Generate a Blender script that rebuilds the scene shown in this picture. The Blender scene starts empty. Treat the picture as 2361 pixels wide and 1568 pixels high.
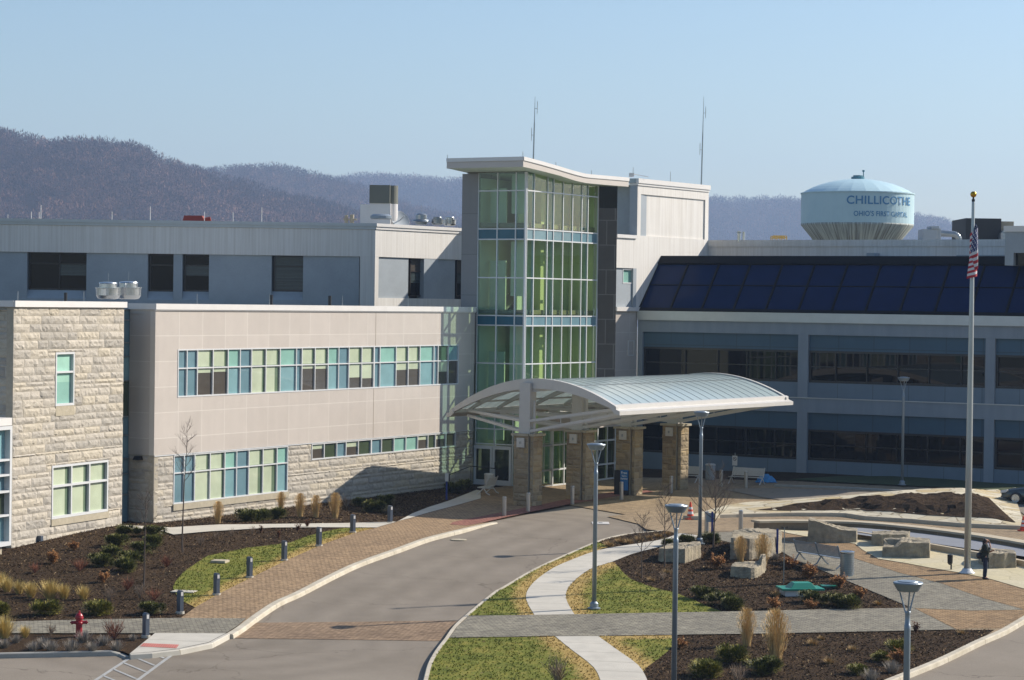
import bpy, math, random
from mathutils import Vector, Matrix
from mathutils.geometry import delaunay_2d_cdt
import numpy as np

scene = bpy.context.scene
COL = scene.collection
R = math.radians

# ------------------------------------------------------------------ camera
W_PX, H_PX, F_PX = 2360.0, 1567.8, 5437.0        # photo measured at 2360 px wide
CAM = Vector((0, 0, 11.5))
pitch, roll = math.atan2(783.9 - 701.0, F_PX), R(0.78)
fwd = Vector((0, math.cos(pitch), -math.sin(pitch)))
r0 = Vector((1, 0, 0)); u0 = r0.cross(fwd)
rgt = r0 * math.cos(roll) + u0 * math.sin(roll)
upv = -r0 * math.sin(roll) + u0 * math.cos(roll)
cd = bpy.data.cameras.new('camera'); cam = bpy.data.objects.new('camera', cd); COL.objects.link(cam)
cam.matrix_world = Matrix(((rgt.x, upv.x, -fwd.x, CAM.x), (rgt.y, upv.y, -fwd.y, CAM.y), (rgt.z, upv.z, -fwd.z, CAM.z), (0, 0, 0, 1)))
cd.sensor_width = 36; cd.lens = 36 * F_PX / W_PX
cd.clip_start = 0.5; cd.clip_end = 20000
scene.camera = cam

# ------------------------------------------------------------------ light
SUN_EL, SUN = R(33), Vector((0.925, 0.38, 0)).normalized()
sd = Vector((SUN.x * math.cos(SUN_EL), SUN.y * math.cos(SUN_EL), math.sin(SUN_EL)))
ld = bpy.data.lights.new('sun', 'SUN'); ld.energy = 5.0; ld.angle = R(0.53); ld.color = (1, .91, .79)
sun = bpy.data.objects.new('sun', ld); COL.objects.link(sun)
sun.rotation_euler = sd.to_track_quat('Z', 'Y').to_euler(); sun.location = (60, 20, 60)
world = bpy.data.worlds.new('World'); scene.world = world; world.use_nodes = True
wn = world.node_tree.nodes; wl = world.node_tree.links
sky = wn.new('ShaderNodeTexSky'); sky.sky_type = 'NISHITA'; sky.sun_disc = False
sky.sun_elevation = SUN_EL; sky.sun_rotation = math.atan2(SUN.x, SUN.y)
sky.altitude = 200; sky.air_density = 1.15; sky.dust_density = 1.0; sky.ozone_density = 4.0
wl.new(sky.outputs[0], wn['Background'].inputs[0]); wn['Background'].inputs[1].default_value = 0.099
scene.view_settings.view_transform = 'Standard'; scene.view_settings.look = 'None'
scene.view_settings.exposure = 0.53; scene.view_settings.gamma = 1
scene.render.engine = 'CYCLES'
cy = scene.cycles
cy.use_denoising = True; cy.max_bounces = 6; cy.diffuse_bounces = 3; cy.glossy_bounces = 3
cy.transparent_max_bounces = 12; cy.volume_bounces = 0; cy.caustics_reflective = False; cy.caustics_refractive = False
cy.sample_clamp_indirect = 6

# ------------------------------------------------------------------ terrain height and pixel tools
def sstep(a, b, x):
    t = min(1, max(0, (x - a) / (b - a))); return t * t * (3 - 2 * t)
def gz(x, y):                                      # the site rises gently towards the buildings
    lin = 0.042 * (y - 89.4)
    cap = 0.8 + 0.3 * sstep(8, 20, x) * sstep(112, 135, y)
    k = 0.16; h = max(k - abs(lin - cap), 0) / k
    return max(min(lin, cap) - h * h * k * .25, -3.0)
def off(x, y): return 0.03 + 0.10 * (1 - sstep(109, 115, y))
def up(x, y): return gz(x, y) + off(x, y)
def ray(px, py): return (fwd * F_PX + rgt * (px - W_PX / 2) - upv * (py - H_PX / 2)).normalized()
def onto(px, py, fn=gz, dz=0.0):
    d = ray(px, py); z = 0.5
    if d.z > -0.003: d = Vector((d.x, d.y, -0.003))
    for i in range(40):
        t = (z - CAM.z) / d.z; p = CAM + d * t
        z = z * .5 + .5 * (fn(p.x, p.y) + dz)
    return CAM + d * ((z - CAM.z) / d.z)
def at(px, py, y):                                 # the point of the pixel's ray at depth y
    d = ray(px, py); return CAM + d * (y / d.y)
S1 = 2.951 * 1.2712
def zoomer(ox, oy, s):
    return lambda x, y: ((ox + x / s) / 1.2712, (oy + y / s) / 1.2712)
zA, zB, zC, zD = zoomer(0, 1463, 2.951), zoomer(700, 1463, 2.951), zoomer(1400, 1463, 2.951), zoomer(2200, 1463, 2.951)
zE = zoomer(1800, 900, 1.9675); zF = zoomer(1350, 1200, 4.722); zG = zoomer(2100, 1330, 4.722); zH = zoomer(2600, 1400, 4.9)
zI = zoomer(1300, 1050, 2.2486); zJ = zoomer(2050, 480, 2.4853); zK = zoomer(1200, 400, 2.6133); zL = zoomer(700, 560, 2.951); zM = zoomer(0, 560, 2.951)
def zz(z, *pts): return [z(a, b) for a, b in pts]

# ------------------------------------------------------------------ mesh builder
class MB:
    def __init__(s): s.v = []; s.f = []; s.m = []; s.t = []
    def vert(s, p): s.v.append(tuple(p)); return len(s.v) - 1
    def face(s, idx, mi=0, t=0.0): s.f.append(tuple(idx)); s.m.append(mi); s.t.append(t)
    def poly(s, pts, mi=0, t=0.0):
        n = len(s.v); s.v += [tuple(p) for p in pts]; s.face(range(n, n + len(pts)), mi, t)
    def box(s, x0, x1, y0, y1, z0, z1, mi=0, t=0.0):
        n = len(s.v)
        s.v += [(x0, y0, z0), (x1, y0, z0), (x1, y1, z0), (x0, y1, z0), (x0, y0, z1), (x1, y0, z1), (x1, y1, z1), (x0, y1, z1)]
        for q in ((0, 3, 2, 1), (4, 5, 6, 7), (0, 1, 5, 4), (1, 2, 6, 5), (2, 3, 7, 6), (3, 0, 4, 7)): s.face([n + i for i in q], mi, t)
    def hexa(s, p8, mi=0):                         # 4 bottom corners then 4 top corners
        n = len(s.v); s.v += [tuple(p) for p in p8]
        for q in ((0, 3, 2, 1), (4, 5, 6, 7), (0, 1, 5, 4), (1, 2, 6, 5), (2, 3, 7, 6), (3, 0, 4, 7)): s.face([n + i for i in q], mi)
    def prism(s, pts, z0, z1, mi=0):
        n = len(s.v); k = len(pts)
        s.v += [(p[0], p[1], z0) for p in pts] + [(p[0], p[1], z1) for p in pts]
        s.face(range(n + k - 1, n - 1, -1), mi); s.face(range(n + k, n + 2 * k), mi)
        for i in range(k): j = (i + 1) % k; s.face((n + i, n + j, n + k + j, n + k + i), mi)
    def tube(s, a, b, ra, rb=None, n=8, mi=0, cap=True):
        a = Vector(a); b = Vector(b); rb = ra if rb is None else rb
        d = (b - a).normalized(); h = Vector((0, 0, 1)) if abs(d.z) < .9 else Vector((1, 0, 0))
        e = d.cross(h).normalized(); g = d.cross(e); o = len(s.v)
        for c, r in ((a, ra), (b, rb)):
            for i in range(n):
                w = 2 * math.pi * i / n; s.v.append(tuple(c + e * (math.cos(w) * r) + g * (math.sin(w) * r)))
        for i in range(n): j = (i + 1) % n; s.face((o + i, o + j, o + n + j, o + n + i), mi)
        if cap: s.face(range(o + n - 1, o - 1, -1), mi); s.face(range(o + n, o + 2 * n), mi)
    def beam(s, a, b, w, h, mi=0):                 # rectangular bar between two points
        a = Vector(a); b = Vector(b); d = (b - a).normalized()
        e = d.cross(Vector((0, 0, 1)));
        e = e.normalized() if e.length > .01 else Vector((1, 0, 0))
        g = e.cross(d).normalized(); p = []
        for c in (a, b): p += [c - e * w / 2 - g * h / 2, c + e * w / 2 - g * h / 2, c + e * w / 2 + g * h / 2, c - e * w / 2 + g * h / 2]
        n = len(s.v); s.v += [tuple(q) for q in p]
        for q in ((0, 1, 2, 3), (7, 6, 5, 4), (0, 4, 5, 1), (1, 5, 6, 2), (2, 6, 7, 3), (3, 7, 4, 0)): s.face([n + i for i in q], mi)
    def lathe(s, prof, n=24, c=(0, 0, 0), mi=0, mis=None):
        o = len(s.v)
        for r, z in prof:
            for i in range(n):
                w = 2 * math.pi * i / n; s.v.append((c[0] + math.cos(w) * r, c[1] + math.sin(w) * r, c[2] + z))
        for k in range(len(prof) - 1):
            for i in range(n):
                j = (i + 1) % n; s.face((o + k * n + i, o + k * n + j, o + (k + 1) * n + j, o + (k + 1) * n + i), mis[k] if mis else mi)
        s.face(range(o + n - 1, o - 1, -1), mi); q = o + (len(prof) - 1) * n; s.face(range(q, q + n), mi)
    def build(s, name, mats, parent=None, M=None, smooth=False, bevel=0):
        me = bpy.data.meshes.new(name); me.from_pydata(s.v, [], s.f)
        if not isinstance(mats, (list, tuple)): mats = [mats]
        for m in mats: me.materials.append(m)
        if len(mats) > 1: me.polygons.foreach_set('material_index', s.m)
        if any(s.t): me.attributes.new('tint', 'FLOAT', 'FACE').data.foreach_set('value', s.t)
        if smooth: me.polygons.foreach_set('use_smooth', [True] * len(s.f))
        me.update()
        return link(name, me, parent, M, bevel)
WM = {}
def link(name, me, parent=None, M=None, bevel=0):
    o = bpy.data.objects.new(name, me); COL.objects.link(o)
    M = M or Matrix.Identity(4); WM[o.name] = M
    if parent is not None:
        o.parent = parent; o.matrix_local = WM.get(parent.name, Matrix.Identity(4)).inverted() @ M
    else: o.matrix_world = M
    if bevel:
        b = o.modifiers.new('bevel', 'BEVEL'); b.width = bevel; b.segments = 2; b.limit_method = 'ANGLE'
    return o
def tag(o, label, cat, group=None):
    o['label'] = label; o['category'] = cat
    if group: o['group'] = group
    return o
def thing(name, label, cat, loc=(0, 0, 0), rz=0, group=None):
    o = bpy.data.objects.new(name, None); COL.objects.link(o); o.empty_display_size = .3
    M = Matrix.Translation(Vector(loc)) @ Matrix.Rotation(rz, 4, 'Z'); o.matrix_world = M; WM[o.name] = M
    return tag(o, label, cat, group)
def struct(o, kind='structure'): o['kind'] = kind; return o
def dup(root, loc, rz=0, label=None, scale=None, group=None):
    r = root.copy(); COL.objects.link(r)
    r.matrix_world = Matrix.Translation(Vector(loc)) @ Matrix.Rotation(rz, 4, 'Z') @ (Matrix.Diagonal((*scale, 1)) if scale else Matrix.Identity(4))
    if label: r['label'] = label
    if group: r['group'] = group
    for ch in list(root.children):
        c = ch.copy(); COL.objects.link(c); c.parent = r
        for g in list(ch.children):
            e = g.copy(); COL.objects.link(e); e.parent = c
    return r

# ------------------------------------------------------------------ materials
def rgb(h, k=.84):
    c = [int(h[i:i + 2], 16) / 255 for i in (0, 2, 4)]
    c = tuple(x / 12.92 if x <= .04045 else ((x + .055) / 1.055) ** 2.4 for x in c)
    return tuple(x * k for x in c) + (1,)
def nodes(name):
    m = bpy.data.materials.new(name); m.use_nodes = True
    return m, m.node_tree.nodes, m.node_tree.links, m.node_tree.nodes['Principled BSDF']
def ramp(n, l, src, stops):
    r = n.new('ShaderNodeValToRGB'); e = r.color_ramp.elements
    while len(e) < len(stops): e.new(.5)
    for i, (p, c) in enumerate(stops): e[i].position = p; e[i].color = c
    l.new(src, r.inputs[0]); return r.outputs[0]
def noise(n, l, scale, detail=4, vec=None, rough=.6, sc3=None):
    t = n.new('ShaderNodeTexNoise'); t.inputs['Scale'].default_value = scale; t.inputs['Detail'].default_value = detail; t.inputs['Roughness'].default_value = rough
    if vec is None: vec = n.new('ShaderNodeTexCoord').outputs['Object']
    if sc3:
        mp = n.new('ShaderNodeMapping'); mp.inputs['Scale'].default_value = sc3; l.new(vec, mp.inputs[0]); vec = mp.outputs[0]
    l.new(vec, t.inputs['Vector']); return t.outputs[0]
def mix(n, l, a, b, f, mode='MIX'):
    x = n.new('ShaderNodeMix'); x.data_type = 'RGBA'; x.blend_type = mode
    for s, v in ((x.inputs[6], a), (x.inputs[7], b), (x.inputs[0], f)):
        if hasattr(v, 'is_output'): l.new(v, s)
        else: s.default_value = v
    return x.outputs[2]
def bump(n, l, b, src, st, dist=.02):
    x = n.new('ShaderNodeBump'); x.inputs['Strength'].default_value = st; x.inputs['Distance'].default_value = dist
    l.new(src, x.inputs['Height']); l.new(x.outputs[0], b.inputs['Normal'])
def sc(c, k): return (min(1, c[0] * k), min(1, c[1] * k), min(1, c[2] * k), 1)
def mat(name, c, rough=.7, metal=0., var=.12, vs=1.5, bmp=0, bs=12, spec=.5, sc3=None, fine=0, fs=30, coat=0):
    m, n, l, b = nodes(name)
    if isinstance(c, str): c = rgb(c)
    b.inputs['Roughness'].default_value = rough; b.inputs['Metallic'].default_value = metal
    b.inputs['Specular IOR Level'].default_value = spec; b.inputs['Coat Weight'].default_value = coat
    if var:
        o = ramp(n, l, noise(n, l, vs, 5, sc3=sc3), [(.3, sc(c, 1 - var)), (.7, sc(c, 1 + var))])
        if fine: o = mix(n, l, o, ramp(n, l, noise(n, l, fs, 3), [(.3, sc((1, 1, 1, 1), 1 - fine)), (.7, (1, 1, 1, 1))]), 1., 'MULTIPLY')
        l.new(o, b.inputs['Base Color'])
    else: b.inputs['Base Color'].default_value = c
    if bmp: bump(n, l, b, noise(n, l, bs, 4), bmp)
    return m
def grid_mat(name, c, c2, bw, bh, mortar, mc, rough=.5, offset=0., swap='XZ', rot=0., var=.06, bmp=.0, bias=0., spec=.5, squash=0., msm=.1):
    """rectangular panels or bricks in object space; swap picks the plane"""
    m, n, l, b = nodes(name)
    tc = n.new('ShaderNodeTexCoord'); sp = n.new('ShaderNodeSeparateXYZ'); cb = n.new('ShaderNodeCombineXYZ')
    l.new(tc.outputs['Object'], sp.inputs[0]); l.new(sp.outputs['XYZ'.index(swap[0])], cb.inputs[0]); l.new(sp.outputs['XYZ'.index(swap[1])], cb.inputs[1])
    mp = n.new('ShaderNodeMapping'); mp.inputs['Rotation'].default_value = (0, 0, rot); l.new(cb.outputs[0], mp.inputs[0])
    br = n.new('ShaderNodeTexBrick'); br.offset = offset; br.offset_frequency = 2; br.squash = 1
    l.new(mp.outputs[0], br.inputs['Vector'])
    br.inputs['Color1'].default_value = rgb(c) if isinstance(c, str) else c; br.inputs['Color2'].default_value = rgb(c2) if isinstance(c2, str) else c2
    br.inputs['Mortar'].default_value = rgb(mc) if isinstance(mc, str) else mc
    br.inputs['Scale'].default_value = 1; br.inputs['Brick Width'].default_value = bw; br.inputs['Row Height'].default_value = bh
    br.inputs['Mortar Size'].default_value = mortar; br.inputs['Mortar Smooth'].default_value = msm; br.inputs['Bias'].default_value = bias
    o = mix(n, l, br.outputs[0], ramp(n, l, noise(n, l, 1.1, 5), [(.3, sc((1, 1, 1, 1), 1 - var * 2)), (.7, (1, 1, 1, 1))]), 1., 'MULTIPLY')
    o = mix(n, l, o, ramp(n, l, noise(n, l, 1.0, 5, sc3=(2.2, 2.2, .12)), [(.25, sc((1, 1, 1, 1), 1 - var)), (.6, (1, 1, 1, 1))]), 1., 'MULTIPLY')
    l.new(o, b.inputs['Base Color']); b.inputs['Roughness'].default_value = rough; b.inputs['Specular IOR Level'].default_value = spec
    if bmp: bump(n, l, b, br.outputs['Fac'], -bmp, .01)
    return m

def stone_mat(name, dark, mid, light, warm):
    m, n, l, b = nodes(name)
    a = n.new('ShaderNodeAttribute'); a.attribute_name = 'tint'
    c = ramp(n, l, a.outputs['Fac'], [(0, rgb(dark)), (.3, rgb(mid)), (.6, rgb(light)), (.85, rgb(warm)), (1, rgb(light))])
    c = mix(n, l, c, ramp(n, l, noise(n, l, 2.2, 6, sc3=(1, 1, 2.2)), [(.3, (.8, .79, .77, 1)), (.62, (1, 1, 1, 1))]), 1., 'MULTIPLY')
    c = mix(n, l, c, ramp(n, l, noise(n, l, 26, 4), [(.3, (.8, .8, .8, 1)), (.7, (1, 1, 1, 1))]), 1., 'MULTIPLY')
    l.new(c, b.inputs['Base Color']); b.inputs['Roughness'].default_value = .9; b.inputs['Specular IOR Level'].default_value = .2
    bump(n, l, b, noise(n, l, 18, 5), .5, .03)
    return m
def glass_pane(name, c, rough=.03, spec=.3, coat=1.0):
    """glazing with an opaque coloured backing"""
    m, n, l, b = nodes(name); c = rgb(c)
    l.new(ramp(n, l, noise(n, l, .8, 3), [(.3, sc(c, .88)), (.7, sc(c, 1.1))]), b.inputs['Base Color'])
    b.inputs['Roughness'].default_value = .6; b.inputs['Specular IOR Level'].default_value = 0; b.inputs['Coat Weight'].default_value = coat; b.inputs['Coat Roughness'].default_value = rough
    b.inputs['Coat IOR'].default_value = 1.5 + spec * .3
    return m
def clear_glass(name, tint, refl=1.0, ior=1.55):
    m = bpy.data.materials.new(name); m.use_nodes = True; n = m.node_tree.nodes; l = m.node_tree.links; n.clear()
    out = n.new('ShaderNodeOutputMaterial'); t = n.new('ShaderNodeBsdfTransparent'); t.inputs[0].default_value = rgb(tint, 1)
    g = n.new('ShaderNodeBsdfGlossy'); g.inputs['Roughness'].default_value = .01; g.inputs[0].default_value = (refl, refl, refl, 1)
    fr = n.new('ShaderNodeFresnel'); ge = n.new('ShaderNodeNewGeometry'); mr = n.new('ShaderNodeMapRange'); mr.inputs['To Min'].default_value = ior; mr.inputs['To Max'].default_value = 1 / ior
    l.new(ge.outputs['Backfacing'], mr.inputs['Value']); l.new(mr.outputs[0], fr.inputs[0]); mx = n.new('ShaderNodeMixShader')
    w = noise(n, l, .55, 2); bp = n.new('ShaderNodeBump'); bp.inputs['Strength'].default_value = .12; bp.inputs['Distance'].default_value = .08
    l.new(w, bp.inputs['Height']); l.new(bp.outputs[0], g.inputs['Normal']); l.new(bp.outputs[0], fr.inputs['Normal'])
    l.new(fr.outputs[0], mx.inputs[0]); l.new(t.outputs[0], mx.inputs[1]); l.new(g.outputs[0], mx.inputs[2]); l.new(mx.outputs[0], out.inputs[0])
    return m

M_ = {}
M_['limestone'] = stone_mat('limestone', 'b8b2a8', 'c7c0b4', 'd0c8bb', 'd2c8b5')
M_['column_stone'] = stone_mat('column_stone', '9b8b73', 'ab9a7e', 'b8a88d', 'b9a178')
M_['cap_stone'] = mat('cap_stone', 'b3a993', .85, var=.12, vs=4, bmp=.3, bs=30)
M_['mortar'] = mat('mortar', 'b3aa98', .95, var=.1, vs=6)
M_['panel'] = grid_mat('panel', 'c8bfb6', 'cfc6bd', 1.9, 1.22, .02, 'dcd5cc', .42, 0, var=.035, spec=.4)
M_['panel_plain'] = mat('panel_plain', 'cbc2b9', .45, var=.03, vs=.8)
M_['roof_white'] = mat('roof_white', 'e3e0dc', .4, var=.04, vs=1)
M_['frame_white'] = mat('frame_white', 'd8dadb', .35, var=.02)
M_['frame_dark'] = mat('frame_dark', '1b1c1e', .35, var=.05)
M_['frame_bronze'] = mat('frame_bronze', '2a211b', .35, var=.05)
M_['joint'] = mat('joint', '9a8d7c', .8, var=.05)
M_['slate'] = glass_pane('slate_glass', '6f8e98', coat=.6); M_['slate_shaded'] = glass_pane('slate_shaded_glass', '2f6478', coat=.4); M_['slate2'] = glass_pane('slate_light_glass', '83a9ae')  # dark slate copy carries the shade of the tower's left face in its colour
M_['teal'] = glass_pane('teal_glass', '92bfb2'); M_['mint'] = glass_pane('mint_glass', 'a8d4c2')
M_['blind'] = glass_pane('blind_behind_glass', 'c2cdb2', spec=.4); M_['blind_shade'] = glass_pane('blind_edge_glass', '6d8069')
M_['dim'] = glass_pane('dim_room_glass', '55504a'); M_['dim_green'] = glass_pane('dim_green_glass', '4a5642')
M_['dark_window'] = glass_pane('dark_window', '07090b', .02, -.1, .5)
M_['slat_blind'] = grid_mat('slat_blind', '3c4648', '4b585a', 30, .09, .012, '1c2122', .25, 0, var=.1)
M_['concrete_light'] = None
def fluted(name, c, streak, s3=(7, 7, .15)):
    m, n, l, b = nodes(name)
    o = ramp(n, l, noise(n, l, 1.0, 6, sc3=s3), [(.25, rgb(streak)), (.6, rgb(c))])
    o = mix(n, l, o, ramp(n, l, noise(n, l, .35, 4), [(.3, (.92, .92, .93, 1)), (.7, (1, 1, 1, 1))]), 1., 'MULTIPLY')
    l.new(o, b.inputs['Base Color']); b.inputs['Roughness'].default_value = .85
    w = n.new('ShaderNodeTexWave'); w.inputs['Scale'].default_value = 4.5; w.bands_direction = 'X'
    l.new(n.new('ShaderNodeTexCoord').outputs['Object'], w.inputs['Vector']); bump(n, l, b, w.outputs[1], .25, .02)
    return m
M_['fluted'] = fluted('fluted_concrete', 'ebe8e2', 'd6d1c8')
M_['smooth_grey'] = mat('smooth_grey_render', 'a4adb4', .8, var=.08, vs=.6, fine=.08, fs=8)
M_['smooth_blue'] = mat('blue_grey_panel', '5c7484', .6, var=.06, vs=.5)
M_['coping'] = mat('metal_coping', 'bfc4c6', .4, .3, var=.05)
M_['dark_tile'] = grid_mat('dark_tile', '4c4442', '504846', 1.02, 1.52, .025, '7b7572', .22, .5, var=.1)
M_['steel_paint'] = mat('white_painted_steel', 'cfccc6', .45, var=.04, vs=2)
M_['galv'] = mat('galvanised', '9ba3a8', .35, .75, var=.12, vs=3)
M_['alu'] = mat('spun_aluminium', 'cdd0d2', .25, .85, var=.08, vs=4)
M_['pole_grey'] = mat('pole_grey_paint', '8d99a3', .4, .3, var=.06, vs=2)
M_['bollard_grey'] = mat('bollard_grey_paint', '525c6b', .4, .2, var=.08, vs=4)
M_['brushed'] = mat('brushed_steel', 'b9b7b6', .3, .8, var=.1, vs=2, sc3=(1, 1, 20))
M_['red'] = mat('red_paint', 'a01525', .4, var=.12, vs=8)
M_['black'] = mat('black_paint', '141414', .45, var=.1)
M_['interior'] = mat('interior_wall', 'e2e8d0', .8, var=.05, vs=.7)
M_['interior_floor'] = mat('interior_floor', '8f8c80', .6, var=.1)
M_['green_clear'] = clear_glass('green_clear_glass', 'dbe8c4', 1.0, 1.65)
M_['blue_clear'] = clear_glass('blue_clear_glass', 'c6dfd8', 1.0, 1.6)
M_['grey_clear'] = clear_glass('grey_clear_glass', '5a6068', 1.0, 1.6)

# ---- ground materials
def asphalt():
    m, n, l, b = nodes('asphalt')
    c = ramp(n, l, noise(n, l, .25, 6), [(.3, rgb('8a8072')), (.7, rgb('988e80'))])
    c = mix(n, l, c, ramp(n, l, noise(n, l, .9, 5), [(.35, (.94, .94, .94, 1)), (.65, (1, 1, 1, 1))]), .7, 'MULTIPLY')
    c = mix(n, l, c, ramp(n, l, noise(n, l, 45, 3), [(.25, (.72, .72, .72, 1)), (.75, (1.1, 1.1, 1.1, 1))]), 1., 'MULTIPLY')
    at_ = n.new('ShaderNodeAttribute'); at_.attribute_name = 'edge'
    c = mix(n, l, c, ramp(n, l, at_.outputs['Fac'], [(0, (1.06, 1.06, 1.06, 1)), (1, (.84, .83, .82, 1))]), 1., 'MULTIPLY')
    v = n.new('ShaderNodeTexVoronoi'); v.inputs['Scale'].default_value = 9
    l.new(n.new('ShaderNodeTexCoord').outputs['Object'], v.inputs[0])
    c = mix(n, l, c, (.3, .28, .26, 1), ramp(n, l, v.outputs[0], [(.02, (.5, .5, .5, 1)), (.05, (0, 0, 0, 1))]))
    w_ = n.new('ShaderNodeTexNoise'); w_.inputs['Scale'].default_value = .8; w_.inputs['Detail'].default_value = 6; tc_ = n.new('ShaderNodeTexCoord'); l.new(tc_.outputs['Object'], w_.inputs[0])
    vm_ = n.new('ShaderNodeVectorMath'); vm_.operation = 'MULTIPLY_ADD'; l.new(w_.outputs[1], vm_.inputs[0]); vm_.inputs[1].default_value = (2.2, 2.2, 0); l.new(tc_.outputs['Object'], vm_.inputs[2])
    ve = n.new('ShaderNodeTexVoronoi'); ve.feature = 'DISTANCE_TO_EDGE'; ve.inputs['Scale'].default_value = .13; l.new(vm_.outputs[0], ve.inputs[0])
    c = mix(n, l, c, ramp(n, l, ve.outputs[0], [(.0, (.62, .6, .58, 1)), (.0045, (1, 1, 1, 1))]), 1., 'MULTIPLY')
    l.new(c, b.inputs['Base Color']); b.inputs['Roughness'].default_value = .9; b.inputs['Specular IOR Level'].default_value = .25
    bump(n, l, b, noise(n, l, 60, 3), .3, .02); return m
def pavers(name, cs, joint, rot, w=.24, h=.12):
    m, n, l, b = nodes(name)
    tc = n.new('ShaderNodeTexCoord').outputs['Object']
    outs = []; fac = None
    mp = n.new('ShaderNodeMapping'); mp.inputs['Rotation'].default_value = (0, 0, rot); l.new(tc, mp.inputs[0])
    br = n.new('ShaderNodeTexBrick'); l.new(mp.outputs[0], br.inputs['Vector']); br.offset = .5
    br.inputs['Scale'].default_value = 1; br.inputs['Brick Width'].default_value = w; br.inputs['Row Height'].default_value = h
    br.inputs['Mortar Size'].default_value = .02; br.inputs['Mortar Smooth'].default_value = .4
    br.inputs['Color1'].default_value = rgb(cs[0]); br.inputs['Color2'].default_value = rgb(cs[1]); br.inputs['Mortar'].default_value = rgb(joint)
    c = mix(n, l, br.outputs[0], ramp(n, l, noise(n, l, .5, 6), [(.3, (.8, .79, .78, 1)), (.65, (1.04, 1.03, 1.0, 1))]), 1., 'MULTIPLY')
    c = mix(n, l, c, ramp(n, l, noise(n, l, 5.5, 3, vec=mp.outputs[0], sc3=(.7, 1.5, 1)), [(.36, (.6, .59, .6, 1)), (.6, (1.08, 1.08, 1.08, 1))]), 1., 'MULTIPLY')
    l.new(c, b.inputs['Base Color']); b.inputs['Roughness'].default_value = .88; b.inputs['Specular IOR Level'].default_value = .2
    bump(n, l, b, br.outputs['Fac'], -.4, .01); return m
def mulch(name='mulch', k=1.0):
    m, n, l, b = nodes(name)
    c = ramp(n, l, noise(n, l, 14, 6, rough=.75), [(.3, sc(rgb('261e19'), k)), (.47, sc(rgb('453729'), k)), (.62, sc(rgb('69563f'), k)), (.75, sc(rgb('a8926f'), k))])
    c = mix(n, l, c, ramp(n, l, noise(n, l, .7, 5), [(.3, (.72, .7, .7, 1)), (.7, (1.15, 1.12, 1.1, 1))]), 1., 'MULTIPLY')
    l.new(c, b.inputs['Base Color']); b.inputs['Roughness'].default_value = 1; b.inputs['Specular IOR Level'].default_value = .1
    bump(n, l, b, noise(n, l, 11, 6, rough=.8), 1.0, .12); return m
def lawn(name, blade=False):
    m, n, l, b = nodes(name)
    a = n.new('ShaderNodeAttribute'); a.attribute_name = 'edge'
    g = ramp(n, l, noise(n, l, 1.4, 6, rough=.7), [(.3, rgb('636c26')), (.5, rgb('82873a')), (.7, rgb('a4994c'))])
    s = ramp(n, l, noise(n, l, 2, 5), [(.3, rgb('b89b5c')), (.7, rgb('d0b374'))])
    ad = n.new('ShaderNodeMath'); ad.operation = 'ADD'; l.new(a.outputs['Fac'], ad.inputs[0])
    su = n.new('ShaderNodeMath'); su.operation = 'MULTIPLY_ADD'; l.new(noise(n, l, 3.0, 6, rough=.7), su.inputs[0]); su.inputs[1].default_value = 1.5; su.inputs[2].default_value = -.75
    l.new(su.outputs[0], ad.inputs[1])
    c = mix(n, l, g, s, ramp(n, l, ad.outputs[0], [(.3, (0, 0, 0, 1)), (.8, (1, 1, 1, 1))]))
    c = mix(n, l, c, ramp(n, l, noise(n, l, 25, 4), [(.3, (.68, .68, .62, 1)), (.7, (1.12, 1.12, 1.08, 1))]), 1., 'MULTIPLY')
    l.new(c, b.inputs['Base Color']); b.inputs['Roughness'].default_value = .9; b.inputs['Specular IOR Level'].default_value = .15
    if not blade: bump(n, l, b, noise(n, l, 14, 5, rough=.8), 1., .06)
    return m
def flagstone(name, cs, gap):
    m, n, l, b = nodes(name); tc = n.new('ShaderNodeTexCoord').outputs['Object']
    w = n.new('ShaderNodeTexNoise'); w.inputs['Scale'].default_value = 1.5; l.new(tc, w.inputs[0])
    vm = n.new('ShaderNodeVectorMath'); vm.operation = 'MULTIPLY_ADD'; l.new(w.outputs[1], vm.inputs[0]); vm.inputs[1].default_value = (.4, .4, .4); l.new(tc, vm.inputs[2])
    v = n.new('ShaderNodeTexVoronoi'); v.feature = 'DISTANCE_TO_EDGE'; v.inputs['Scale'].default_value = .9; l.new(vm.outputs[0], v.inputs[0])
    v2 = n.new('ShaderNodeTexVoronoi'); v2.inputs['Scale'].default_value = .9; l.new(vm.outputs[0], v2.inputs[0])
    c = ramp(n, l, v2.outputs['Color'], [(.2, rgb(cs[0])), (.5, rgb(cs[1])), (.8, rgb(cs[2]))])
    c = mix(n, l, c, ramp(n, l, noise(n, l, 6, 5), [(.3, (.8, .8, .78, 1)), (.7, (1, 1, 1, 1))]), 1., 'MULTIPLY')
    c = mix(n, l, rgb(gap), c, ramp(n, l, v.outputs[0], [(.015, (0, 0, 0, 1)), (.035, (1, 1, 1, 1))]))
    l.new(c, b.inputs['Base Color']); b.inputs['Roughness'].default_value = .85; bump(n, l, b, v.outputs[0], .5, .05); return m
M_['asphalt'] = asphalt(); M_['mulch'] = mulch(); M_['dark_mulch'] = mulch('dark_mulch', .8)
M_['lawn'] = lawn('lawn'); M_['grass_blade'] = lawn('grass_blade', True)
M_['tan_pavers'] = pavers('tan_pavers', ('bba07f', 'ad9272'), '826e55', R(38))
M_['tan_pavers_road'] = pavers('tan_pavers_road', ('ad957b', '9c866e'), '7a6551', R(-35))
M_['plaza_pavers'] = pavers('plaza_pavers', ('b5a184', 'a69276'), '85745c', R(20), .3, .15)
M_['rust_pavers'] = pavers('rust_pavers', ('b29672', 'a08462'), '7a664c', R(-8), .3, .15)
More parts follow.
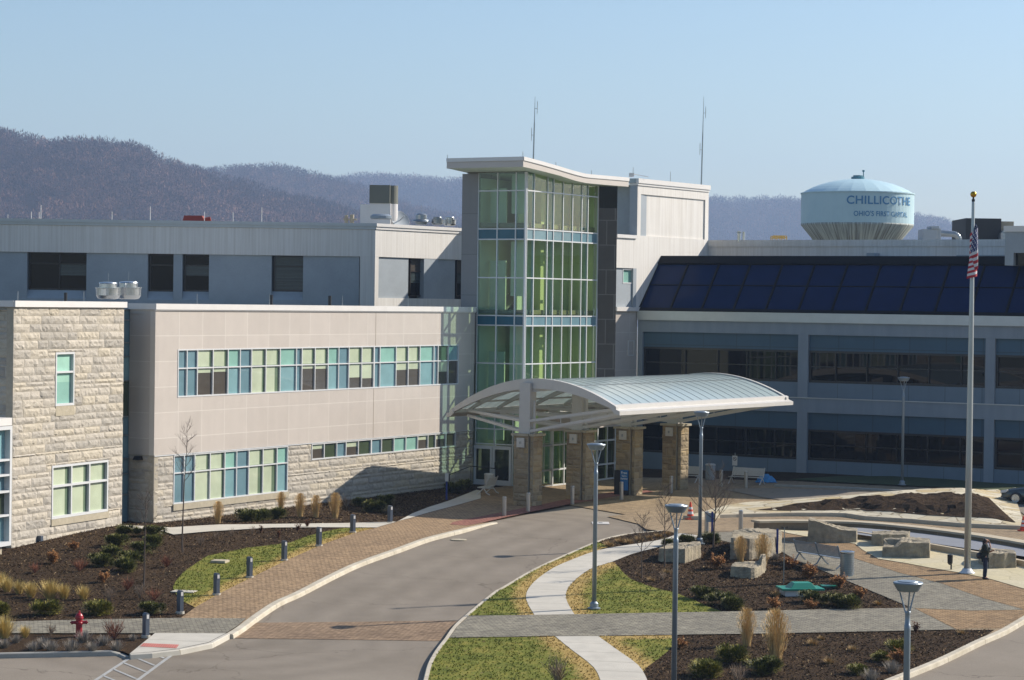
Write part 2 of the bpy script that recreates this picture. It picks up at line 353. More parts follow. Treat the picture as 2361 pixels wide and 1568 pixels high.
M_['grey_pavers'] = pavers('grey_pavers', ('a8a291', '908c7f'), '6f6b5e', R(-12), .3, .13)
M_['red_pavers'] = pavers('red_pavers', ('ab7b6e', '9e6c60'), '84584c', R(40), .25, .12)
M_['concrete'] = grid_mat('concrete_walk', 'ccc6b8', 'd1cbbd', 40, 1.55, .02, 'a19a8b', .85, 0, 'XY', R(10), var=.07)
m, n, l, b = nodes('kerb_concrete'); a_ = n.new('ShaderNodeAttribute'); a_.attribute_name = 'tint'
c = ramp(n, l, noise(n, l, 1.3, 6), [(.3, rgb('b8ae99')), (.65, rgb('d4cbb8'))]); c = mix(n, l, c, ramp(n, l, noise(n, l, 18, 3), [(.3, (.86, .86, .86, 1)), (.6, (1, 1, 1, 1))]), 1., 'MULTIPLY')
l.new(mix(n, l, c, rgb('6b6253'), a_.outputs['Fac']), b.inputs['Base Color']); b.inputs['Roughness'].default_value = .9; M_['kerb'] = m
M_['kerb_old'] = mat('kerb_grey_concrete', 'a5a39b', .9, var=.12, vs=1.2, fine=.1, fs=20)
M_['road_paint'] = mat('road_paint', 'b4b4b0', .7, var=.15, vs=5, fine=.2, fs=30)
M_['tactile'] = grid_mat('tactile_red', 'b8584c', 'c26457', .08, .08, .015, 'd98f80', .7, 0, 'XY', 0, var=.08)
M_['flag'] = flagstone('pale_flagstone', ('ded4ba', 'cfc6ae', 'c6b286'), '85775c')
M_['flag2'] = flagstone('pale_flagstone_floor', ('d6ccae', 'cdc2a2', 'd3c7a2'), 'b5aa88')
M_['wall_cap'] = mat('wall_cap_stone', 'c2b59c', .8, var=.1, vs=1.5, fine=.1)
M_['pool'] = mat('pool_floor', '8a8d93', .7, var=.08, vs=.4)

# ------------------------------------------------------------------ ground sheets
def dens(pts, step=1.0, closed=True):
    out = []; n = len(pts)
    for i in range(n if closed else n - 1):
        a = Vector(pts[i]); b = Vector(pts[(i + 1) % n]); k = max(1, int((b - a).length / step))
        for j in range(k): out.append(a + (b - a) * (j / k))
    if not closed: out.append(Vector(pts[-1]))
    return out
def inside(x, y, P):
    c = False; j = len(P) - 1
    for i in range(len(P)):
        if (P[i][1] > y) != (P[j][1] > y) and x < (P[j][0] - P[i][0]) * (y - P[i][1]) / (P[j][1] - P[i][1]) + P[i][0]: c = not c
        j = i
    return c
def segdist(x, y, A, B):
    dx, dy = B[0] - A[0], B[1] - A[1]; L = dx * dx + dy * dy or 1e-9
    t = max(0, min(1, ((x - A[0]) * dx + (y - A[1]) * dy) / L)); return math.hypot(x - A[0] - t * dx, y - A[1] - t * dy)
def bdist(x, y, P): return min(segdist(x, y, P[i - 1], P[i]) for i in range(len(P)))
def catmull(P, k=4):
    out = []
    for i in range(len(P) - 1):
        p0 = P[max(i - 1, 0)]; p1 = P[i]; p2 = P[i + 1]; p3 = P[min(i + 2, len(P) - 1)]
        for j in range(k):
            t = j / k; out.append(tuple(.5 * ((2 * b) + (-a + c) * t + (2 * a - 5 * b + 4 * c - d) * t * t + (-a + 3 * b - 3 * c + d) * t ** 3) for a, b, c, d in zip(p0, p1, p2, p3)))
    out.append(tuple(P[-1])); return out
def gpts(px, fn=up, dz=0.0): return [tuple(onto(a, b, fn, dz))[:2] for a, b in px]
PAVED = []
def sheet(name, pts, m, layer=0.0, fn=up, grid=1.1, edgeattr=False, zf=None, kind='structure', skirt=0):
    P = [(p.x, p.y) for p in dens([Vector(p) for p in pts], grid)]
    if 'paver' in name or 'concrete' in name: PAVED.append([tuple(p) for p in pts])
    xs = [p[0] for p in P]; ys = [p[1] for p in P]; q = [Vector(p) for p in P]; rr = random.Random(3)
    y = min(ys)
    while y < max(ys):
        x = min(xs)
        while x < max(xs):
            a, b = x + rr.uniform(-.2, .2) * grid, y + rr.uniform(-.2, .2) * grid
            if inside(a, b, P) and bdist(a, b, P) > grid * .35: q.append(Vector((a, b)))
            x += grid
        y += grid
    v, e, f, _, _, _ = delaunay_2d_cdt(q, [], [list(range(len(P)))], 1, 1e-5)
    h = zf or (lambda x, y: fn(x, y) + layer)
    vv = [(p.x, p.y, h(p.x, p.y)) for p in v]
    ff = []
    for t in f:
        a, b, c = (vv[i] for i in t[:3])
        if (b[0] - a[0]) * (c[1] - a[1]) - (b[1] - a[1]) * (c[0] - a[0]) < 0: t = t[::-1]
        ff.append(t)
    me = bpy.data.meshes.new(name); me.from_pydata(vv, [], ff); me.materials.append(m)
    if edgeattr:
        at_ = me.attributes.new('edge', 'FLOAT', 'POINT'); at_.data.foreach_set('value', [edgeattr(x, y, P) for x, y, _ in vv])
    o = link(name, me); o['kind'] = kind
    return o, P

def mb_strip(mb, line, w, h0, h1, side, fn=gz, mi=0, chamfer=.03):
    """kerb: line is the back (inner) top edge; extends w towards side (+1 right of travel)"""
    L0 = dens([Vector(p) for p in line], .8, False); L = [L0[0]]; acc = 0; jt = set()
    for a_, b_ in zip(L0[:-1], L0[1:]):
        s_ = (b_ - a_).length; acc += s_
        if acc > 3.0 and s_ > .2: acc = 0; L.append(a_.lerp(b_, .45)); jt.add(len(L) - 1); L.append(a_.lerp(b_, .45 + .035 / s_))
        L.append(b_)
    n = len(L); prof = []
    for i, p in enumerate(L):
        d = (L[min(i + 1, n - 1)] - L[max(i - 1, 0)]).normalized(); nr = Vector((d.y, -d.x)) * side
        base = fn(p.x, p.y); t0, t1 = h0(p.x, p.y) if callable(h0) else h0, h1(p.x, p.y) if callable(h1) else h1
        q = [(p, base + t0), (p, base + t1), (p + nr * (w - chamfer), base + t1), (p + nr * w, base + t1 - chamfer), (p + nr * (w + .02), base + t0)]
        prof.append([mb.vert((a.x, a.y, z)) for a, z in q])
    for i in range(n - 1):
        for k in range(4):
            a = (prof[i][k], prof[i][k + 1], prof[i + 1][k + 1], prof[i + 1][k]); mb.face(a if side < 0 else a[::-1], mi, .8 if i in jt else 0.0)
    mb.face(prof[0], mi); mb.face(prof[-1][::-1], mi)
# near ground and everything out to the hills: one sheet
mb = MB()
def far_z(x, y):
    if y < 165 and abs(x) < 60 and y > 30: return gz(x, y) - .35
    return gz(max(-60, min(60, x)), max(30, min(165, y))) - .35 - 20 * sstep(0, 500, max(abs(x) - 60, y - 165, 30 - y, 0))
gx = sorted(set([-6000, -3000, -1500, -700, -300, -150, -90] + list(range(-60, 61, 4)) + [90, 150, 300, 700, 1500, 3000, 6000]))
gy = sorted(set([-300, -100, -20, 30] + list(range(34, 166, 4)) + [180, 210, 260, 350, 600, 1000, 2000, 3500, 6000]))
idx = [[mb.vert((x, y, far_z(x, y))) for x in gx] for y in gy]
for j in range(len(gy) - 1):
    for i in range(len(gx) - 1): mb.face((idx[j][i], idx[j][i + 1], idx[j + 1][i + 1], idx[j + 1][i]))
struct(mb.build('ground', mat('far_ground', '6d6446', .95, var=.2, vs=.02)))

# kerb lines (pixels of the back edge on the raised level)
K1 = catmull(zz(zA, (1950, 1172), (2050, 1110), (2180, 1012), (2361, 893)) + zz(zB, (480, 810), (740, 677), (1000, 555), (1350, 430), (1600, 340), (1860, 275), (2080, 225), (2190, 203)), 3)
K2 = catmull(zz(zB, (1590, 1700), (1635, 1564), (1670, 1430), (1735, 1310), (1815, 1205), (1885, 1105), (1985, 1010), (2220, 815)) + zz(zC, (240, 765), (520, 602), (890, 435), (1100, 350), (1300, 305), (1470, 288), (1600, 276)), 3)
K3 = catmull(zz(zD, (950, 1664), (1170, 1562), (1590, 1393), (1930, 1230), (2160, 1130), (2361, 1012), (2600, 880)), 3)
K4 = zz(zA, (-300, 1333), (0, 1333), (500, 1322), (960, 1312), (1060, 1314), (1125, 1342))
k1, k2, k3, k4 = (gpts(k) for k in (K1, K2, K3, K4))

road = [(-45, 40), (45, 40), (45, 122), (12, 120), (6, 124), (-10, 118), (-14, 104), (-45, 92)]
def tracks(x, y, P):
    d = min(segdist(x, y, k1[i], k1[i + 1]) for i in range(0, len(k1) - 1)); w = math.sin(x * .31 + 1) * .25 + math.sin(y * .17) * .25
    return max(0, min(1, .5 + .42 * math.cos((d + w) * 2 * math.pi / 1.75))) * sstep(.2, 1.2, d) * (1 - sstep(6.5, 8, d)) + (1 - sstep(.1, .55, d)) * .8
sheet('asphalt_road', [(-32, 62), (36, 62), (36, 114), (16, 122), (10, 130), (0, 130), (-3, 122), (-8, 112), (-14, 102), (-22, 92), (-32, 90)], M_['asphalt'], 0.0, gz, .62, tracks)
sheet('brick_crossing', gpts(zz(zB, (-10, 1072), (110, 1070), (1000, 1062), (1930, 1050), (1860, 1130), (1760, 1228), (800, 1214), (-110, 1203), (-300, 1195)), gz), M_['tan_pavers_road'], .012, gz, 1.0)

# left raised bank: mulch, with walks and lawn above
left_bank = k4 + gpts(zz(zA, (1140, 1350), (1300, 1335), (1530, 1309), (1800, 1252))) + k1 + gpts(zz(zI, (120, 1106), (420, 1052), (820, 972))) + [(4, 126), (4, 150), (-8, 152), (-20, 122), (-60, 118), (-60, 80)]
def bank_z(x, y):
    z = up(x, y)
    return z + .05 * math.sin(x * .9) * math.cos(y * .7) * sstep(0, 3, bdist(x, y, left_bank))
sheet('mulch_bed', left_bank, M_['mulch'], 0, up, .9)
lawn1 = gpts(zz(zA, (1690, 940), (1900, 820), (2180, 680), (2361, 590)) + zz(zB, (420, 530), (715, 400), (1000, 300), (1170, 256), (1100, 252), (900, 253), (700, 292), (560, 335), (450, 375), (300, 398), (100, 425)) + zz(zA, (2361, 397), (2150, 422), (1950, 462), (1800, 490), (1690, 560), (1580, 640), (1520, 710), (1495, 770), (1530, 840), (1590, 890)))
def edge_low(P, k=1.0, w=.8):
    return lambda x, y, Q: max(0, 1 - k * bdist(x, y, Q) / w)
walk_line = gpts(zz(zA, (1690, 940), (1900, 820), (2180, 680), (2361, 590)) + zz(zB, (420, 530), (715, 400), (1000, 300), (1170, 256)))
def edge_line(line, w): return lambda x, y, Q: max(0, 1 - min(segdist(x, y, line[i], line[i + 1]) for i in range(len(line) - 1)) / w) + .22
LAWNS = []
def add_lawn(pts, ef, nm='lawn', layer=.02):
    o, P = sheet(nm, pts, M_['lawn'], layer, up, .35, ef); LAWNS.append((P, ef))
add_lawn(lawn1, edge_line(walk_line, .8), 'lawn_beside_walk')
walk_up = zz(zA, (1560, 1035), (1690, 940), (1900, 820), (2180, 680), (2361, 590)) + zz(zB, (420, 530), (715, 400), (1000, 300), (1190, 252), (1400, 188))
sheet('tan_paver_walk', gpts(walk_up + zz(zB, (1475, 172), (1640, 122), (1870, 62), (2090, 0)) + [(1110, 1128), (1150, 1124)]) + [(1, 141), (6, 130)] + gpts(zz(zI, (820, 966), (420, 1046), (120, 1100))) + k1[::-1][:-3] + gpts(zz(zA, (2128, 1040))), M_['tan_pavers'], .034, up, 1.0)
sheet('red_paver_band', gpts(zz(zI, (40, 1100), (150, 1108), (420, 1050), (600, 1012), (820, 968), (1130, 915), (1385, 884), (1300, 868), (1100, 888), (800, 935), (560, 985), (330, 1030), (150, 1066), (60, 1085))), M_['red_pavers'], .046, up, 1.0)
sheet('grey_paver_path', gpts(zz(zA, (-300, 1072), (0, 1068), (800, 1048), (1560, 1035), (2128, 1040), (2050, 1106), (1952, 1168), (1340, 1168), (0, 1168), (-300, 1170))), M_['grey_pavers'], .044, up, 1.0)
sheet('concrete_ramp', gpts(zz(zA, (1124, 1345), (1340, 1169), (1950, 1171), (1800, 1250), (1530, 1306), (1300, 1333))), M_['concrete'], .052, up, .8, zf=lambda x, y: up(x, y) + .052 - .10 * (1 - sstep(.1, 1.6, min(segdist(x, y, a, b) for a, b in zip(RP[:-1], RP[1:])))) if False else up(x, y) + .052)
sheet('tactile_strip', gpts(zz(zA, (1208, 1287), (1240, 1259), (1548, 1272), (1525, 1303))), M_['tactile'], .062, up, .6)
sheet('concrete_path', gpts(zz(zA, (1045, 232), (1250, 240), (1480, 252), (1900, 227), (2361, 222)) + zz(zB, (300, 222), (900, 214), (1362, 202), (1190, 253), (700, 251), (0, 255)) + zz(zA, (2361, 254), (1800, 287), (1500, 314), (1380, 276), (1240, 262), (1045, 262))), M_['concrete'], .05, up, .8)
sheet('concrete_edging', gpts(zz(zB, (1370, 200), (1400, 190), (1475, 172), (1640, 122), (1870, 62), (2090, 0)) + [(1108, 1133), (1098, 1131), (1045, 1152)] + zz(zB, (1800, 25), (1640, 75), (1500, 130))), M_['concrete'], .05, up, .8)

# right island and plaza
island_tip = gpts(zz(zC, (1600, 276), (1690, 300), (1740, 296), (1905, 315), (2060, 318), (2361, 316)))
plaza = gpts(zz(zI, (820, 966), (1200, 1030)) + zz(zC, (1120, 150), (1390, 215), (1460, 262), (1600, 276), (1740, 296), (1905, 318), (2040, 345), (2200, 385)) + zz(zD, (0, 420), (260, 455), (400, 540), (700, 655), (1330, 920), (1400, 948), (1770, 1133), (2108, 1130))) + k3[-9:] + [(45, 95), (50, 150), (20, 153), (6, 161), (0, 142), (6, 130)]
sheet('tan_paver_plaza', plaza, M_['plaza_pavers'], .012, up, 1.1)
island = k2 + gpts(zz(zC, (1690, 290), (1740, 296), (1905, 318), (2040, 345), (2200, 385)) + zz(zD, (0, 420), (260, 455), (400, 540), (700, 655), (1330, 920), (1400, 948), (1770, 1133), (2108, 1130))) + k3[:-9][::-1] + [(20, 60), (-2, 60)]
sheet('mulch_island', island, M_['mulch'], 0.004, up, .9)
sheet('grey_paver_crossing', gpts(zz(zB, (1988, 1014)) + zz(zC, (0, 1015), (830, 1003), (1500, 990), (2361, 975)) + zz(zD, (700, 958), (1330, 948), (1402, 946), (1770, 1134), (1300, 1146), (300, 1166)) + zz(zC, (2361, 1171), (1700, 1180), (1040, 1190), (660, 1191), (0, 1202)) + zz(zB, (1820, 1205), (1890, 1108))), M_['grey_pavers'], .04, up, 1.0)
sheet('grey_paver_band', gpts(zz(zC, (1910, 300), (2200, 285)) + zz(zD, (0, 300), (300, 365), (480, 400), (900, 520), (1280, 640), (1650, 735), (2000, 860), (2361, 960), (1900, 968), (1410, 946), (1330, 918), (850, 718), (700, 653), (400, 538), (260, 453), (0, 418)) + zz(zC, (2200, 383), (2040, 343))), M_['grey_pavers'], .028, up, 1.0)
sheet('rust_paver_band', gpts(zz(zD, (40, 286), (320, 300), (480, 330), (900, 392), (960, 442), (1100, 522), (1350, 562), (1560, 602), (1800, 642), (2050, 692), (2361, 782), (2600, 860), (2361, 1008), (2160, 1120), (1900, 1118), (1780, 1130), (1412, 944), (1900, 966), (2361, 956), (2000, 856), (1650, 731), (1280, 636), (900, 516), (480, 396), (300, 361), (60, 305))), M_['rust_pavers'], .02, up, 1.0)
sheet('flagstone_floor', gpts(zz(zD, (200, 268), (470, 282), (1000, 325), (1550, 420), (1850, 480), (2361, 585), (2700, 680), (2600, 850), (2361, 780), (2050, 690), (1800, 640), (1560, 600), (1350, 560), (1100, 520), (960, 440), (900, 390), (480, 328), (320, 298))), M_['flag2'], .036, up, 1.0)

path_l = catmull(zz(zC, (490, 1008), (440, 925), (415, 850), (440, 775), (520, 690), (660, 595), (820, 525), (1000, 458), (1160, 422), (1400, 385), (1600, 350), (1745, 298)), 3)
path_r = catmull(zz(zC, (1905, 318), (1895, 352), (1740, 385), (1620, 408), (1520, 430), (1330, 480), (1160, 547), (1000, 597), (900, 655), (800, 745), (762, 820), (775, 900), (835, 1002)), 3)
sheet('concrete_path_winding', gpts(path_l + path_r), M_['concrete'], .032, up, .8)
path_l2 = catmull(zz(zC, (668, 1192), (800, 1300), (940, 1405), (1020, 1485), (1058, 1570), (1080, 1660)), 3)
path_r2 = catmull(zz(zC, (1490, 1660), (1462, 1564), (1385, 1440), (1200, 1305), (1040, 1190)), 3)
sheet('concrete_path_lower', gpts(path_l2 + path_r2), M_['concrete'], .032, up, .8)
pl, pr, pl2, pr2 = gpts(path_l), gpts(path_r), gpts(path_l2), gpts(path_r2)
j = min(range(len(k2)), key=lambda i: (Vector(k2[i]) - Vector(gpts(zz(zB, (1985, 1010)))[0])).length)
j2 = min(range(len(k2)), key=lambda i: (Vector(k2[i]) - Vector(gpts(zz(zC, (1040, 372)))[0])).length)
add_lawn(k2[j:j2 + 1] + gpts(zz(zC, (1130, 415))) + pl[:-12][::-1], edge_line(pl, .75), 'lawn_strip')
add_lawn(gpts(zz(zC, (2120, 978), (2000, 935), (1850, 868), (1700, 810), (1560, 778), (1450, 745), (1330, 700), (1260, 640), (1200, 570), (1165, 548))) + pr[-19:] + gpts(zz(zC, (1500, 989))), edge_line(pr, 1.0), 'lawn_by_path')
j3 = min(range(len(k2)), key=lambda i: (Vector(k2[i]) - Vector(gpts(zz(zB, (1815, 1205)))[0])).length)
add_lawn(k2[:j3 + 1] + gpts(zz(zC, (0, 1203))) + pl2, edge_line(pl2, .95), 'lawn_front')
add_lawn(gpts(zz(zC, (1040, 1190), (1720, 1181), (1700, 1250), (1640, 1320), (1560, 1385), (1470, 1450), (1420, 1500))) + pr2[4:], edge_line(pr2 + gpts(zz(zC, (1400, 1185), (1720, 1181))), .9), 'lawn_corner')

# grass blades
mb = MB(); rr = random.Random(5); E = []
for P, ef in LAWNS:
    xs = [p[0] for p in P]; ys = [p[1] for p in P]; A = (max(xs) - min(xs)) * (max(ys) - min(ys))
    for _ in range(int(A * 42)):
        x, y = rr.uniform(min(xs), max(xs)), rr.uniform(min(ys), max(ys))
        if not inside(x, y, P): continue
        z = up(x, y) + .018; e = ef(x, y, P)
        for k in range(3):
            a = rr.uniform(0, 6.28); w = rr.uniform(.012, .025); h = rr.uniform(.03, .075); lx, ly = rr.uniform(-.05, .05), rr.uniform(-.05, .05)
            mb.poly([(x - math.cos(a) * w, y - math.sin(a) * w, z), (x + math.cos(a) * w, y + math.sin(a) * w, z), (x + lx, y + ly, z + h)]); E += [e] * 3
o = mb.build('grass', M_['grass_blade']); o['kind'] = 'stuff'
o.data.attributes.new('edge', 'FLOAT', 'POINT').data.foreach_set('value', E)

# mulch chips
m, n, l, b = nodes('bark_chip'); a_ = n.new('ShaderNodeAttribute'); a_.attribute_name = 'tint'
l.new(ramp(n, l, a_.outputs['Fac'], [(0, rgb('2c2218')), (.45, rgb('54432f')), (.8, rgb('6e5a43')), (1, rgb('9c8768'))]), b.inputs['Base Color']); b.inputs['Roughness'].default_value = .95; b.inputs['Specular IOR Level'].default_value = .1; M_['chip'] = m
mb = MB()
for P, n in ((left_bank, 60000), (island, 60000)):
    lw = [q for q, _ in LAWNS]
    for _ in range(n):
        if P is left_bank: x, y = rr.uniform(-24, 3), rr.uniform(84, 136)
        else: x, y = rr.uniform(0, 21), rr.uniform(72, 114)
        if not inside(x, y, P) or any(inside(x, y, q) for q in lw) or any(inside(x, y, q) for q in PAVED): continue
        z = up(x, y) + .012; a = rr.uniform(0, 6.28); s = rr.uniform(.02, .07); c, d = math.cos(a), math.sin(a)
        mb.poly([(x - c * s, y - d * s, z + rr.uniform(-.01, .02)), (x + d * s * .4, y - c * s * .4, z), (x + c * s, y + d * s, z + rr.uniform(0, .06)), (x - d * s * .3, y + c * s * .3, z + .03)], 0, rr.random() ** 1.5 + .01)
o = mb.build('bark_chips', M_['chip']); o['kind'] = 'stuff'

mb = MB()
for P, _ in LAWNS:
    xs = [p[0] for p in P]; ys = [p[1] for p in P]
    for _ in range(int((max(xs) - min(xs)) * (max(ys) - min(ys)) * 1.6)):
        x, y = rr.uniform(min(xs), max(xs)), rr.uniform(min(ys), max(ys))
        if not inside(x, y, P): continue
        z = up(x, y) + .05; a = rr.uniform(0, 6.28); s = rr.uniform(.03, .06); c, d = math.cos(a) * s, math.sin(a) * s
        mb.poly([(x - c, y - d, z), (x + d * .6, y - c * .6, z + .01), (x + c, y + d, z + .02), (x - d * .6, y + c * .6, z + .015)], 0, rr.uniform(.6, 1))
o = mb.build('fallen_leaves', M_['chip']); o['kind'] = 'stuff'
# kerbs
mb = MB(); hk = lambda x, y: off(x, y) + .03
mb_strip(mb, k1, .28, -.02, hk, 1); o = mb.build('kerb', M_['kerb']); struct(o)
mb = MB(); mb_strip(mb, k2, .16, -.02, hk, -1); o = mb.build('kerb', M_['kerb']); struct(o)
mb = MB(); mb_strip(mb, k3, .24, -.02, hk, 1); o = mb.build('kerb', M_['kerb']); struct(o)
mb = MB(); mb_strip(mb, gpts(zz(zA, (1120, 1345), (1300, 1334), (1530, 1307), (1800, 1252), (1950, 1172))), .16, -.02, lambda x, y: off(x, y) + .045, 1); o = mb.build('ramp_kerb', M_['concrete']); struct(o)
mb = MB(); mb_strip(mb, k4, .2, -.02, lambda x, y: hk(x, y) * (1 if x < k4[-2][0] else .4), 1); o = mb.build('kerb', M_['kerb_old']); struct(o)

# painted crossing
mb = MB()
def pline(a, b, w):
    a, b = (Vector(gpts([p], gz)[0]) for p in (a, b)); n = max(1, int((b - a).length / .8)); d = (b - a).normalized(); q = Vector((d.y, -d.x)) * w / 2
    for i in range(n):
        c, e = a + (b - a) * (i / n), a + (b - a) * ((i + 1) / n)
        mb.poly([(p.x, p.y, gz(p.x, p.y) + .012) for p in (c - q, c + q, e + q, e - q)][::-1])
for s, e, w in (((1132, 1368), (790, 1590), .13), ((1522, 1322), (1130, 1610), .13), ((1150, 1362), (1338, 1440), .1), ((1068, 1416), (1262, 1495), .1), ((978, 1470), (1178, 1555), .1), ((890, 1527), (1090, 1610), .1), ((1318, 1338), (1422, 1378), .1)):
    pline(zA(*s), zA(*e), w)
struct(mb.build('road_markings', M_['road_paint']))
# ------------------------------------------------------------------ walls
class Wall:
    """vertical plane: local x along the wall (left to right seen from outside), y inwards, z up"""
    def __init__(s, p, ang_dir):
        s.p = Vector((p[0], p[1], 0)); d = Vector((ang_dir[0], ang_dir[1])).normalized(); s.d = d
        s.n = Vector((-d.y, d.x))                                       # inwards (left of direction)
        s.M = Matrix(((d.x, s.n.x, 0, s.p.x), (d.y, s.n.y, 0, s.p.y), (0, 0, 1, 0), (0, 0, 0, 1)))
    def hit(s, px, py, y=0.0):
        r = ray(px, py); o = CAM - s.p; n3 = Vector((s.n.x, s.n.y, 0))
        t = (y - o.dot(n3)) / r.dot(n3); q = CAM + r * t - s.p
        return q.x * s.d.x + q.y * s.d.y, (CAM + r * t).z
    def s(s_, px, y=0.0): return s_.hit(px, 760, y)[0]
    def z(s_, px, py, y=0.0): return s_.hit(px, py, y)[1]
    def w(s, a, y=0.0): q = s.p + Vector((s.d.x, s.d.y, 0)) * a + Vector((s.n.x, s.n.y, 0)) * y; return (q.x, q.y)
    def sub(s, a, y, direction): return Wall(s.w(a, y), direction)
def dirang(deg): return (math.sin(R(deg)), math.cos(R(deg)))           # degrees right of the view axis

def cut(rects, hole):
    out = []; hx0, hx1, hz0, hz1 = hole
    for x0, x1, z0, z1 in rects:
        if hx1 <= x0 or hx0 >= x1 or hz1 <= z0 or hz0 >= z1: out.append((x0, x1, z0, z1)); continue
        if hz0 > z0: out.append((x0, x1, z0, hz0))
        if hz1 < z1: out.append((x0, x1, hz1, z1))
        a, b = max(z0, hz0), min(z1, hz1)
        if hx0 > x0: out.append((x0, hx0, a, b))
        if hx1 < x1: out.append((hx1, x1, a, b))
    return out
def slab(mb, x0, x1, z0, z1, y0, y1, holes=(), mi=0):
    """wall slab with rectangular openings cut out"""
    rs = [(x0, x1, z0, z1)]
    for h in holes: rs = cut(rs, h)
    for a, b, c, d in rs: mb.box(a, b, y0, y1, c, d, mi)
def stones(mb, x0, x1, z0, z1, holes=(), seed=1, rough=.026, wmul=1.0, y=0.0, quoin=True):
    """split-face ashlar: each stone a bulged block in front of the mortar plane y"""
    rr = random.Random(seed); z = z0; hs = []
    while z < z1 - .02:
        h = rr.choice([.4, .36, .3, .3, .2, .12]); h = h if z + h < z1 - .08 else z1 - z; hs.append((z, z + h)); z += h
    for za, zb in hs:
        x = x0 - rr.uniform(0, .6)
        while x < x1:
            w = rr.uniform(.7, 1.9) * wmul * (1 if zb - za > .15 else 1.2); xa, xb = max(x, x0), min(x + w, x1); x += w
            if xb - xa < .03: continue
            t = rr.random() * .98 + .01
            rs = [(xa, xb, za, zb)]
            for h in holes: rs = cut(rs, h)
            pr = rr.uniform(.02, .042)
            for a, b, c, d in rs:
                if b - a < .02 or d - c < .02: continue
                j = .007; a += j; b -= j; c += j; d -= j
                nx = max(2, int((b - a) / .13)); nz = max(2, int((d - c) / .09)); n = len(mb.v)
                big = rr.uniform(-.4, .4)
                for q in range(nz + 1):
                    for p in range(nx + 1):
                        u, v = p / nx, q / nz; e = p in (0, nx) or q in (0, nz)
                        ex = 0 if e else 1
                        dd = pr * (.35 if e else 1) + (rr.uniform(-.3, 1) * rough + big * (u - .5) * .06) * ex
                        jx = 0 if p in (0, nx) else rr.uniform(-.03, .03); jz = 0 if q in (0, nz) else rr.uniform(-.015, .015)
                        mb.v.append((a + (b - a) * u + jx, y - dd, c + (d - c) * v + jz))
                for q in range(nz):
                    for p in range(nx):
                        i = n + q * (nx + 1) + p; k = i + nx + 1
                        if rr.random() < .5: mb.face((i, i + 1, k + 1), 0, t); mb.face((i, k + 1, k), 0, t)
                        else: mb.face((i, i + 1, k), 0, t); mb.face((i + 1, k + 1, k), 0, t)
                # edges back to the mortar
                ring = [n + p for p in range(nx + 1)] + [n + q * (nx + 1) + nx for q in range(1, nz + 1)] + [n + nz * (nx + 1) + p for p in range(nx - 1, -1, -1)] + [n + q * (nx + 1) for q in range(nz - 1, 0, -1)]
                m0 = len(mb.v)
                for i in ring: vx = mb.v[i]; mb.v.append((vx[0], y + .001, vx[2]))
                L = len(ring)
                for i in range(L): k = (i + 1) % L; mb.face((ring[k], ring[i], m0 + i, m0 + k), 0, t)
def window(wall, parent, x0, x1, z0, z1, cols, rows, fills, depth=.07, fw=.06, fm='frame_white', name='window', sill=0.0, proud=.02, mull=None, dbl=(), extra=None):
    """frame mesh as the part, its glazing as a sub-part. fills[row][col] = list of (z0frac, z1frac, material) or a material"""
    mb = MB(); mull = mull or fw
    mb.box(x0, x1, -proud, depth + .03, z1 - fw, z1); mb.box(x0, x1, -proud - sill, depth + .03, z0, z0 + fw * 1.15)
    mb.box(x0, x0 + fw, -proud - .002, depth + .03, z0 + fw * 1.15, z1 - fw); mb.box(x1 - fw, x1, -proud - .002, depth + .03, z0 + fw * 1.15, z1 - fw)
    for i, c in enumerate(cols[1:-1]):
        w = mull * (1.9 if c in dbl else 1); mb.box(c - w / 2, c + w / 2, -proud + .004, depth + .03, z0 + fw * 1.15, z1 - fw)
    for r in rows[1:-1]:
        ed = [x0 + fw] + sum([[c - mull * (.95 if c in dbl else .5), c + mull * (.95 if c in dbl else .5)] for c in cols[1:-1]], []) + [x1 - fw]
        for k in range(0, len(ed), 2): mb.box(ed[k], ed[k + 1], -proud + .008, depth + .03, r - mull / 2, r + mull / 2)
    f = mb.build(name, M_[fm], parent, wall.M)
    ms = []; g = MB()
    def mi(k):
        if k not in ms: ms.append(k)
        return ms.index(k)
    for r in range(len(rows) - 1):
        for c in range(len(cols) - 1):
            fl = fills[r][c]
            if isinstance(fl, str): fl = [(0, 1, fl)]
            for q in fl:
                a, b = rows[r], rows[r + 1]; u0, u1 = (q[3], q[4]) if len(q) > 3 else (0, 1)
                xa, xb = cols[c], cols[c + 1]
                g.poly([(xa + (xb - xa) * u0, depth, a + (b - a) * q[0]), (xa + (xb - xa) * u1, depth, a + (b - a) * q[0]), (xa + (xb - xa) * u1, depth, a + (b - a) * q[1]), (xa + (xb - xa) * u0, depth, a + (b - a) * q[1])], mi(q[2]))
    g.build('glass', [M_[k] for k in ms], f, wall.M)
    return f

# ================================================================= beige panel wing
c0 = onto(353, 1210, gz)
PW = Wall(c0, dirang(28.4))
bw = thing('clinic_wing', 'long beige metal-panelled hospital wing on a pale stone base, with two strips of green windows', 'building', (c0.x, c0.y, gz(c0.x, c0.y)), 0, 'hospital wings')
zt = PW.z(360, 700); zp = (PW.z(360, 1050) + PW.z(1040, 994)) / 2; xe = PW.s(1094)
ZB = -1.2
def cols(wall, xs): return [wall.s(x) for x in xs]
ucol = cols(PW, [410.5, 431.8, 456, 492, 526.5, 554.5, 580.7, 613.8, 646.6, 684, 696.8, 727, 757, 781.5, 805, 834.6, 863, 876.5, 913.8, 941.6, 968.7, 1000.7, 1010.5, 1034, 1057.5])
uz1 = (PW.z(411, 805) + PW.z(1057, 794.5)) / 2; uz0 = (PW.z(411, 916) + PW.z(1057, 886)) / 2; uzm = PW.z(411, 849.5)
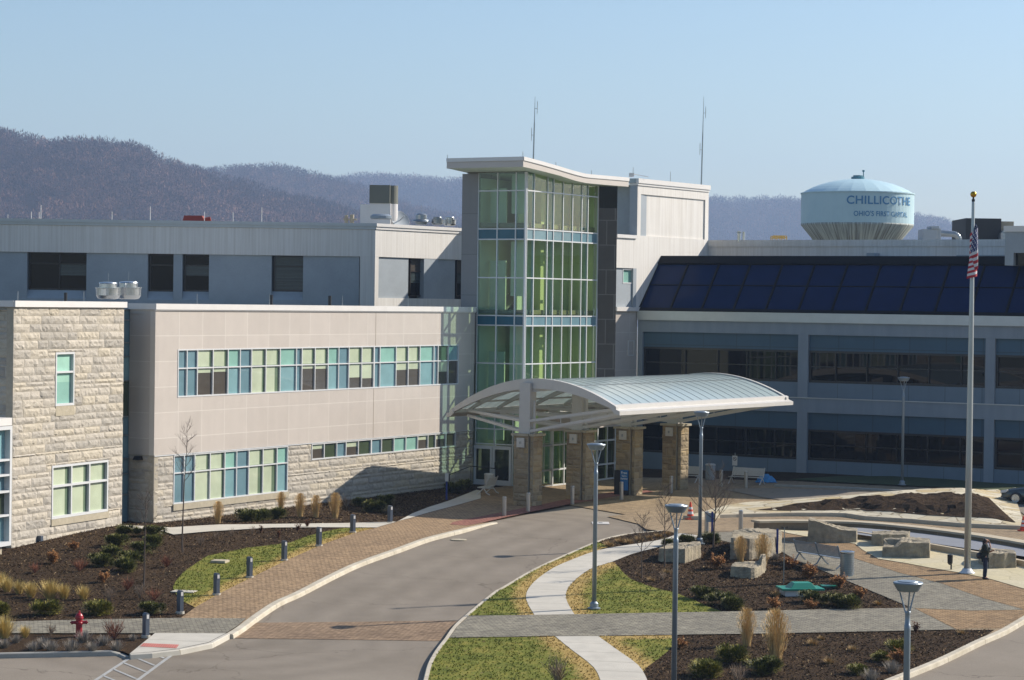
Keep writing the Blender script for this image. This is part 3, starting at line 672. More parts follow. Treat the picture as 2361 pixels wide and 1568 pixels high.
lcol = cols(PW, [403.5, 428, 452.4, 487.8, 521.7, 549, 577, 609.5, 641.9, 667]); lz1 = zp; lz0 = (PW.z(403, 1163) + PW.z(666, 1132)) / 2; lzm = PW.z(404, 1091)
rcol = cols(PW, [721.3, 750.6, 779.4, 800.8, 829.3, 859, 882.6, 911.1, 938.6, 966, 989.5, 1007.1, 1030.9, 1053.5]); rz0 = (PW.z(721.3, 1061) + PW.z(1054, 1029)) / 2; rz1 = zp - .02
H_u = (ucol[0], ucol[-1], uz0, uz1); H_l = (lcol[0], lcol[-1], lz0, lz1 + .1); H_r = (rcol[0], rcol[-1], rz0, rz1 + .2)
mb = MB(); slab(mb, 0, xe, zp, zt - .28, 0, .3, [H_u]); mb.box(PW.s(863) - .018, PW.s(863) + .018, -.006, 0, zp, uz0, 1); mb.box(PW.s(866) - .018, PW.s(866) + .018, -.006, 0, uz1, zt - .3, 1)
mb.build('panel_wall', [M_['panel'], M_['joint']], bw, PW.M)
mb = MB(); slab(mb, 0, xe, ZB, zp - .003, .02, .3, [H_l, H_r]); core = mb.build('mortar_backing', M_['mortar'], bw, PW.M)
mb = MB(); stones(mb, 0, xe, ZB + .9, zp - .06, [(lcol[0] - .0, lcol[-1], lz0 - .02, lz1), (rcol[0], rcol[-1], rz0 - .02, rz1 + .2)], 11, y=.02)
mb.build('stone_base', M_['limestone'], bw, PW.M)
mb = MB(); mb.box(0, xe, -.04, .0, zp - .055, zp - .01); mb.build('trim_band', M_['frame_white'], bw, PW.M)
mb = MB(); mb.box(lcol[0] - .05, lcol[-1] + .05, -.07, .1, lz0 - .3, lz0 - .01); mb.build('window_sill', M_['cap_stone'], bw, PW.M)
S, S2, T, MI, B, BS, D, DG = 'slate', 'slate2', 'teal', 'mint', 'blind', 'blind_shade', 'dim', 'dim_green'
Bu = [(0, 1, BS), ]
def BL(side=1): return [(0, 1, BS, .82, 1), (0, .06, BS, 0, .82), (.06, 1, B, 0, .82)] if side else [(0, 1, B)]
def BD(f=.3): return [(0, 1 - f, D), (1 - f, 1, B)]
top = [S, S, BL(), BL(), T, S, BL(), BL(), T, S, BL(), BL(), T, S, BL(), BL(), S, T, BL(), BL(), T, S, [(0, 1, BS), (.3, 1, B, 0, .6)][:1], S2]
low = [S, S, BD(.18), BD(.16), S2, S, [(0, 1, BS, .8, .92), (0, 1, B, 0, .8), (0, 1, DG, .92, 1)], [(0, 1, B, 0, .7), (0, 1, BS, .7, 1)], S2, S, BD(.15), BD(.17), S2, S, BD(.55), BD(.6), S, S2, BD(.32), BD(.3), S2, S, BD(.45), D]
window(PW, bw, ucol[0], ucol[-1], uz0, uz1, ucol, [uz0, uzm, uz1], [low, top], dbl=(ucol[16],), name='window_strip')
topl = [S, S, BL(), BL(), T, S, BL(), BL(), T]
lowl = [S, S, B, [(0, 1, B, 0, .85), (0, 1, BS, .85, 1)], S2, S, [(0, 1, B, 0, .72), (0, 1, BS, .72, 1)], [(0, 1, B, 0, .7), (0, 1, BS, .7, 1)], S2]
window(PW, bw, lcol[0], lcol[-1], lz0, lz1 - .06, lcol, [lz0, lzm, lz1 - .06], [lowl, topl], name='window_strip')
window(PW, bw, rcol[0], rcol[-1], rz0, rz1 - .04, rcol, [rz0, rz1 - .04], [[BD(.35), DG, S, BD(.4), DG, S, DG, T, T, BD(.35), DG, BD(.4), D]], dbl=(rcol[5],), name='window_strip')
mb = MB()   # coping, with a step where the concrete block stands behind it
mb.box(-.08, xe, -.1, .45, zt - .28, zt); mb.box(-.08, xe, -.06, .0, zt - .33, zt - .28)
mb.build('coping', M_['roof_white'], bw, PW.M)
# side return (shaded) at the left end, its lamp and the glass slit beyond
RWL = PW.sub(0, 0, (.861, -.509)); rl = RWL.s(299.5); RW = RWL.sub(rl, 0, (.861, -.509)); rx = -rl
mb = MB(); mb.box(0, rx, .0, .3, zp, zt - .28); mb.build('panel_wall', M_['panel'], bw, RW.M)
mb = MB(); mb.box(0, rx, .03, .3, ZB, zp - .003); mb.build('mortar_backing', M_['mortar'], bw, RW.M)
mb = MB(); stones(mb, 0, rx, ZB + .9, zp - .05, [], 31, y=.03, wmul=.9); mb.build('stone_base', M_['limestone'], bw, RW.M)
mb = MB(); mb.box(-.05, rx + .05, -.09, .4, zt - .28, zt - .002); mb.build('coping', M_['roof_white'], bw, RW.M)
SL = RW.sub(0, .1, dirang(28.4)); sl0 = SL.s(268)
mb = MB(); zc = [ZB + 1.5] + [SL.z(290, y) for y in (1140, 1092, 1057, 1003, 960, 878, 822, 790, 738)] + [zt - .3]
gl = MB(); gms = ['slate', 'dim_green', 'slate2']
for i in range(len(zc) - 1): gl.poly([(sl0, .05, zc[i]), (0, .05, zc[i]), (0, .05, zc[i + 1]), (sl0, .05, zc[i + 1])], [0, 0, 0, 0, 0, 1, 2, 0, 0, 0][i]); mb.box(sl0, -.05, -.02, .06, zc[i + 1] - .03, zc[i + 1] + .03)
mb.box(-.09, -.001, -.03, .08, zc[0], zt - .3)
f = mb.build('window_slit', M_['galv'], bw, SL.M); gl.build('glass', [M_[k] for k in gms], f, SL.M)
q = RW.hit(322, 1055)
mb = MB(); mb.hexa([(q[0] - .2, -.3, q[1] - .1), (q[0] + .2, -.3, q[1] - .1), (q[0] + .2, 0, q[1] - .1), (q[0] - .2, 0, q[1] - .1), (q[0] - .16, -.2, q[1] + .08), (q[0] + .16, -.2, q[1] + .08), (q[0] + .16, 0, q[1] + .08), (q[0] - .16, 0, q[1] + .08)])
tag(mb.build('wall_lamp', M_['black'], None, RW.M), 'black wedge-shaped lamp on the shaded stone return between the wings', 'wall lamp')
# flat roof behind the parapet
mb = MB(); mb.poly([(0, .45, zt - .5), (xe, .45, zt - .5), (xe, 22, zt - .5), (0, 22, zt - .5)]); mb.build('roof', mat('roof_membrane', 'b9b8b4', .8, var=.1, vs=.3), bw, PW.M)

# ================================================================= left stone block
c1 = onto(281, 1215, gz)
SBr = Wall(c1, dirang(21.1)); sl = SBr.hit(29, 1000)[0]
SB = SBr.sub(sl, 0, dirang(21.1)); L = -sl
bs = thing('stone_wing', 'split-face limestone block at the left edge, with a tall and a wide mint window', 'building', (*SB.w(0), gz(*SB.w(0)) ), 0, 'hospital wings')
zts = SB.z(285, 696)
w1 = (SB.s(129), SB.s(172), SB.z(150, 935), SB.z(150, 812)); w2 = (SB.s(123), SB.s(252.5), (SB.z(122, 1196) + SB.z(251, 1179)) / 2, (SB.z(124, 1072) + SB.z(253, 1061)) / 2)
mb = MB(); slab(mb, 0, L, ZB - 1.5, zts - .27, .02, .35, [w1, w2]); mb.build('mortar_backing', M_['mortar'], bs, SB.M)
mb = MB(); stones(mb, 0, L, ZB - .9, zts - .27, [w1, w2], 5, y=.02, rough=.03); mb.build('stone_wall', M_['limestone'], bs, SB.M)
m1 = SB.z(150, 857.5)
window(SB, bs, *w1, [w1[0], w1[1]], [w1[2], m1, w1[3]], [[[(0, .7, T), (.7, 1, MI)]], [MI]], depth=.12, fw=.09)
m2 = (SB.z(124, 1120) + SB.z(251, 1108)) / 2; wc = [w2[0], SB.s(168.5), SB.s(210), w2[1]]
g3 = lambda: [(0, 1, B, 0, .78), (0, 1, BS, .78, 1)]
window(SB, bs, *w2, wc, [w2[2], m2, w2[3]], [[g3(), g3(), g3()], [g3(), g3(), g3()]], depth=.12, fw=.1)
mb = MB(); mb.box(-.07, L + .07, -.12, .45, zts - .27, zts); mb.build('coping', M_['roof_white'], bs, SB.M)
mb = MB(); mb.box(w1[0], w1[1], -.03, .08, w1[2] - .45, w1[2] - .01); mb.build('window_sill', M_['cap_stone'], bs, SB.M)
mb = MB(); mb.box(w2[0] - .05, w2[1] + .05, -.05, .08, w2[2] - .3, w2[2] - .01); mb.build('window_sill', M_['cap_stone'], bs, SB.M)
# its shaded left side
SSl = SB.sub(0, 0, (.861, -.509)); SS = SSl.sub(-7, 0, (.861, -.509))
mb = MB(); mb.box(0, 6.8, .03, .3, ZB - 1.5, zts - .27); mb.build('mortar_backing', M_['mortar'], bs, SS.M)
mb = MB(); stones(mb, 0, 6.98, ZB - .9, zts - .27, [], 8, y=.03); mb.build('stone_wall', M_['limestone'], bs, SS.M)
mb = MB(); mb.box(0, 7.05, -.1, .35, zts - .27, zts - .003); mb.build('coping', M_['roof_white'], bs, SS.M)
mb = MB(); mb.poly([(0, .4, zts - .4), (L, .4, zts - .4), (L, 9, zts - .4), (0, 9, zts - .4)]); mb.build('roof', M_['roof_white'], bs, SB.M)
q = SB.hit(88, 1241); mb = MB(); mb.box(q[0] - .1, q[0] + .1, -.2, .0, q[1] - .12, q[1] + .12); tag(mb.build('wall_lamp', M_['bollard_grey'], None, SB.M, bevel=.01), 'small grey box lamp low on the limestone block near the glazed bay', 'wall lamp')
# glazed bay in front at the very left
GB = SB.sub(0, -.75, dirang(21.1)); gx1 = GB.s(30); zg1 = GB.z(15, 965); zg0 = GB.z(24, 1257)
gb = thing('glazed_bay', 'white-framed slate glass bay cut by the left picture edge, under a thin white cap', 'bay', (*GB.w(gx1), 0))
mb = MB(); mb.box(gx1 - 7, gx1, 0, 3, zg1 - .3, zg1 + .02); mb.build('cap', M_['roof_white'], gb, GB.M)
rws = [zg0] + [GB.z(10, y) for y in (1189, 1134, 1096, 1061)] + [zg1 - .34]
window(GB, gb, gx1 - 6, gx1, zg0, zg1 - .32, [gx1 - 6, gx1 - 4.2, gx1 - 2.1, gx1], rws, [[S2, S, S2], [S, B, DG], [S2, T, S], [S, S, S], [S, S2, S2]], depth=.25, fw=.16, mull=.09, name='glazing')
mb = MB(); mb.box(gx1 - 6, gx1 - .002, .3, .72, zg0 + .002, zg1 - .33); mb.build('side_panel', M_['frame_white'], gb, GB.M)
mb = MB(); mb.box(gx1 - 7, gx1 - .5, .12, .7, ZB - 1.5, zg0 - .004); mb.build('plinth', M_['cap_stone'], gb, GB.M)

# ================================================================= grey concrete block behind
OBd = 150.0; oc = at(863, 700, OBd)
OBw = Wall((oc.x, oc.y), (1, 0)); left = OBw.s(-60); OB = OBw.sub(left, 0, (1, 0)); LX = -left
bo = thing('concrete_block', 'grey concrete upper storey behind the wings, with deep dark windows and a fluted parapet band', 'building', (oc.x, oc.y, 0), 0, 'hospital wings')
zr = OB.z(860, 515); zb1 = OB.z(400, 585.5); zc1 = zr - .38
wins = [(66, 197), (344, 397.5), (424, 479.5), (630, 696.5)]
hs = [(OB.s(a - 6), OB.s(b), OB.z(a, 692), zb1 + .1) for a, b in wins]
mb = MB(); slab(mb, 0, LX - 1.0, 8, zb1, .12, .6, hs); mb.build('lower_wall', M_['smooth_grey'], bo, OB.M)
mb = MB(); mb.box(0, LX, 0, .6, zb1, zc1); mb.box(LX - .95, LX, .0, .5, 8, zb1 - .003, 0); mb.build('fluted_band', M_['fluted'], bo, OB.M)
mb = MB(); mb.box(0, LX + .1, -.12, .7, zr - .2, zr); mb.box(0, LX + .06, -.06, .6, zc1 + .003, zr - .2, 0); mb.build('cornice', M_['coping'], bo, OB.M)
mb = MB(); mb.box(0, LX - .01, .62, .7, 8, zb1); mb.build('inner_wall', M_['black'], bo, OB.M)
mb = MB(); mb.poly([(0, .6, zr - .3), (LX, .6, zr - .3), (LX + 8, 22, zr - .3), (0, 22, zr - .3)]); mb.build('roof', bpy.data.materials['roof_membrane'], bo, OB.M)
for i, (a, b) in enumerate(wins):
    x0, x1 = OB.s(a, .5), OB.s(b, .5) + .25; z0, z1 = OB.z(a, 671 if i else 667, .5), zb1
    cs = [x0, (x0 + x1) / 2, x1] if i == 0 else [x0, x1]; zm = z0 + (z1 - z0) * .7
    fl = [['dark_window'] * (len(cs) - 1), ['dark_window'] * (len(cs) - 1)]
    if i == 0: fl[0][1] = [(0, .55, 'dark_window'), (.55, 1, 'slat_blind')]
    if i == 2: fl[0][0] = [(0, .6, 'dark_window'), (.6, 1, 'slat_blind')]
    if i == 3: fl = [['slat_blind'], ['slat_blind']]
    window(OB, bo, x0, x1, z0, z1, cs, [z0, zm, z1], fl, depth=.55, fw=.07, fm='frame_bronze', proud=-.46)
    mb = MB(); mb.hexa([(x0 - .15, .5, 8), (x1, .5, 8), (x1, .6, 8), (x0 - .15, .6, 8), (x0 - .15, .49, z0 - .02), (x1, .49, z0 - .02), (x1, .6, z0 - .02), (x0 - .15, .6, z0 - .02)])
    mb.hexa([(hs[i][0], .1, 8.2), (hs[i][1], .1, 8.2), (hs[i][1], .5, 8.2), (hs[i][0], .5, 8.2), (hs[i][0], .1, z0 - .55), (hs[i][1], .1, z0 - .55), (hs[i][1], .49, z0 - .04), (hs[i][0], .49, z0 - .04)])
    mb.build('window_sill', M_['smooth_grey'], bo, OB.M)
OR = Wall((oc.x, oc.y), dirang(36)); LR = OR.s(1100)
hr = [(OR.s(942), OR.s(976), OR.z(955, 690), zb1 + .1), (OR.s(1049.5), OR.s(1092), OR.z(1060, 690), zb1 + .1)]
mb = MB(); slab(mb, .35, OR.s(976), 8, zb1, .1, .6, hr[:1]); slab(mb, OR.s(976), OR.s(1009), 8, zb1, .02, .6); slab(mb, OR.s(1009), LR, 8, zb1, .1, .6, hr[1:]); mb.build('lower_wall', M_['smooth_grey'], bo, OR.M)
mb = MB(); mb.box(0, LR, 0, .6, zb1 + .002, zc1); mb.box(0.003, .38, 0.003, .5, 8, zb1 - .003); mb.box(.38, LR, .0, .1, 8, OR.z(950, 688)); mb.build('fluted_band', M_['fluted'], bo, OR.M)
mb = MB(); mb.box(-.05, LR, -.12, .7, zr - .2, zr + .002); mb.box(-.03, LR, -.06, .6, zc1 + .003, zr - .2); mb.build('cornice', M_['roof_white'], bo, OR.M)
mb = MB(); mb.box(.3, LR, .62, .7, 8, zb1 - .01); mb.build('inner_wall', M_['black'], bo, OR.M)
for a, b in ((943, 969), (1050, 1073)):
    x0, x1 = OR.s(a, .3), OR.s(b, .3) ; z0 = OR.z(a, 683, .3)
    window(OR, bo, x0, x1, z0, zb1, [x0, x1], [z0, z0 + (zb1 - z0) * .65, zb1], [[[(0, .55, 'dark_window'), (.55, 1, 'slat_blind')]], ['dim']], depth=.35, fw=.06, fm='frame_bronze', proud=-.28)
# ================================================================= glass stair tower
tp = PW.w(PW.s(1099))
TLd = (.861, -.509)
TL = Wall(tp, TLd); wL = TL.s(1209.5); cr = TL.w(wL)                 # left face, near corner
TR = Wall(cr, dirang(30.6)); wR = TR.s(1376)
gzt = gz(*cr)
bt = thing('glass_tower', 'tall green glass stair tower under a swooping pale roof at the centre', 'tower', (cr[0], cr[1], gzt), 0, 'hospital wings')
def zy(v): return TR.z(1210, (400 + v / 2.6133) / 1.2712)
rails = [zy(v) for v in (412, 706, 787, 1083, 1375, 1450)]
r2 = [TR.z(1207, y) for y in (839.5, 992, 1027)]
ztop = zy(258)
zf = gzt + .05
lm = [0] + [TL.s(x) for x in (1143.3, 1185.7)] + [wL]
rm = [0] + [TR.s((1200 + x / 2.6133) / 1.2712) for x in (938, 1040, 1087, 1160, 1232, 1303, 1350)] + [wR - .15]
RZ = [zf, r2[2], r2[1], r2[0], rails[5], rails[4], rails[3], rails[2], rails[1], rails[0], ztop]
def tower_face(wall, cs, slate_cols, clear, zs, spand, door=None, topz=None, fw=.07, sp='slate'):
    mb = MB(); zs = list(zs)
    for i, c in enumerate(cs): mb.box(c - fw / 2 if i else 0, c + fw / 2 if i < len(cs) - 1 else c, -.05, .1, zf, topz(c) if topz else zs[-1])
    for z in zs[1:]:
        for i in range(len(cs) - 1):
            if topz and z > topz(cs[i + 1]) - .1: continue
            mb.box(cs[i] + fw / 2, cs[i + 1] - fw / 2, -.045, .09, z - fw / 2, z + fw / 2)
    f = mb.build('curtain_wall', M_['frame_white'], bt, wall.M)
    g = MB(); mats = [M_[clear], M_[sp], M_['blue_clear']]
    for r in range(len(zs) - 1):
        for i in range(len(cs) - 1):
            if door and r == 0 and i in door: continue
            za, zb = zs[r], zs[r + 1]; zl, zr_ = zb, zb
            if topz and r == len(zs) - 2: zl, zr_ = topz(cs[i]), topz(cs[i + 1])
            k = 1 if (r in spand) else (2 if i in slate_cols else 0)
            g.poly([(cs[i], .0, za), (cs[i + 1], .0, za), (cs[i + 1], .0, zr_), (cs[i], .0, zl)], k)
    g.build('glass', mats, f, wall.M); return f
# roof edge heights along the right face: follows the swoop
edge_px = [(870, 232), (1000, 262), (1150, 300), (1270, 340), (1350, 357), (1500, 371), (1677, 385)]
ROOF = TR.sub(0, -.9, dirang(30.6))
E_b = [ROOF.hit(*zK(x, y)) for x, y in edge_px]                      # (s, z) of the fascia's lower edge
def interp(P, s):
    if s <= P[0][0]: return P[0][1]
    for (a, za), (b, zb) in zip(P[:-1], P[1:]):
        if s <= b: return za + (zb - za) * (s - a) / (b - a)
    return P[-1][1]
topR = lambda s: min(interp(E_b, s) - .05, 99)
tower_face(TR, rm, (0, 2, 6), 'green_clear', RZ[:-1] + [ztop], (4, 7), None, topR)
tower_face(TL, lm, (), 'blue_clear', RZ, (4, 7), (0, 1), lambda s: topR(0) - .02, sp='slate_shaded')
# the solid corner strip, side pier, dark tiled wall
mb = MB(); mb.box(wL - .09, wL + .02, -.09, .1, zf, topR(0)); mb.build('corner_post', M_['frame_white'], bt, TL.M)
pL = TL.s(1061)
mb = MB(); mb.box(pL, -.02, 0, 1.6, 8, topR(0) - .05); mb.build('side_pier', grid_mat('pier_panel', '8e8b88', '928f8c', 1.5, 2.4, .02, '7b7875', .5, 0, var=.04), bt, TL.M)
mb = MB(); mb.box(.02, lm[1] - .0, .12, .6, zf - 1, zf); mb.build('threshold', M_['concrete'], bt, TL.M)
tt = TR.w(wR); TW = Wall(tt, (1, -.06)); wt = TW.s(1418.5)
mb = MB(); mb.box(0, wt, 0, .5, zf - .5, TW.z(1400, 480)); mb.box(0.003, wt - .003, 0.003, .5, TW.z(1400, 480), topR(99) - .02, 1)
mb.build('dark_tiled_wall', [M_['dark_tile'], M_['dark_window']], bt, TW.M)
# interior: floors at the slate bands, back walls, stair flights
depth_in = wL - pL - .25
fl = MB(); inn = MB()
for z in (rails[4], rails[1]): fl.box(.12, wR - .2, .15, depth_in - .02, z + .1, z + .35)
fl.box(.12, wR - .2, .15, depth_in - .02, rails[0] + 1.05, rails[0] + 1.15)
fl.box(.12, wR - .2, .15, depth_in - .02, zf - .1, zf + .02)
fl.build('floor_slabs', M_['interior_floor'], bt, TR.M)
inn.box(.12, wR - .2, depth_in, depth_in + .15, zf, ztop - .3)        # back wall facing the long glass face
inn.box(wR - .3, wR - .15, .2, depth_in, zf, topR(99) - .1)
for za_, zb_ in ((zf, rails[4] + .1), (rails[4] + .35, rails[1] + .1), (rails[1] + .35, rails[0] + 1.0)): inn.box(2.3, wR - .32, 1.9, 2.05, za_, zb_)
inn.box(4.0, 4.35, 1.3, 1.88, zf + .4, rails[0] + .9)
inn.build('interior_walls', M_['interior'], bt, TR.M)
mb = MB(); mb.box(.03, .08, .14, 4.4, zf, ztop - .4); 
for za_, zb_ in ((zf + 2.6, rails[4] - .1), (rails[4] + .35, rails[2] - .1), (rails[2] + .1, rails[1] - .1), (rails[1] + .35, rails[0] + 1.0)):
    hh_ = zb_ - za_; mb.box(.25, 1.35, .95, 1.05, za_, za_ + hh_ * .72); mb.box(1.7, 2.7, .95, 1.05, za_ + hh_ * .2, zb_)
mb.build('interior_walls', M_['interior'], bt, TL.M)
mb = MB()
for k, (za, zb) in enumerate(((zf, rails[4]), (rails[4] + .3, rails[1]))):
    zmid = (za + zb) / 2
    mb.hexa([(1.2, 2.2, za), (1.5, 2.2, za), (1.5, 3.6, za), (1.2, 3.6, za), (6.6, 2.2, zmid), (6.9, 2.2, zmid), (6.9, 3.6, zmid), (6.6, 3.6, zmid)])
    mb.hexa([(6.6, 3.7, zmid - .2), (6.9, 3.7, zmid - .2), (6.9, 5, zmid - .2), (6.6, 5, zmid - .2), (1.2, 3.7, zb - .2), (1.5, 3.7, zb - .2), (1.5, 5, zb - .2), (1.2, 5, zb - .2)])
mb.build('stairs', M_['interior_floor'], bt, TR.M)
# roof: fascia with swoop, overhanging both faces
mb = MB(); N = 26; a0 = E_b[0][0]; s0, s1 = a0, E_b[-1][0]; th = ROOF.z(*zK(870, 153)) - E_b[0][1]
zt_px = [(870, 153), (1010, 190), (1130, 225), (1250, 262), (1350, 287), (1500, 300), (1677, 315)]; E_t = [ROOF.hit(*zK(x, y)) for x, y in zt_px]
back = TL.s(1024); bl = math.hypot(back, 0) + wL
dL = Vector((-TLd[0], -TLd[1])).normalized()                        # towards the left rear, along the left face
lx, ly = ROOF.d.dot(dL), ROOF.n.dot(dL)
def smooth(P, s): return (interp(P, s - .35) + interp(P, s) * 2 + interp(P, s + .35)) / 4
roofL = None
cornerw = Vector(ROOF.w(s0)); LF = Wall((cornerw.x, cornerw.y), TLd); LL = -LF.s(1024.5)
# stay in the roof frame; the left fascia runs back along dL
rows = []
for i in range(N + 1):
    s = s0 + (s1 - s0) * i / N; zb, zt_ = smooth(E_b, s), smooth(E_t, s)
    fr = (s, 0); bk = (s + lx * LL, ly * LL)
    rows.append((fr, bk, zb, zt_))
for i in range(N):
    (f1, b1, zb, zt1), (f2, b2, zb2, zt2) = rows[i], rows[i + 1]
    mb.poly([(*f1, zb), (*f2, zb2), (*f2, zt2 - .22), (*f1, zt1 - .22)], 0)              # fascia
    mb.poly([(f1[0], f1[1] - .05, zt1 - .22), (f2[0], f2[1] - .05, zt2 - .22), (f2[0], f2[1] - .05, zt2), (f1[0], f1[1] - .05, zt1)], 1)
    mb.poly([(f1[0], f1[1] - .05, zt1), (f2[0], f2[1] - .05, zt2), (*b2, zt2), (*b1, zt1)], 1)
    mb.poly([(f1[0], f1[1] - .05, zt1 - .22), (*f1, zt1 - .22), (*f2, zt2 - .22), (f2[0], f2[1] - .05, zt2 - .22)], 1)
    mb.poly([(*f2, zb2), (*f1, zb), (*b1, zb), (*b2, zb2)], 2)
f, b, zb, zt1 = rows[0]
mb.poly([(*b, zb), (*f, zb), (*f, zt1 - .22), (*b, zt1 - .22)], 0); mb.poly([(b[0] - .05, b[1], zt1 - .22), (f[0] - .05, f[1] - .05, zt1 - .22), (f[0] - .05, f[1] - .05, zt1), (b[0] - .05, b[1], zt1)], 1)
mb.poly([(b[0] - .05, b[1], zt1), (f[0] - .05, f[1] - .05, zt1), (*f, zt1), (*b, zt1)], 1)
f, b, zb, zt1 = rows[-1]; mb.poly([(*f, zb), (*b, zb), (*b, zt1), (*f, zt1)], 0)
mb.poly([(*rows[0][1], rows[0][2]), (*rows[0][1], rows[0][3]), (*rows[-1][1], rows[-1][3]), (*rows[-1][1], rows[-1][2])], 0)
mb.build('roof', [M_['panel_plain'], M_['roof_white'], M_['interior']], bt, ROOF.M)
# entrance doors in the left face
ds = [.12, (TL.s(1143.3)), TL.s(1185.7)]
mb = MB(); g = MB(); zd = r2[2]
dx0, dx1 = TL.s(1097), TL.s(1183); dm = (dx0 + dx1) / 2
for a, b in ((dx0, dm - .02), (dm + .02, dx1)):
    mb = MB(); mb.box(a, a + .14, -.07, .05, zf, zd - .1); mb.box(b - .14, b, -.07, .05, zf, zd - .1); mb.box(a + .14, b - .14, -.07, .05, zf, zf + .3); mb.box(a + .14, b - .14, -.07, .05, zd - .3, zd - .1)
    dr = mb.build('door', M_['frame_white'], bt, TL.M)
    g = MB(); g.poly([(a + .1, 0.01, zf + .25), (b - .1, 0.01, zf + .25), (b - .1, 0.01, zd - .25), (a + .1, 0.01, zd - .25)]); g.build('glass', M_['grey_clear'], dr, TL.M)
    h = MB(); hx = b - .2 if a == dx0 else a + .2; h.tube((hx, -.12, zf + .95), (hx, -.12, zf + 1.35), .02); h.build('handle', M_['black'], dr, TL.M)
# beige entrance vestibule beside the tower, under the canopy
vw = TR.s(1243); V = TR.sub(vw, -1.0, dirang(30.6)); VL = V.s(1437)
vz1 = V.z(1290, 993); vz2 = V.z(1250, 955)
bv = thing('entrance_vestibule', 'glazed entrance lobby with a beige fascia under the curved canopy', 'vestibule', (*V.w(0), gz(*V.w(0))))
mb = MB(); mb.box(0, VL, -.05, 1, vz1, vz2); mb.build('fascia', M_['panel_plain'], bv, V.M)
vc = [0, V.s(1250), V.s(1303), V.s(1358), V.s(1380), V.s(1402), V.s(1420), VL]
mb = MB(); g = MB()
for c in vc: mb.box(c, c + .09, -.03, .12, zf - .1, vz1)
for z in (zf - .02, zf + .9, zf + 2.35):
    for a, b in zip(vc[:-1], vc[1:]): mb.box(a + .09, b, -.02, .1, z, z + .1)
g.poly([(0, .03, zf), (VL, .03, zf), (VL, .03, vz1), (0, .03, vz1)])
f = mb.build('glazing_frame', M_['frame_white'], bv, V.M); g.build('glass', M_['green_clear'], f, V.M)
mb = MB(); mb.box(.1, VL - .1, .98, 1.0, zf, zf + .05); mb.build('floor_edge', M_['interior_floor'], bv, V.M)

# ================================================================= white block right of the tower, then the long shaded facade
fb = onto(1850, 1092, gz)
RF0 = Wall((fb.x, fb.y), (.856, -.517)); fl0 = RF0.s(1470); RF = RF0.sub(fl0, 0, (.856, -.517))
WB0 = Wall(RF.w(0), dirang(34)); wb0 = WB0.s(1417); WB = WB0.sub(wb0, 0, dirang(34)); WX = WB.s(1629)
bb = thing('white_block', 'sunlit cream concrete block between glass tower and shaded wing, one small teal window', 'building', (*WB.w(0), 0), 0, 'hospital wings')
x65, zmid = WB.s(1465), WB.z(1440, 618); zlow = WB.z(1440, 713)
ztop_ = (WB.z(1465, 408) + WB.z(1628, 430)) / 2; zfld = WB.z(1540, 548); zst = WB.z(1440, 541)
wn_ = (WB.s(1436), WB.s(1459), WB.z(1447, 654), WB.z(1447, 620))
mb = MB(); slab(mb, 0, x65, zmid, zst - .1, 0, .5); slab(mb, x65, WX, zlow, zfld, 0, .5); x73, x22 = WB.s(1473), WB.s(1621)
fz1 = (WB.z(1475, 443) + WB.z(1620, 465)) / 2
slab(mb, x65, WX, zfld, ztop_ - .45, 0, .5, [(x73, x22, zfld + .02, fz1)]); mb.box(x73, x22, .08, .5, zfld + .02, fz1)
mb.build('fluted_wall', M_['fluted'], bb, WB.M)
mb = MB(); slab(mb, 0, x65 - .4, zlow, zmid, .1, .5, [wn_]); mb.box(x65 - .4, x65, .0, .5, zlow, zmid - .003); mb.build('lower_wall', M_['smooth_grey'], bb, WB.M)
window(WB, bb, *wn_, [wn_[0], wn_[1]], [wn_[2], wn_[3]], [[T]], depth=.2, fw=.07, proud=-.08)
mb = MB(); mb.box(x65 - .08, WX + .05, -.12, .8, ztop_ - .3, ztop_); mb.box(x65 - .05, WX, -.06, .6, ztop_ - .45, ztop_ - .3); mb.box(0, x65 - .1, -.1, .6, zst - .22, zst); mb.box(0, WB.s(1470), -.15, .5, zlow - .12, zlow + .15)
mb.build('coping', M_['roof_white'], bb, WB.M)
mb = MB(); mb.box(0, WB.s(1470), .05, .5, zf - .3, zlow - .12); mb.build('panel_wall', M_['panel'], bb, WB.M)
tn = (WB.s(1449), WB.s(1463), WB.z(1455, 820), WB.z(1455, 785))
window(WB, bb, *tn, [tn[0], tn[1]], [tn[2], tn[3]], [[S]], depth=.08, fw=.05, proud=-.02)
# return of the upper block and the shaded wall set back behind
WL = WB.sub(x65, 0, (.861, -.509)); a = WL.s(1447.5)
mb = MB(); mb.box(a, -.003, .0, 6, zst - .3, ztop_ - .3); mb.build('side_wall', M_['smooth_grey'], bb, WL.M)
mb = MB(); mb.box(a - .1, -.1, -.1, 6, ztop_ - .3, ztop_ - .003); mb.build('coping', M_['galv'], bb, WL.M)
mb = MB(); q = WB.w(0); mb.box(-3, a, 1.2, 1.6, zst - .3, WL.z(1430, 428, 1.2)); mb.build('back_wall', M_['smooth_grey'], bb, WL.M)
mb = MB(); mb.poly([(x65, .5, ztop_ - .4), (WX, .5, ztop_ - .4), (WX, 12, ztop_ - .4), (x65, 12, ztop_ - .4)]); mb.box(WX - .5, WX - .01, .5, 10, zlow, ztop_ - .45); mb.build('roof', M_['roof_white'], bb, WB.M)

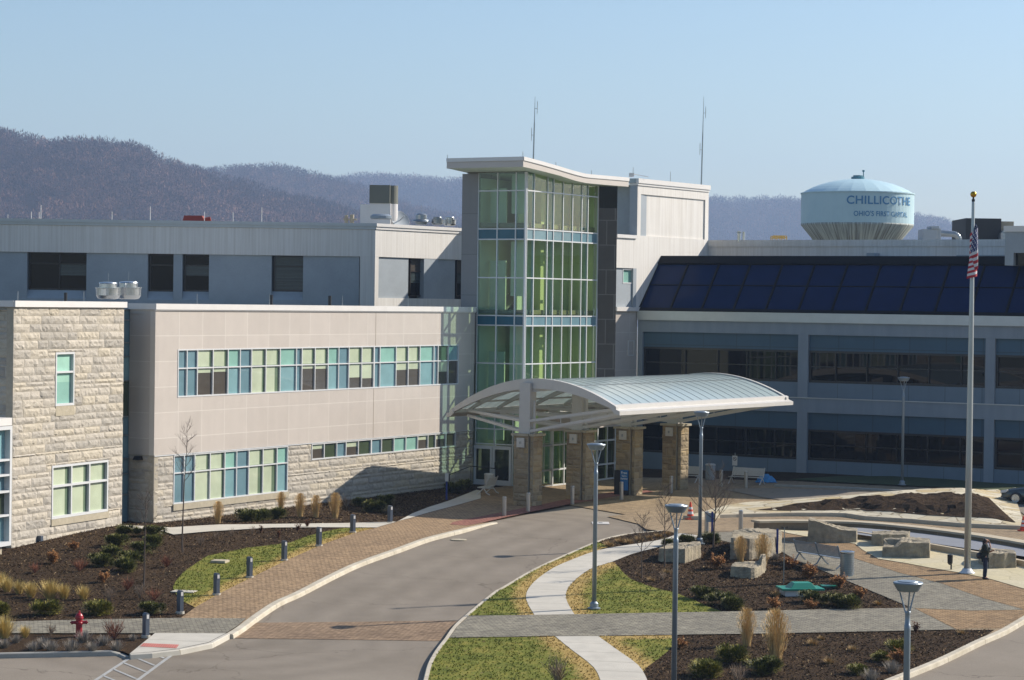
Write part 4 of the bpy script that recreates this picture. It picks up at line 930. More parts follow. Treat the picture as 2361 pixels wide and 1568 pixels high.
FR = RF.s(2500)
br_ = thing('shaded_wing', 'long two-storey concrete wing in shade at the right, bands of dark reflecting windows', 'building', (*RF.w(0), 0), 0, 'hospital wings')
z_ = lambda y: RF.z(1861.8, y)
Z = dict(cap=z_(722), capb=z_(744), b1=z_(772), w1=z_(808), w0=z_(882), b2=z_(914), b3=z_(951), w3=z_(990), w2=z_(1061))
bays = [(RF.s(1481), RF.s(1840)), (RF.s(1863), RF.s(2272)), (RF.s(2294), FR)]
zg = gz(*RF.w(10)) - .8
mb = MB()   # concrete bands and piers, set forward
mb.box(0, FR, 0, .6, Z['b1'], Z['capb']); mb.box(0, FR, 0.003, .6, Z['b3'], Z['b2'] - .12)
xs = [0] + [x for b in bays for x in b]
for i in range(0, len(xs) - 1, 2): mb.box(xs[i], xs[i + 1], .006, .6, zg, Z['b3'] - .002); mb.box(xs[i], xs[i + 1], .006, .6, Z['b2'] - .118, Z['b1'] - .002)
mb.build('concrete_frame', fluted('shaded_concrete', '929da8', '87929d', (1.5, 1.5, .2)), br_, RF.M)  # concrete tone lowered to paint in the wing's shade
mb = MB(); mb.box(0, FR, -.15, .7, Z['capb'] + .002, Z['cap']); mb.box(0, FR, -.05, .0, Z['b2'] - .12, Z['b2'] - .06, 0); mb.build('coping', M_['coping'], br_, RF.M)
mb = MB()
for a, b in bays:
    for z0, z1 in ((Z['w1'], Z['b1']), (Z['w3'], Z['b3'])): mb.box(a, b, .2, .6, z0, z1 - .001)
mb.build('upper_spandrels', grid_mat('shade_blue_panels', '385a70', '3b5e76', 2.35, 9, .03, '324c5c', .55, 0, var=.05), br_, RF.M)  # the wing's shade is put into this dark blue base colour
mb = MB()
for a, b in bays:
    for z0, z1 in ((Z['b2'] - .118, Z['w0']), (zg, Z['w2'])): mb.box(a, b, .12, .6, z0, z1)
mb.build('lower_spandrels', grid_mat('shade_grey_panels', '6d8090', '718494', 2.35, 9, .03, '5f707c', .6, 0, var=.05), br_, RF.M)  # grey darkened and blued to hold the wing's shade
bx = [[1481, 1576.5, 1651.5, 1719, 1785.5, 1840], [1866, 1924, 1996, 2067, 2139, 2214, 2272], [2296, 2360, 2430, 2500]]
DW = 'dark_window'
for (a, b), m in zip(bays, bx):
    cs = [RF.s(x) for x in m]; cs[0] = a + .03; cs[-1] = b
    for z0, z1 in ((Z['w0'], Z['w1']), (Z['w2'], Z['w3'])):
        fl_ = [[DW] * (len(cs) - 1)] * 2
        window(RF, br_, a, b, z0, z1, cs, [z0, (z0 + z1) / 2, z1], fl_, depth=.32, fw=.13, mull=.06, fm='frame_dark', name='window_strip', proud=-.2)
# sloping skylight on top: local frame of RF, rises backwards
b0 = (RF.s(1465), RF.z(1465, 713)); e_ = None
bi = thing('sloped_skylight', 'dark blue sloping skylight along the top of the shaded wing', 'skylight', (*RF.w(0), Z['cap']))
zb_ = Z['cap'] + .02; ysk, zsk = 2.9, RF.z(1517, 596, 2.9)
xl = -.1
dy, dz = ysk, zsk - zb_; Ls = math.hypot(dy, dz)
SKM = RF.M @ Matrix.Translation((0, 0, zb_)) @ Matrix.Rotation(math.atan2(dz, dy), 4, 'X')      # local y runs up the slope
mb = MB(); mb.poly([(xl, 0.1, 0), (FR, .1, 0), (FR, Ls - .1, 0), (xl, Ls - .1, 0)])
mb.build('glass', glass_pane('skylight_glass', '08224a', .12, 0, .22), bi, SKM)
mb = MB(); x = xl
mb.box(xl, FR, -.1, .15, -.1, .12); mb.box(xl - .05, FR, Ls - .55, Ls + .1, -.15, .16); mb.box(xl + .3, FR, Ls * .48, Ls * .48 + .05, .0, .05)
st = (RF.s(1862) - RF.s(1790)) ; k = 1
xr = xl + .1
while xr < FR: mb.box(xr, xr + .13, .15, Ls - .55, .001, .07); xr += 2.26
mb.box(xl - .16, xl + .02, -.12, Ls + .2, -.12, .2)
mb.build('frame', mat('skylight_frame', '06080d', .6, var=.1, spec=.15), bi, SKM)
mb = MB(); mb.poly([(xl, .05, zb_), (xl, ysk, zsk - .05), (xl, ysk, zb_)]); mb.box(xl, FR, ysk - .1, ysk + .4, zb_, zsk - .1); mb.build('end_wall', M_['dark_window'], bi, RF.M)
# roof wall behind
RBd = WB.w(WX); RB = Wall(RBd, (.856, -.517)); RL = RB.s(2600)
bk_ = thing('rear_roof_storey', 'pale concrete roof storey running behind the dark skylight', 'building', (*RBd, 0), 0, 'hospital wings')
rzt = (RB.z(1640, 550) + RB.z(2300, 556)) / 2
mb = MB(); mb.box(0, RL, 0, .5, zlow - 2, rzt - .45); mb.build('fluted_wall', M_['fluted'], bk_, RB.M)
mb = MB(); mb.box(0, RL, -.06, .6, rzt - .45, rzt - .12); mb.box(0, RL, -.02, .7, rzt - .118, rzt); mb.build('parapet', M_['fluted'], bk_, RB.M)
x1 = RB.s(2024); mb = MB(); mb.box(x1, RB.s(2150), -1.2, -.002, zlow - 2, RB.z(2100, 600)); mb.box(RB.s(2005), x1, -.8, -.002, zlow - 2, RB.z(2010, 584)); mb.box(RB.s(2214), RL, -1.0, -.004, RB.z(2250, 600), RB.z(2250, 589)); mb.build('pipe_duct', M_['smooth_grey'], bk_, RB.M)
mb = MB(); mb.poly([(0, .5, rzt - .3), (RL, .5, rzt - .3), (RL, 40, rzt - .3), (0, 40, rzt - .3)]); mb.build('roof', bpy.data.materials['roof_membrane'], bk_, RB.M)
# block at the far right edge
QB0 = RF.sub(0, 1.0, (.856, -.517)); QB = QB0.sub(QB0.s(2313), 0, (.856, -.517))
bq = thing('right_roof_block', 'pale grey block with a dark opening on the roof at the right picture edge', 'building', (*QB.w(0), 0), 0, 'hospital wings')
qa, qb, qc = QB.z(2330, 521), QB.z(2330, 612), QB.s(2333)
mb = MB(); mb.box(0, 8, 0, 6, QB.z(2330, 583), qa - .35); mb.box(0, qc, 0.003, 6, qb, QB.z(2330, 583)); mb.box(qc, 8, .4, 6, qb, QB.z(2330, 583) - .01, 1)
mb.build('wall', [M_['smooth_grey'], M_['dark_window']], bq, QB.M)
mb = MB(); mb.box(-.08, 8, -.08, 6, qa - .35, qa); mb.build('coping', M_['roof_white'], bq, QB.M)
# ================================================================= entrance canopy
u3 = Vector((math.sin(R(34)), math.cos(R(34)), 0))
FLc, FRc, CL = Vector((-3.26, 130.4, 5.55)), Vector((5.33, 119.3, 6.32)), 18.6
def roofp(k, t, dz=0.0): return FLc + (FRc - FLc) * k + u3 * t + Vector((0, 0, 1.55 * (1 - (2 * k - 1) ** 2) + dz))
can = thing('entrance_canopy', 'curved barrel-vault canopy of frosted glass on four stone piers over the drop-off', 'canopy', (1.5, 126, .8))
m, n, l, b = nodes('frosted_glass')
b.inputs['Roughness'].default_value = .18; b.inputs['Transmission Weight'].default_value = 0
b.inputs['Base Color'].default_value = rgb('cfe2e4'); tr = n.new('ShaderNodeBsdfTranslucent'); tr.inputs[0].default_value = rgb('def0ec')
mx = n.new('ShaderNodeMixShader'); mx.inputs[0].default_value = .3; o_ = n['Material Output']
l.new(b.outputs[0], mx.inputs[1]); l.new(tr.outputs[0], mx.inputs[2]); l.new(mx.outputs[0], o_.inputs[0]); M_['frosted'] = m
mb = MB(); NK, NT = 22, 20
gidx = [[mb.vert(roofp(k / NK * .97 + .015, .15 + t / NT * (CL - .3))) for k in range(NK + 1)] for t in range(NT + 1)]
for t in range(NT):
    for k in range(NK): mb.face((gidx[t][k], gidx[t][k + 1], gidx[t + 1][k + 1], gidx[t + 1][k]))
mb.build('glass_roof', M_['frosted'], can, smooth=True)
mb = MB()
for t in range(NT + 1):                                              # glazing bars over the arc
    tt_ = .15 + t / NT * (CL - .3)
    for k in range(NK): mb.beam(roofp(k / NK * .97 + .015, tt_, .02), roofp((k + 1) / NK * .97 + .015, tt_, .012), .02, .012)
for kk in (.25, .5, .75): mb.beam(roofp(kk, .2, .015), roofp(kk, CL - .2, .015), .03, .03)
mb.build('glazing_bars', M_['galv'], can)
def arch(t, h, w, k0=0.0, k1=1.0, dz=0):
    mb = MB(); prev = None
    for k in range(NK + 1):
        kk = k0 + (k1 - k0) * k / NK; hh = h * (.35 + .65 * math.sin(math.pi * min(1, max(0, kk))) ** .6)
        p = roofp(kk, t, dz); a = (p + u3 * -w / 2, p + u3 * w / 2, p + u3 * w / 2 - Vector((0, 0, hh)), p - u3 * w / 2 - Vector((0, 0, hh)))
        ids = [mb.vert(q) for q in a]
        if prev:
            for i in range(4): j_ = (i + 1) % 4; mb.face((prev[i], prev[j_], ids[j_], ids[i]))
        else: mb.face(ids[::-1])
        prev = ids
    mb.face(prev); return mb
arch(.0, .55, .25, -.005, 1.005, .09).build('end_arch', M_['steel_paint'], can)
arch(CL, .42, .25, -.005, 1.005, .09).build('end_arch', M_['steel_paint'], can)
# gutters along both eaves
mb = MB()
for s_, k, base in ((1, 1.0, FRc), (-1, 0.0, FLc)):
    side = (FRc - FLc).normalized() * s_; side.z = 0; side = side.normalized()
    a, b_ = roofp(k, -.15), roofp(k, CL + .25)
    for p, q, mi in ((a, b_, 0),):
        P = []
        for c, ext in ((p, 0), (q, 0)):
            P.append([c + side * -.18 + Vector((0, 0, .16)), c + side * -.02 + Vector((0, 0, .12)), c + side * .0 + Vector((0, 0, -.06)), c + side * .38 + Vector((0, 0, -.16)), c + side * .38 + Vector((0, 0, -.36)), c + side * .0 + Vector((0, 0, -.30)), c + side * -.3 + Vector((0, 0, -.1))])
        ids = [[mb.vert(v) for v in r] for r in P]
        for i in range(7): j_ = (i + 1) % 7; mb.face((ids[0][i], ids[0][j_], ids[1][j_], ids[1][i]))
        mb.face(ids[0][::-1]); mb.face(ids[1])
mb.build('gutter', M_['steel_paint'], can)
cb = [onto(1213, 1167, gz), None, None, onto(1553, 1129, gz)]
cb[1] = onto(1331, 1151, gz); cb[2] = onto(1446, 1138, gz)
d_ = (cb[3] - cb[0]) / 3; cb = [cb[0] + d_ * i for i in range(4)]
ux, pxv = Vector((u3.x, u3.y)), Vector((.829, -.559)); rzc = math.atan2(-pxv.y, pxv.x) * -1
for i, c in enumerate(cb):
    Mc = Matrix.Translation((c.x, c.y, c.z)) @ Matrix.Rotation(rzc, 4, 'Z')     # local x towards the right front, y into the row
    zt_c = 3.75
    pier = MB(); pier.box(-.5, .42, -.52, .52, -.5, zt_c); pier.box(.50, .68, -.45, .45, -.5, zt_c); pier.box(.41, .51, -.35, .35, -.5, zt_c)
    po = pier.build('stone_pier', M_['mortar'], can, Mc)
    st_ = MB()
    def face4(st_, x0, x1, y, rot, seed):
        q = MB(); stones(q, x0, x1, 0, zt_c, [], seed, .03, .55 if x1 - x0 > .5 else 2)
        n0 = len(st_.v); c_, s_ = math.cos(rot), math.sin(rot)
        for (a, b2, z) in q.v:
            b2 -= y; st_.v.append((a * c_ - b2 * s_, a * s_ + b2 * c_, z))
        for fc, t in zip(q.f, q.t): st_.face([n0 + w for w in fc], 0, t)
    face4(st_, -.5, .42, .52, 0, 40 + i); face4(st_, .5, .68, .45, 0, 50 + i); face4(st_, -.45, .45, .68, R(90), 60 + i); face4(st_, -.52, .52, .5, R(-90), 70 + i); face4(st_, -.42, .5, .52, R(180), 80 + i)
    st_.build('stone_facing', M_['column_stone'], po, Mc)
    cp = MB(); cp.box(-.62, .46, -.64, .64, zt_c, zt_c + .12); cp.box(.48, .8, -.58, .58, zt_c, zt_c + .12); cp.build('cap_stone', M_['cap_stone'], po, Mc)
    lp = MB(); lp.box(-.24, .22, -.66, -.58, 3.15, 3.65); lp.box(-.06, .04, -.68, -.66, 3.32, 3.46, 1); lp.build('wall_light', [M_['steel_paint'], M_['galv']], po, Mc)
    # post and struts
    side = Vector((pxv.x, pxv.y, 0)); tcol = (c - FLc).dot(u3); ptop = 7.0
    chord = FRc - FLc; kc = .45
    t_at = lambda k: (c - (FLc + chord * k)).dot(Vector((u3.x, u3.y, 0)))
    px_ = MB(); px_.box(-.34, .34, -.3, .3, zt_c + .12, 7.35 - c.z); px_.tube((.5, -.1, zt_c + .12), (.5, -.1, 5.6), .06); px_.build('post', M_['steel_paint'], can, Mc)
    stt = MB()
    zb2 = c.z + zt_c + .05
    base = Vector((c.x, c.y, 0))
    for sgn, kt in ((1, .93), (-1, .08), (1, .93), (-1, .08)):
        pass
    for kt, sgn in ((.96, 1), (.05, -1)):
        for dt, dzb in ((-.45, 0), (.45, 0)):
            tt_ = min(CL - .6, max(.8, (c - FLc).dot(u3) - (chord * kt).dot(u3) + dt * 2.2))
            e = roofp(kt, tt_, -.3); s0_ = base + side * (.34 * sgn) + u3 * dt * .5
            s1_ = Vector((s0_.x, s0_.y, zb2 + .75)); s2_ = Vector((s0_.x, s0_.y, zb2 + .2))
            stt.beam(s1_, e, .1, .14); stt.beam(s2_, e - Vector((0, 0, .28)), .1, .14)
            for w in (.35, .7): stt.beam(s1_.lerp(e, w), s2_.lerp(e - Vector((0, 0, .28)), w), .04, .04)
    e1 = roofp(.3, max(.8, tcol - (chord * .3).dot(u3)), -.2); e2 = roofp(.7, max(.8, tcol - (chord * .7).dot(u3)), -.2)
    top_ = base + Vector((0, 0, 6.9)); stt.beam(top_, e1, .1, .14); stt.beam(top_, e2, .1, .14)
    stt.build('strut', M_['steel_paint'], can)
for t in (1.2, 4.0, 7.5, 11.0, 14.5, 17.2):                          # curved ribs under the glass
    arch(t, .32, .16, .03, .97, -.08).build('rib', M_['steel_paint'], can)
mb = MB()
for kk in (.1, .22, .34, .46, .58, .7, .82, .92): mb.beam(roofp(kk, .1, -.09), roofp(kk, CL - .1, -.09), .06, .1)
mb.build('purlin', M_['steel_paint'], can)

# ================================================================= street furniture
def lamp(base_z, top_z, kind=0):
    t = thing('street_lamp', 'x', 'street lamp', (0, 0, base_z), 0, 'disc-headed lamp posts')
    h = top_z - base_z
    return t, h
def make_lamp(label, x, y, z0, h):
    t = thing('street_lamp', label, 'street lamp', (x, y, z0), 0, 'disc-headed lamp posts')
    M = Matrix.Translation((x, y, z0))
    mb = MB(); mb.lathe([(.085, .25), (.078, h - 1.15), (.078, h - 1.05), (.065, h - 1.04), (.06, h - .78), (.08, h - .72)], 14); mb.build('pole', M_['pole_grey'], t, M, True, )
    mb = MB(); mb.lathe([(.24, 0), (.24, .04), (.16, .06), (.16, .2), (.1, .27)], 16); mb.build('base', M_['pole_grey'], t, M)
    mb = MB()
    for k in range(3):
        a = R(30 + 120 * k); mb.tube((.05 * math.cos(a), .05 * math.sin(a), h - .76), (.22 * math.cos(a), .22 * math.sin(a), h - .22), .022, .018)
    mb.build('bracket', M_['pole_grey'], t, M)
    mb = MB(); mb.lathe([(.22, h - .24), (.25, h - .23), (.35, h - .06), (.36, h - .04), (.345, h - .015), (.25, h - .01), (.235, h + .01), (.1, h + .02), (.01, h + .025)], 32, mis=[1, 0, 0, 0, 0, 0, 0, 0]); mb.build('lamp_head', [M_['pole_grey'], M_['frame_white']], t, M, False)
    return t
p = onto(1369, 1403, up, .03); make_lamp('grey disc-headed lamp post on the lawn beside the winding path, base in view', p.x, p.y, p.z, 6.2)
p = onto(1612.4, 1253.5, up, .03); make_lamp('grey disc-headed lamp post beside the traffic cone at the end of the winding path', p.x, p.y, p.z, 5.95)
p = onto(2079, 1118, gz, .15); make_lamp('slim grey lamp post standing on the shaded grass in front of the dark windows', p.x, p.y, p.z, 6.3)
for (px, pyt, hw, lab) in ((1559, 1163, 54.6, 'tall grey lamp post rising out of the bottom edge over the mulch island'), (2093, 1340, 69.3, 'nearest grey lamp post, its disc head low over the grey paver crossing')):
    y = .7186 * F_PX / hw; q = at(px, pyt, y); z0 = gz(q.x, q.y) + .12; make_lamp(lab, q.x, q.y, z0, q.z - z0)

def place(root, x, y, z, rz, label, group=None, first=[None]): pass
# square light bollards
def bollard_light():
    t = thing('light_bollard', 'x', 'bollard', (0, 0, 0), 0, 'square light bollards along the walk')
    mb = MB(); w, d, h = .115, .075, .84
    prof = [(-d, .06), (d, .06), (d, h - .1)] + [(d * math.cos(R(a)), h - .1 + .1 * math.sin(R(a))) for a in range(15, 180, 15)] + [(-d, h - .1)]
    n0 = len(mb.v); k = len(prof)
    for s in (-w, w): mb.v += [(s, a, z) for a, z in prof]
    mb.face(range(k)); mb.face(range(2 * k - 1, k - 1, -1))
    for i in range(k): j_ = (i + 1) % k; mb.face((i, k + i, k + j_, j_)[::-1])
    mb.build('body', M_['bollard_grey'], t)
    mb = MB(); mb.box(w + .001, w + .012, -.045, .045, h - .2, h - .06); mb.box(w + .001, w + .014, -.05, .05, h - .215, h - .2, 1); mb.build('lens', [M_['roof_white'], M_['galv']], t)
    mb = MB(); mb.lathe([(.16, -.03), (.16, .06), (.1, .062)], 20); mb.build('base', M_['concrete'], t)
    return t
bl = bollard_light(); bpos = [(336, 1468, 'square grey light bollard beside the concrete ramp, nearest to the road'), (415, 1413, 'square grey light bollard in mulch just above the grey paver path'), (499, 1371, 'square grey light bollard by the small plate at the tip of the lawn'), (575, 1331, 'square grey light bollard on the lawn edge, third up the walk from the grey path'),
        (655, 1291.5, 'square grey light bollard midway along the lawn edge'), (735, 1258.5, 'square grey light bollard near the upper end of the lawn'), (813, 1227.5, 'square grey light bollard at the junction of lawn and thin concrete path'), (899, 1205, 'farthest square grey light bollard, in mulch beyond the thin concrete path')]
for i, (x, y, lab) in enumerate(bpos):
    p = onto(x, y, up, .03); s = 1.0
    o = bl if i == 0 else dup(bl, p, R(-50)); o.matrix_world = Matrix.Translation(p) @ Matrix.Rotation(R(-50), 4, 'Z'); o['label'] = lab
# steel bollards
t = thing('steel_bollard', 'x', 'bollard', (0, 0, 0), 0, 'round steel bollards round the drop-off')
mb = MB(); mb.lathe([(.105, -.05), (.105, .96), (.1, .985), (.02, 1.0)], 20); mb.build('tube', M_['brushed'], t, smooth=False)
mb = MB(); mb.lathe([(.11, .9), (.112, .905), (.112, .92), (.11, .925)], 20); mb.build('collar', M_['galv'], t)
sb_ = [(1162, 1190, 'round steel bollard leftmost in the row at the road edge before the canopy'), (1217, 1180, 'round steel bollard in front of the nearest stone pier'), (1319, 1162.5, 'round steel bollard in front of the second stone pier'), (1432, 1152, 'round steel bollard directly before the blue valet sign'),
       (1546.5, 1137, 'round steel bollard in front of the farthest stone pier'), (1662, 1122, 'round steel bollard between the trash can and the bench in shade'), (1719, 1125.5, 'round steel bollard directly in front of the bench with the no-smoking sign'), (1628.5, 1228, 'round steel bollard next to the blue sign post'), (1707, 1224, 'round steel bollard in the sun left of the low stone wall')]
for i, (x, y, lab) in enumerate(sb_):
    p = onto(x, y, up, .012); o = t if i == 0 else dup(t, p)
    o.matrix_world = Matrix.Translation(p); o['label'] = lab

# benches: slatted steel on crossed legs
def make_bench(label, p, rz, L=1.9, n_leg=2, m='steel_paint'):
    M = Matrix.Translation(p) @ Matrix.Rotation(rz, 4, 'Z'); t = thing('park_bench', label, 'bench', p, rz, 'slatted metal benches')
    mt = M_[m]
    mb = MB()
    for k in range(9):
        y = -.05 + k * .052; mb.box(-L / 2, L / 2, y, y + .04, .43 - .02 * math.sin(k / 8 * 3.1), .45 - .02 * math.sin(k / 8 * 3.1))
    mb.build('seat', mt, t, M)
    mb = MB()
    for k in range(9):
        z = .5 + k * .052; y = .42 + (z - .45) * .33; mb.hexa([(-L / 2, y, z), (L / 2, y, z), (L / 2, y + .02, z), (-L / 2, y + .02, z), (-L / 2, y + .014, z + .042), (L / 2, y + .014, z + .042), (L / 2, y + .036, z + .042), (-L / 2, y + .036, z + .042)])
    mb.build('backrest', mt, t, M)
    for i in range(n_leg):
        x = -L / 2 + .04 + (L - .08) * i / (n_leg - 1); mb = MB()
        pts = [(x, .68, .02), (x, .5, .12), (x, .3, .4)], [(x, -.12, .02), (x, .05, .14), (x, .3, .4)], [(x, .3, .4), (x, .42, .46), (x, .62, 1.0)], [(x, -.06, .42), (x, .2, .41), (x, .42, .44)]
        for c in pts:
            for a, b in zip(c[:-1], c[1:]): mb.beam(a, b, .045, .05)
        mb.build('leg', mt, t, M)
    return t
p = onto(1113, 1139, up, .02); make_bench('pale slatted bench in the canopy shade by the tower doors', p, R(250), 1.5)
p = onto(1572, 1112, gz, .05); make_bench('pale slatted bench half hidden behind the farthest stone pier', p, R(-31), 1.9)
p = onto(1716, 1117, gz, .05); make_bench('pale slatted bench in shade against the long wing, no-smoking sign behind it', p, R(-31), 2.1)
q0, q1 = onto(*zG(1108, 1480), up), onto(*zG(1640, 1600), up)
pc = (q0 + q1) / 2; dd = (q1 - q0); pc = pc + Vector((-dd.y, dd.x, 0)).normalized() * .0
make_bench('long grey slatted bench on the plaza seen from behind, in front of the wedge boulder', onto(1905, 1303, up) , math.atan2(dd.y, dd.x) + math.pi, 3.1, 3, 'pole_grey')

def can_thing(label, p, mats, h=.95, r=.3, ribs=0):
    t = thing('trash_can', label, 'trash can', p, 0, 'round litter bins'); M = Matrix.Translation(p)
    mb = MB()
    if ribs:
        pr = [(r - .03, 0)];
        for k in range(ribs): z = .06 + k * (h - .16) / ribs; s = (h - .16) / ribs; pr += [(r - .035, z), (r, z + .008), (r, z + s * .66), (r - .035, z + s * .7)]
        mb.lathe(pr + [(r - .03, h - .1)], 28)
    else: mb.lathe([(r * .92, 0), (r, .05), (r, h - .12), (r * .96, h - .1)], 28)
    mb.build('body', mats[0], t, M)
    mb = MB(); mb.lathe([(r + .01, h - .1), (r + .02, h - .07), (r + .02, h - .03), (r * .8, h), (r * .45, h + .0), (r * .42, h - .1)], 28); mb.build('lid', mats[1], t, M)
can_thing('ribbed silver trash can at the end of the long plaza bench', onto(1952, 1328, up), (M_['galv'], M_['alu']), 1.05, .29, 12)
can_thing('grey shaded trash can between the two benches by the long wing', onto(1637, 1106, gz, .05), (M_['smooth_grey'], M_['steel_paint']), .98, .3)
can_thing('white round trash can behind the bench at the tower doors', onto(1127, 1127, gz, .05), (M_['steel_paint'], M_['roof_white']), .9, .27)

# traffic cones
t = thing('traffic_cone', 'x', 'traffic cone', (0, 0, 0), 0, 'orange traffic cones'); og = mat('cone_orange', 'e2471c', .5, var=.05)
mb = MB(); mb.lathe([(.16, .04), (.125, .22)], 20, mi=0); mb.lathe([(.108, .33), (.09, .42)], 20); mb.lathe([(.072, .52), (.03, .72), (.02, .73)], 20); mb.build('cone', og, t)
mb = MB(); mb.lathe([(.126, .22), (.107, .33)], 20); mb.lathe([(.091, .42), (.071, .52)], 20); mb.build('reflective_band', M_['roof_white'], t)
mb = MB(); mb.box(-.21, .21, -.21, .21, 0, .04); mb.build('base', og, t, bevel=.01)
p = onto(1591, 1197, gz, .05); t.matrix_world = Matrix.Translation(p) @ Matrix.Rotation(.4, 4, 'Z') @ Matrix.Scale(1.2, 4); t['label'] = 'orange traffic cone with white bands at the left end of the island kerb'
dup(t, onto(2358, 1224, up, .02), .2, 'orange traffic cone cut by the right picture edge beside the low kerb')

# fire hydrant
p = onto(182, 1468, up, .0); t = thing('fire_hydrant', 'red fire hydrant in the bed of grey shrubs at the lower left', 'hydrant', p, .2); M = Matrix.Translation(p) @ Matrix.Rotation(.2, 4, 'Z')
mb = MB(); mb.lathe([(.17, 0), (.17, .05), (.115, .06), (.11, .42), (.13, .44), (.13, .5), (.115, .52), (.115, .62), (.15, .63), (.15, .67)], 20); mb.build('barrel', M_['red'], t, M)
mb = MB(); mb.lathe([(.14, .67), (.13, .74), (.09, .8), (.04, .83), (.035, .9), (.02, .91)], 20); mb.build('bonnet', M_['red'], t, M)
for s in (-1, 1):
    mb = MB(); mb.tube((.1 * s, 0, .5), (.23 * s, 0, .5), .055, n=12); mb.tube((.23 * s, 0, .5), (.27 * s, 0, .5), .07, n=8); mb.tube((.27 * s, 0, .5), (.31 * s, 0, .5), .025, n=6); mb.build('side_nozzle', M_['red'], t, M)
mb = MB(); mb.tube((0, -.1, .46), (0, -.24, .46), .08, n=14); mb.tube((0, -.24, .46), (0, -.28, .46), .03, n=6); mb.build('front_nozzle', M_['red'], t, M)

# valet sign cabinet, posts
def text_mesh(txt, size, mt, name='lettering', bold=0.0, align='CENTER', spacing=1.0):
    c = bpy.data.curves.new('t', 'FONT'); c.body = txt; c.size = size; c.align_x = align; c.offset = bold; c.space_character = spacing; c.fill_mode = 'FRONT'
    o = bpy.data.objects.new('t', c); COL.objects.link(o); dg = bpy.context.evaluated_depsgraph_get(); me = bpy.data.meshes.new_from_object(o.evaluated_get(dg))
    bpy.data.objects.remove(o); me.name = name; me.materials.clear(); me.materials.append(mt); return me
M_['sign_blue'] = mat('sign_blue', '1a6fb4', .45, var=.03); M_['navy'] = mat('navy_paint', '20307a', .45, var=.05); M_['white_text'] = mat('white_text', 'dfe8ec', .5, var=0)
q = onto(1432, 1141, gz, .05); rz = R(-24); M = Matrix.Translation(q) @ Matrix.Rotation(rz, 4, 'Z')
t = thing('valet_cabinet', 'black cabinet with a blue valet parking sign leaning at the third stone pier', 'cabinet', q, rz)
mb = MB(); mb.box(-.42, .42, -.1, .42, 0, 1.38); mb.build('body', M_['black'], t, M, bevel=.02)
mb = MB(); mb.box(-.02, .44, -.16, -.105, .28, 1.42); sg = mb.build('sign', M_['sign_blue'], t, M)
for txt, z, s in (('Free', 1.2, .2), ('Valet', 1.04, .14), ('Parking', .89, .14)):
    o = link('lettering', text_mesh(txt, s, M_['white_text'], bold=.004), sg, M @ Matrix.Translation((.21, -.165, z)) @ Matrix.Rotation(R(90), 4, 'X'))
q = onto(1693, 1100, gz, .1); M = Matrix.Translation(q) @ Matrix.Rotation(R(-31), 4, 'Z')
t = thing('no_smoking_sign', 'small white no-smoking sign standing behind the shaded bench', 'sign', q, R(-31))
mb = MB(); mb.tube((0, .02, -.1), (0, .02, 1.5), .025); mb.build('post', M_['galv'], t, M)
mb = MB(); mb.box(-.17, .17, -.01, .005, .72, 1.32); pl_ = mb.build('plate', M_['roof_white'], t, M)
mb = MB()
for k in range(24):
    a, b = 2 * math.pi * k / 24, 2 * math.pi * (k + 1) / 24
    mb.poly([(.09 * math.cos(a), -.014, 1.13 + .09 * math.sin(a)), (.12 * math.cos(a), -.014, 1.13 + .12 * math.sin(a)), (.12 * math.cos(b), -.014, 1.13 + .12 * math.sin(b)), (.09 * math.cos(b), -.014, 1.13 + .09 * math.sin(b))])
mb.poly([(-.075, -.015, 1.19), (-.06, -.015, 1.21), (.08, -.015, 1.07), (.065, -.015, 1.05)]); mb.box(-.06, .06, -.016, -.012, 1.12, 1.14); mb.build('symbol', M_['black'], pl_, M)
q = onto(1641, 1231, up); M = Matrix.Translation(q); t = thing('sign_post', 'blue sign post carrying a pale panel turned away, beside a steel bollard', 'sign', q)
mb = MB(); mb.box(-.045, .045, -.03, .03, 0, 1.05); mb.build('post', M_['navy'], t, M); mb = MB(); mb.box(-.28, .1, .035, .05, .55, .98); mb.build('plate', M_['pole_grey'], t, M)
q = onto(1791, 1279, up); mb = MB(); mb.box(-.045, .045, -.045, .045, 0, 1.1); mb.box(-.05, .05, -.05, .05, 1.1, 1.13)
tag(mb.build('marker_post', M_['navy'], None, Matrix.Translation(q), bevel=.008), 'short dark blue post beside the boulder with tan grass', 'post')
q = onto(1020 * 0 + 1041.5, 1257 * 0 + 1258 * 0 + 1252 * 0 + 1147, gz, .1)
q = onto(*zL(1785 + 0, 0), gz) if False else onto(1029, 1152, up); mb = MB(); mb.box(-.05, .05, -.03, .03, 0, 1.4); mb.box(-.09, .09, -.045, -.032, 1.0, 1.45, 1)
tag(mb.build('marker_post', [M_['navy'], M_['steel_paint']], None, Matrix.Translation(q)), 'thin blue and white marker post in the shaded mulch left of the tower doors', 'post')
q = onto(1806, 1347, up); t = thing('hose_pole', 'thin metal pole with a tiny crossbar rising from the mulch by the green box', 'pole', q); M = Matrix.Translation(q)
mb = MB(); mb.tube((0, 0, 0), (0, 0, 2.3), .018); mb.build('pole', M_['galv'], t, M); mb = MB(); mb.tube((-.1, 0, 2.28), (.1, 0, 2.28), .012); mb.box(-.12, -.09, -.02, .02, 2.26, 2.34); mb.box(.09, .12, -.02, .02, 2.26, 2.34); mb.build('crossbar', M_['black'], t, M)
q = onto(2192, 1313, up, .03); t = thing('ash_urn', 'small dark ash urn on a stub post left of the flagpole base', 'ash urn', q); M = Matrix.Translation(q)
mb = MB(); mb.tube((0, 0, 0), (0, 0, .3), .035); mb.build('stem', M_['black'], t, M); mb = MB(); mb.lathe([(.05, .2), (.11, .28), (.12, .62), (.11, .63)], 16, c=(-.05, 0, 0)); mb.build('bowl', M_['black'], t, M)
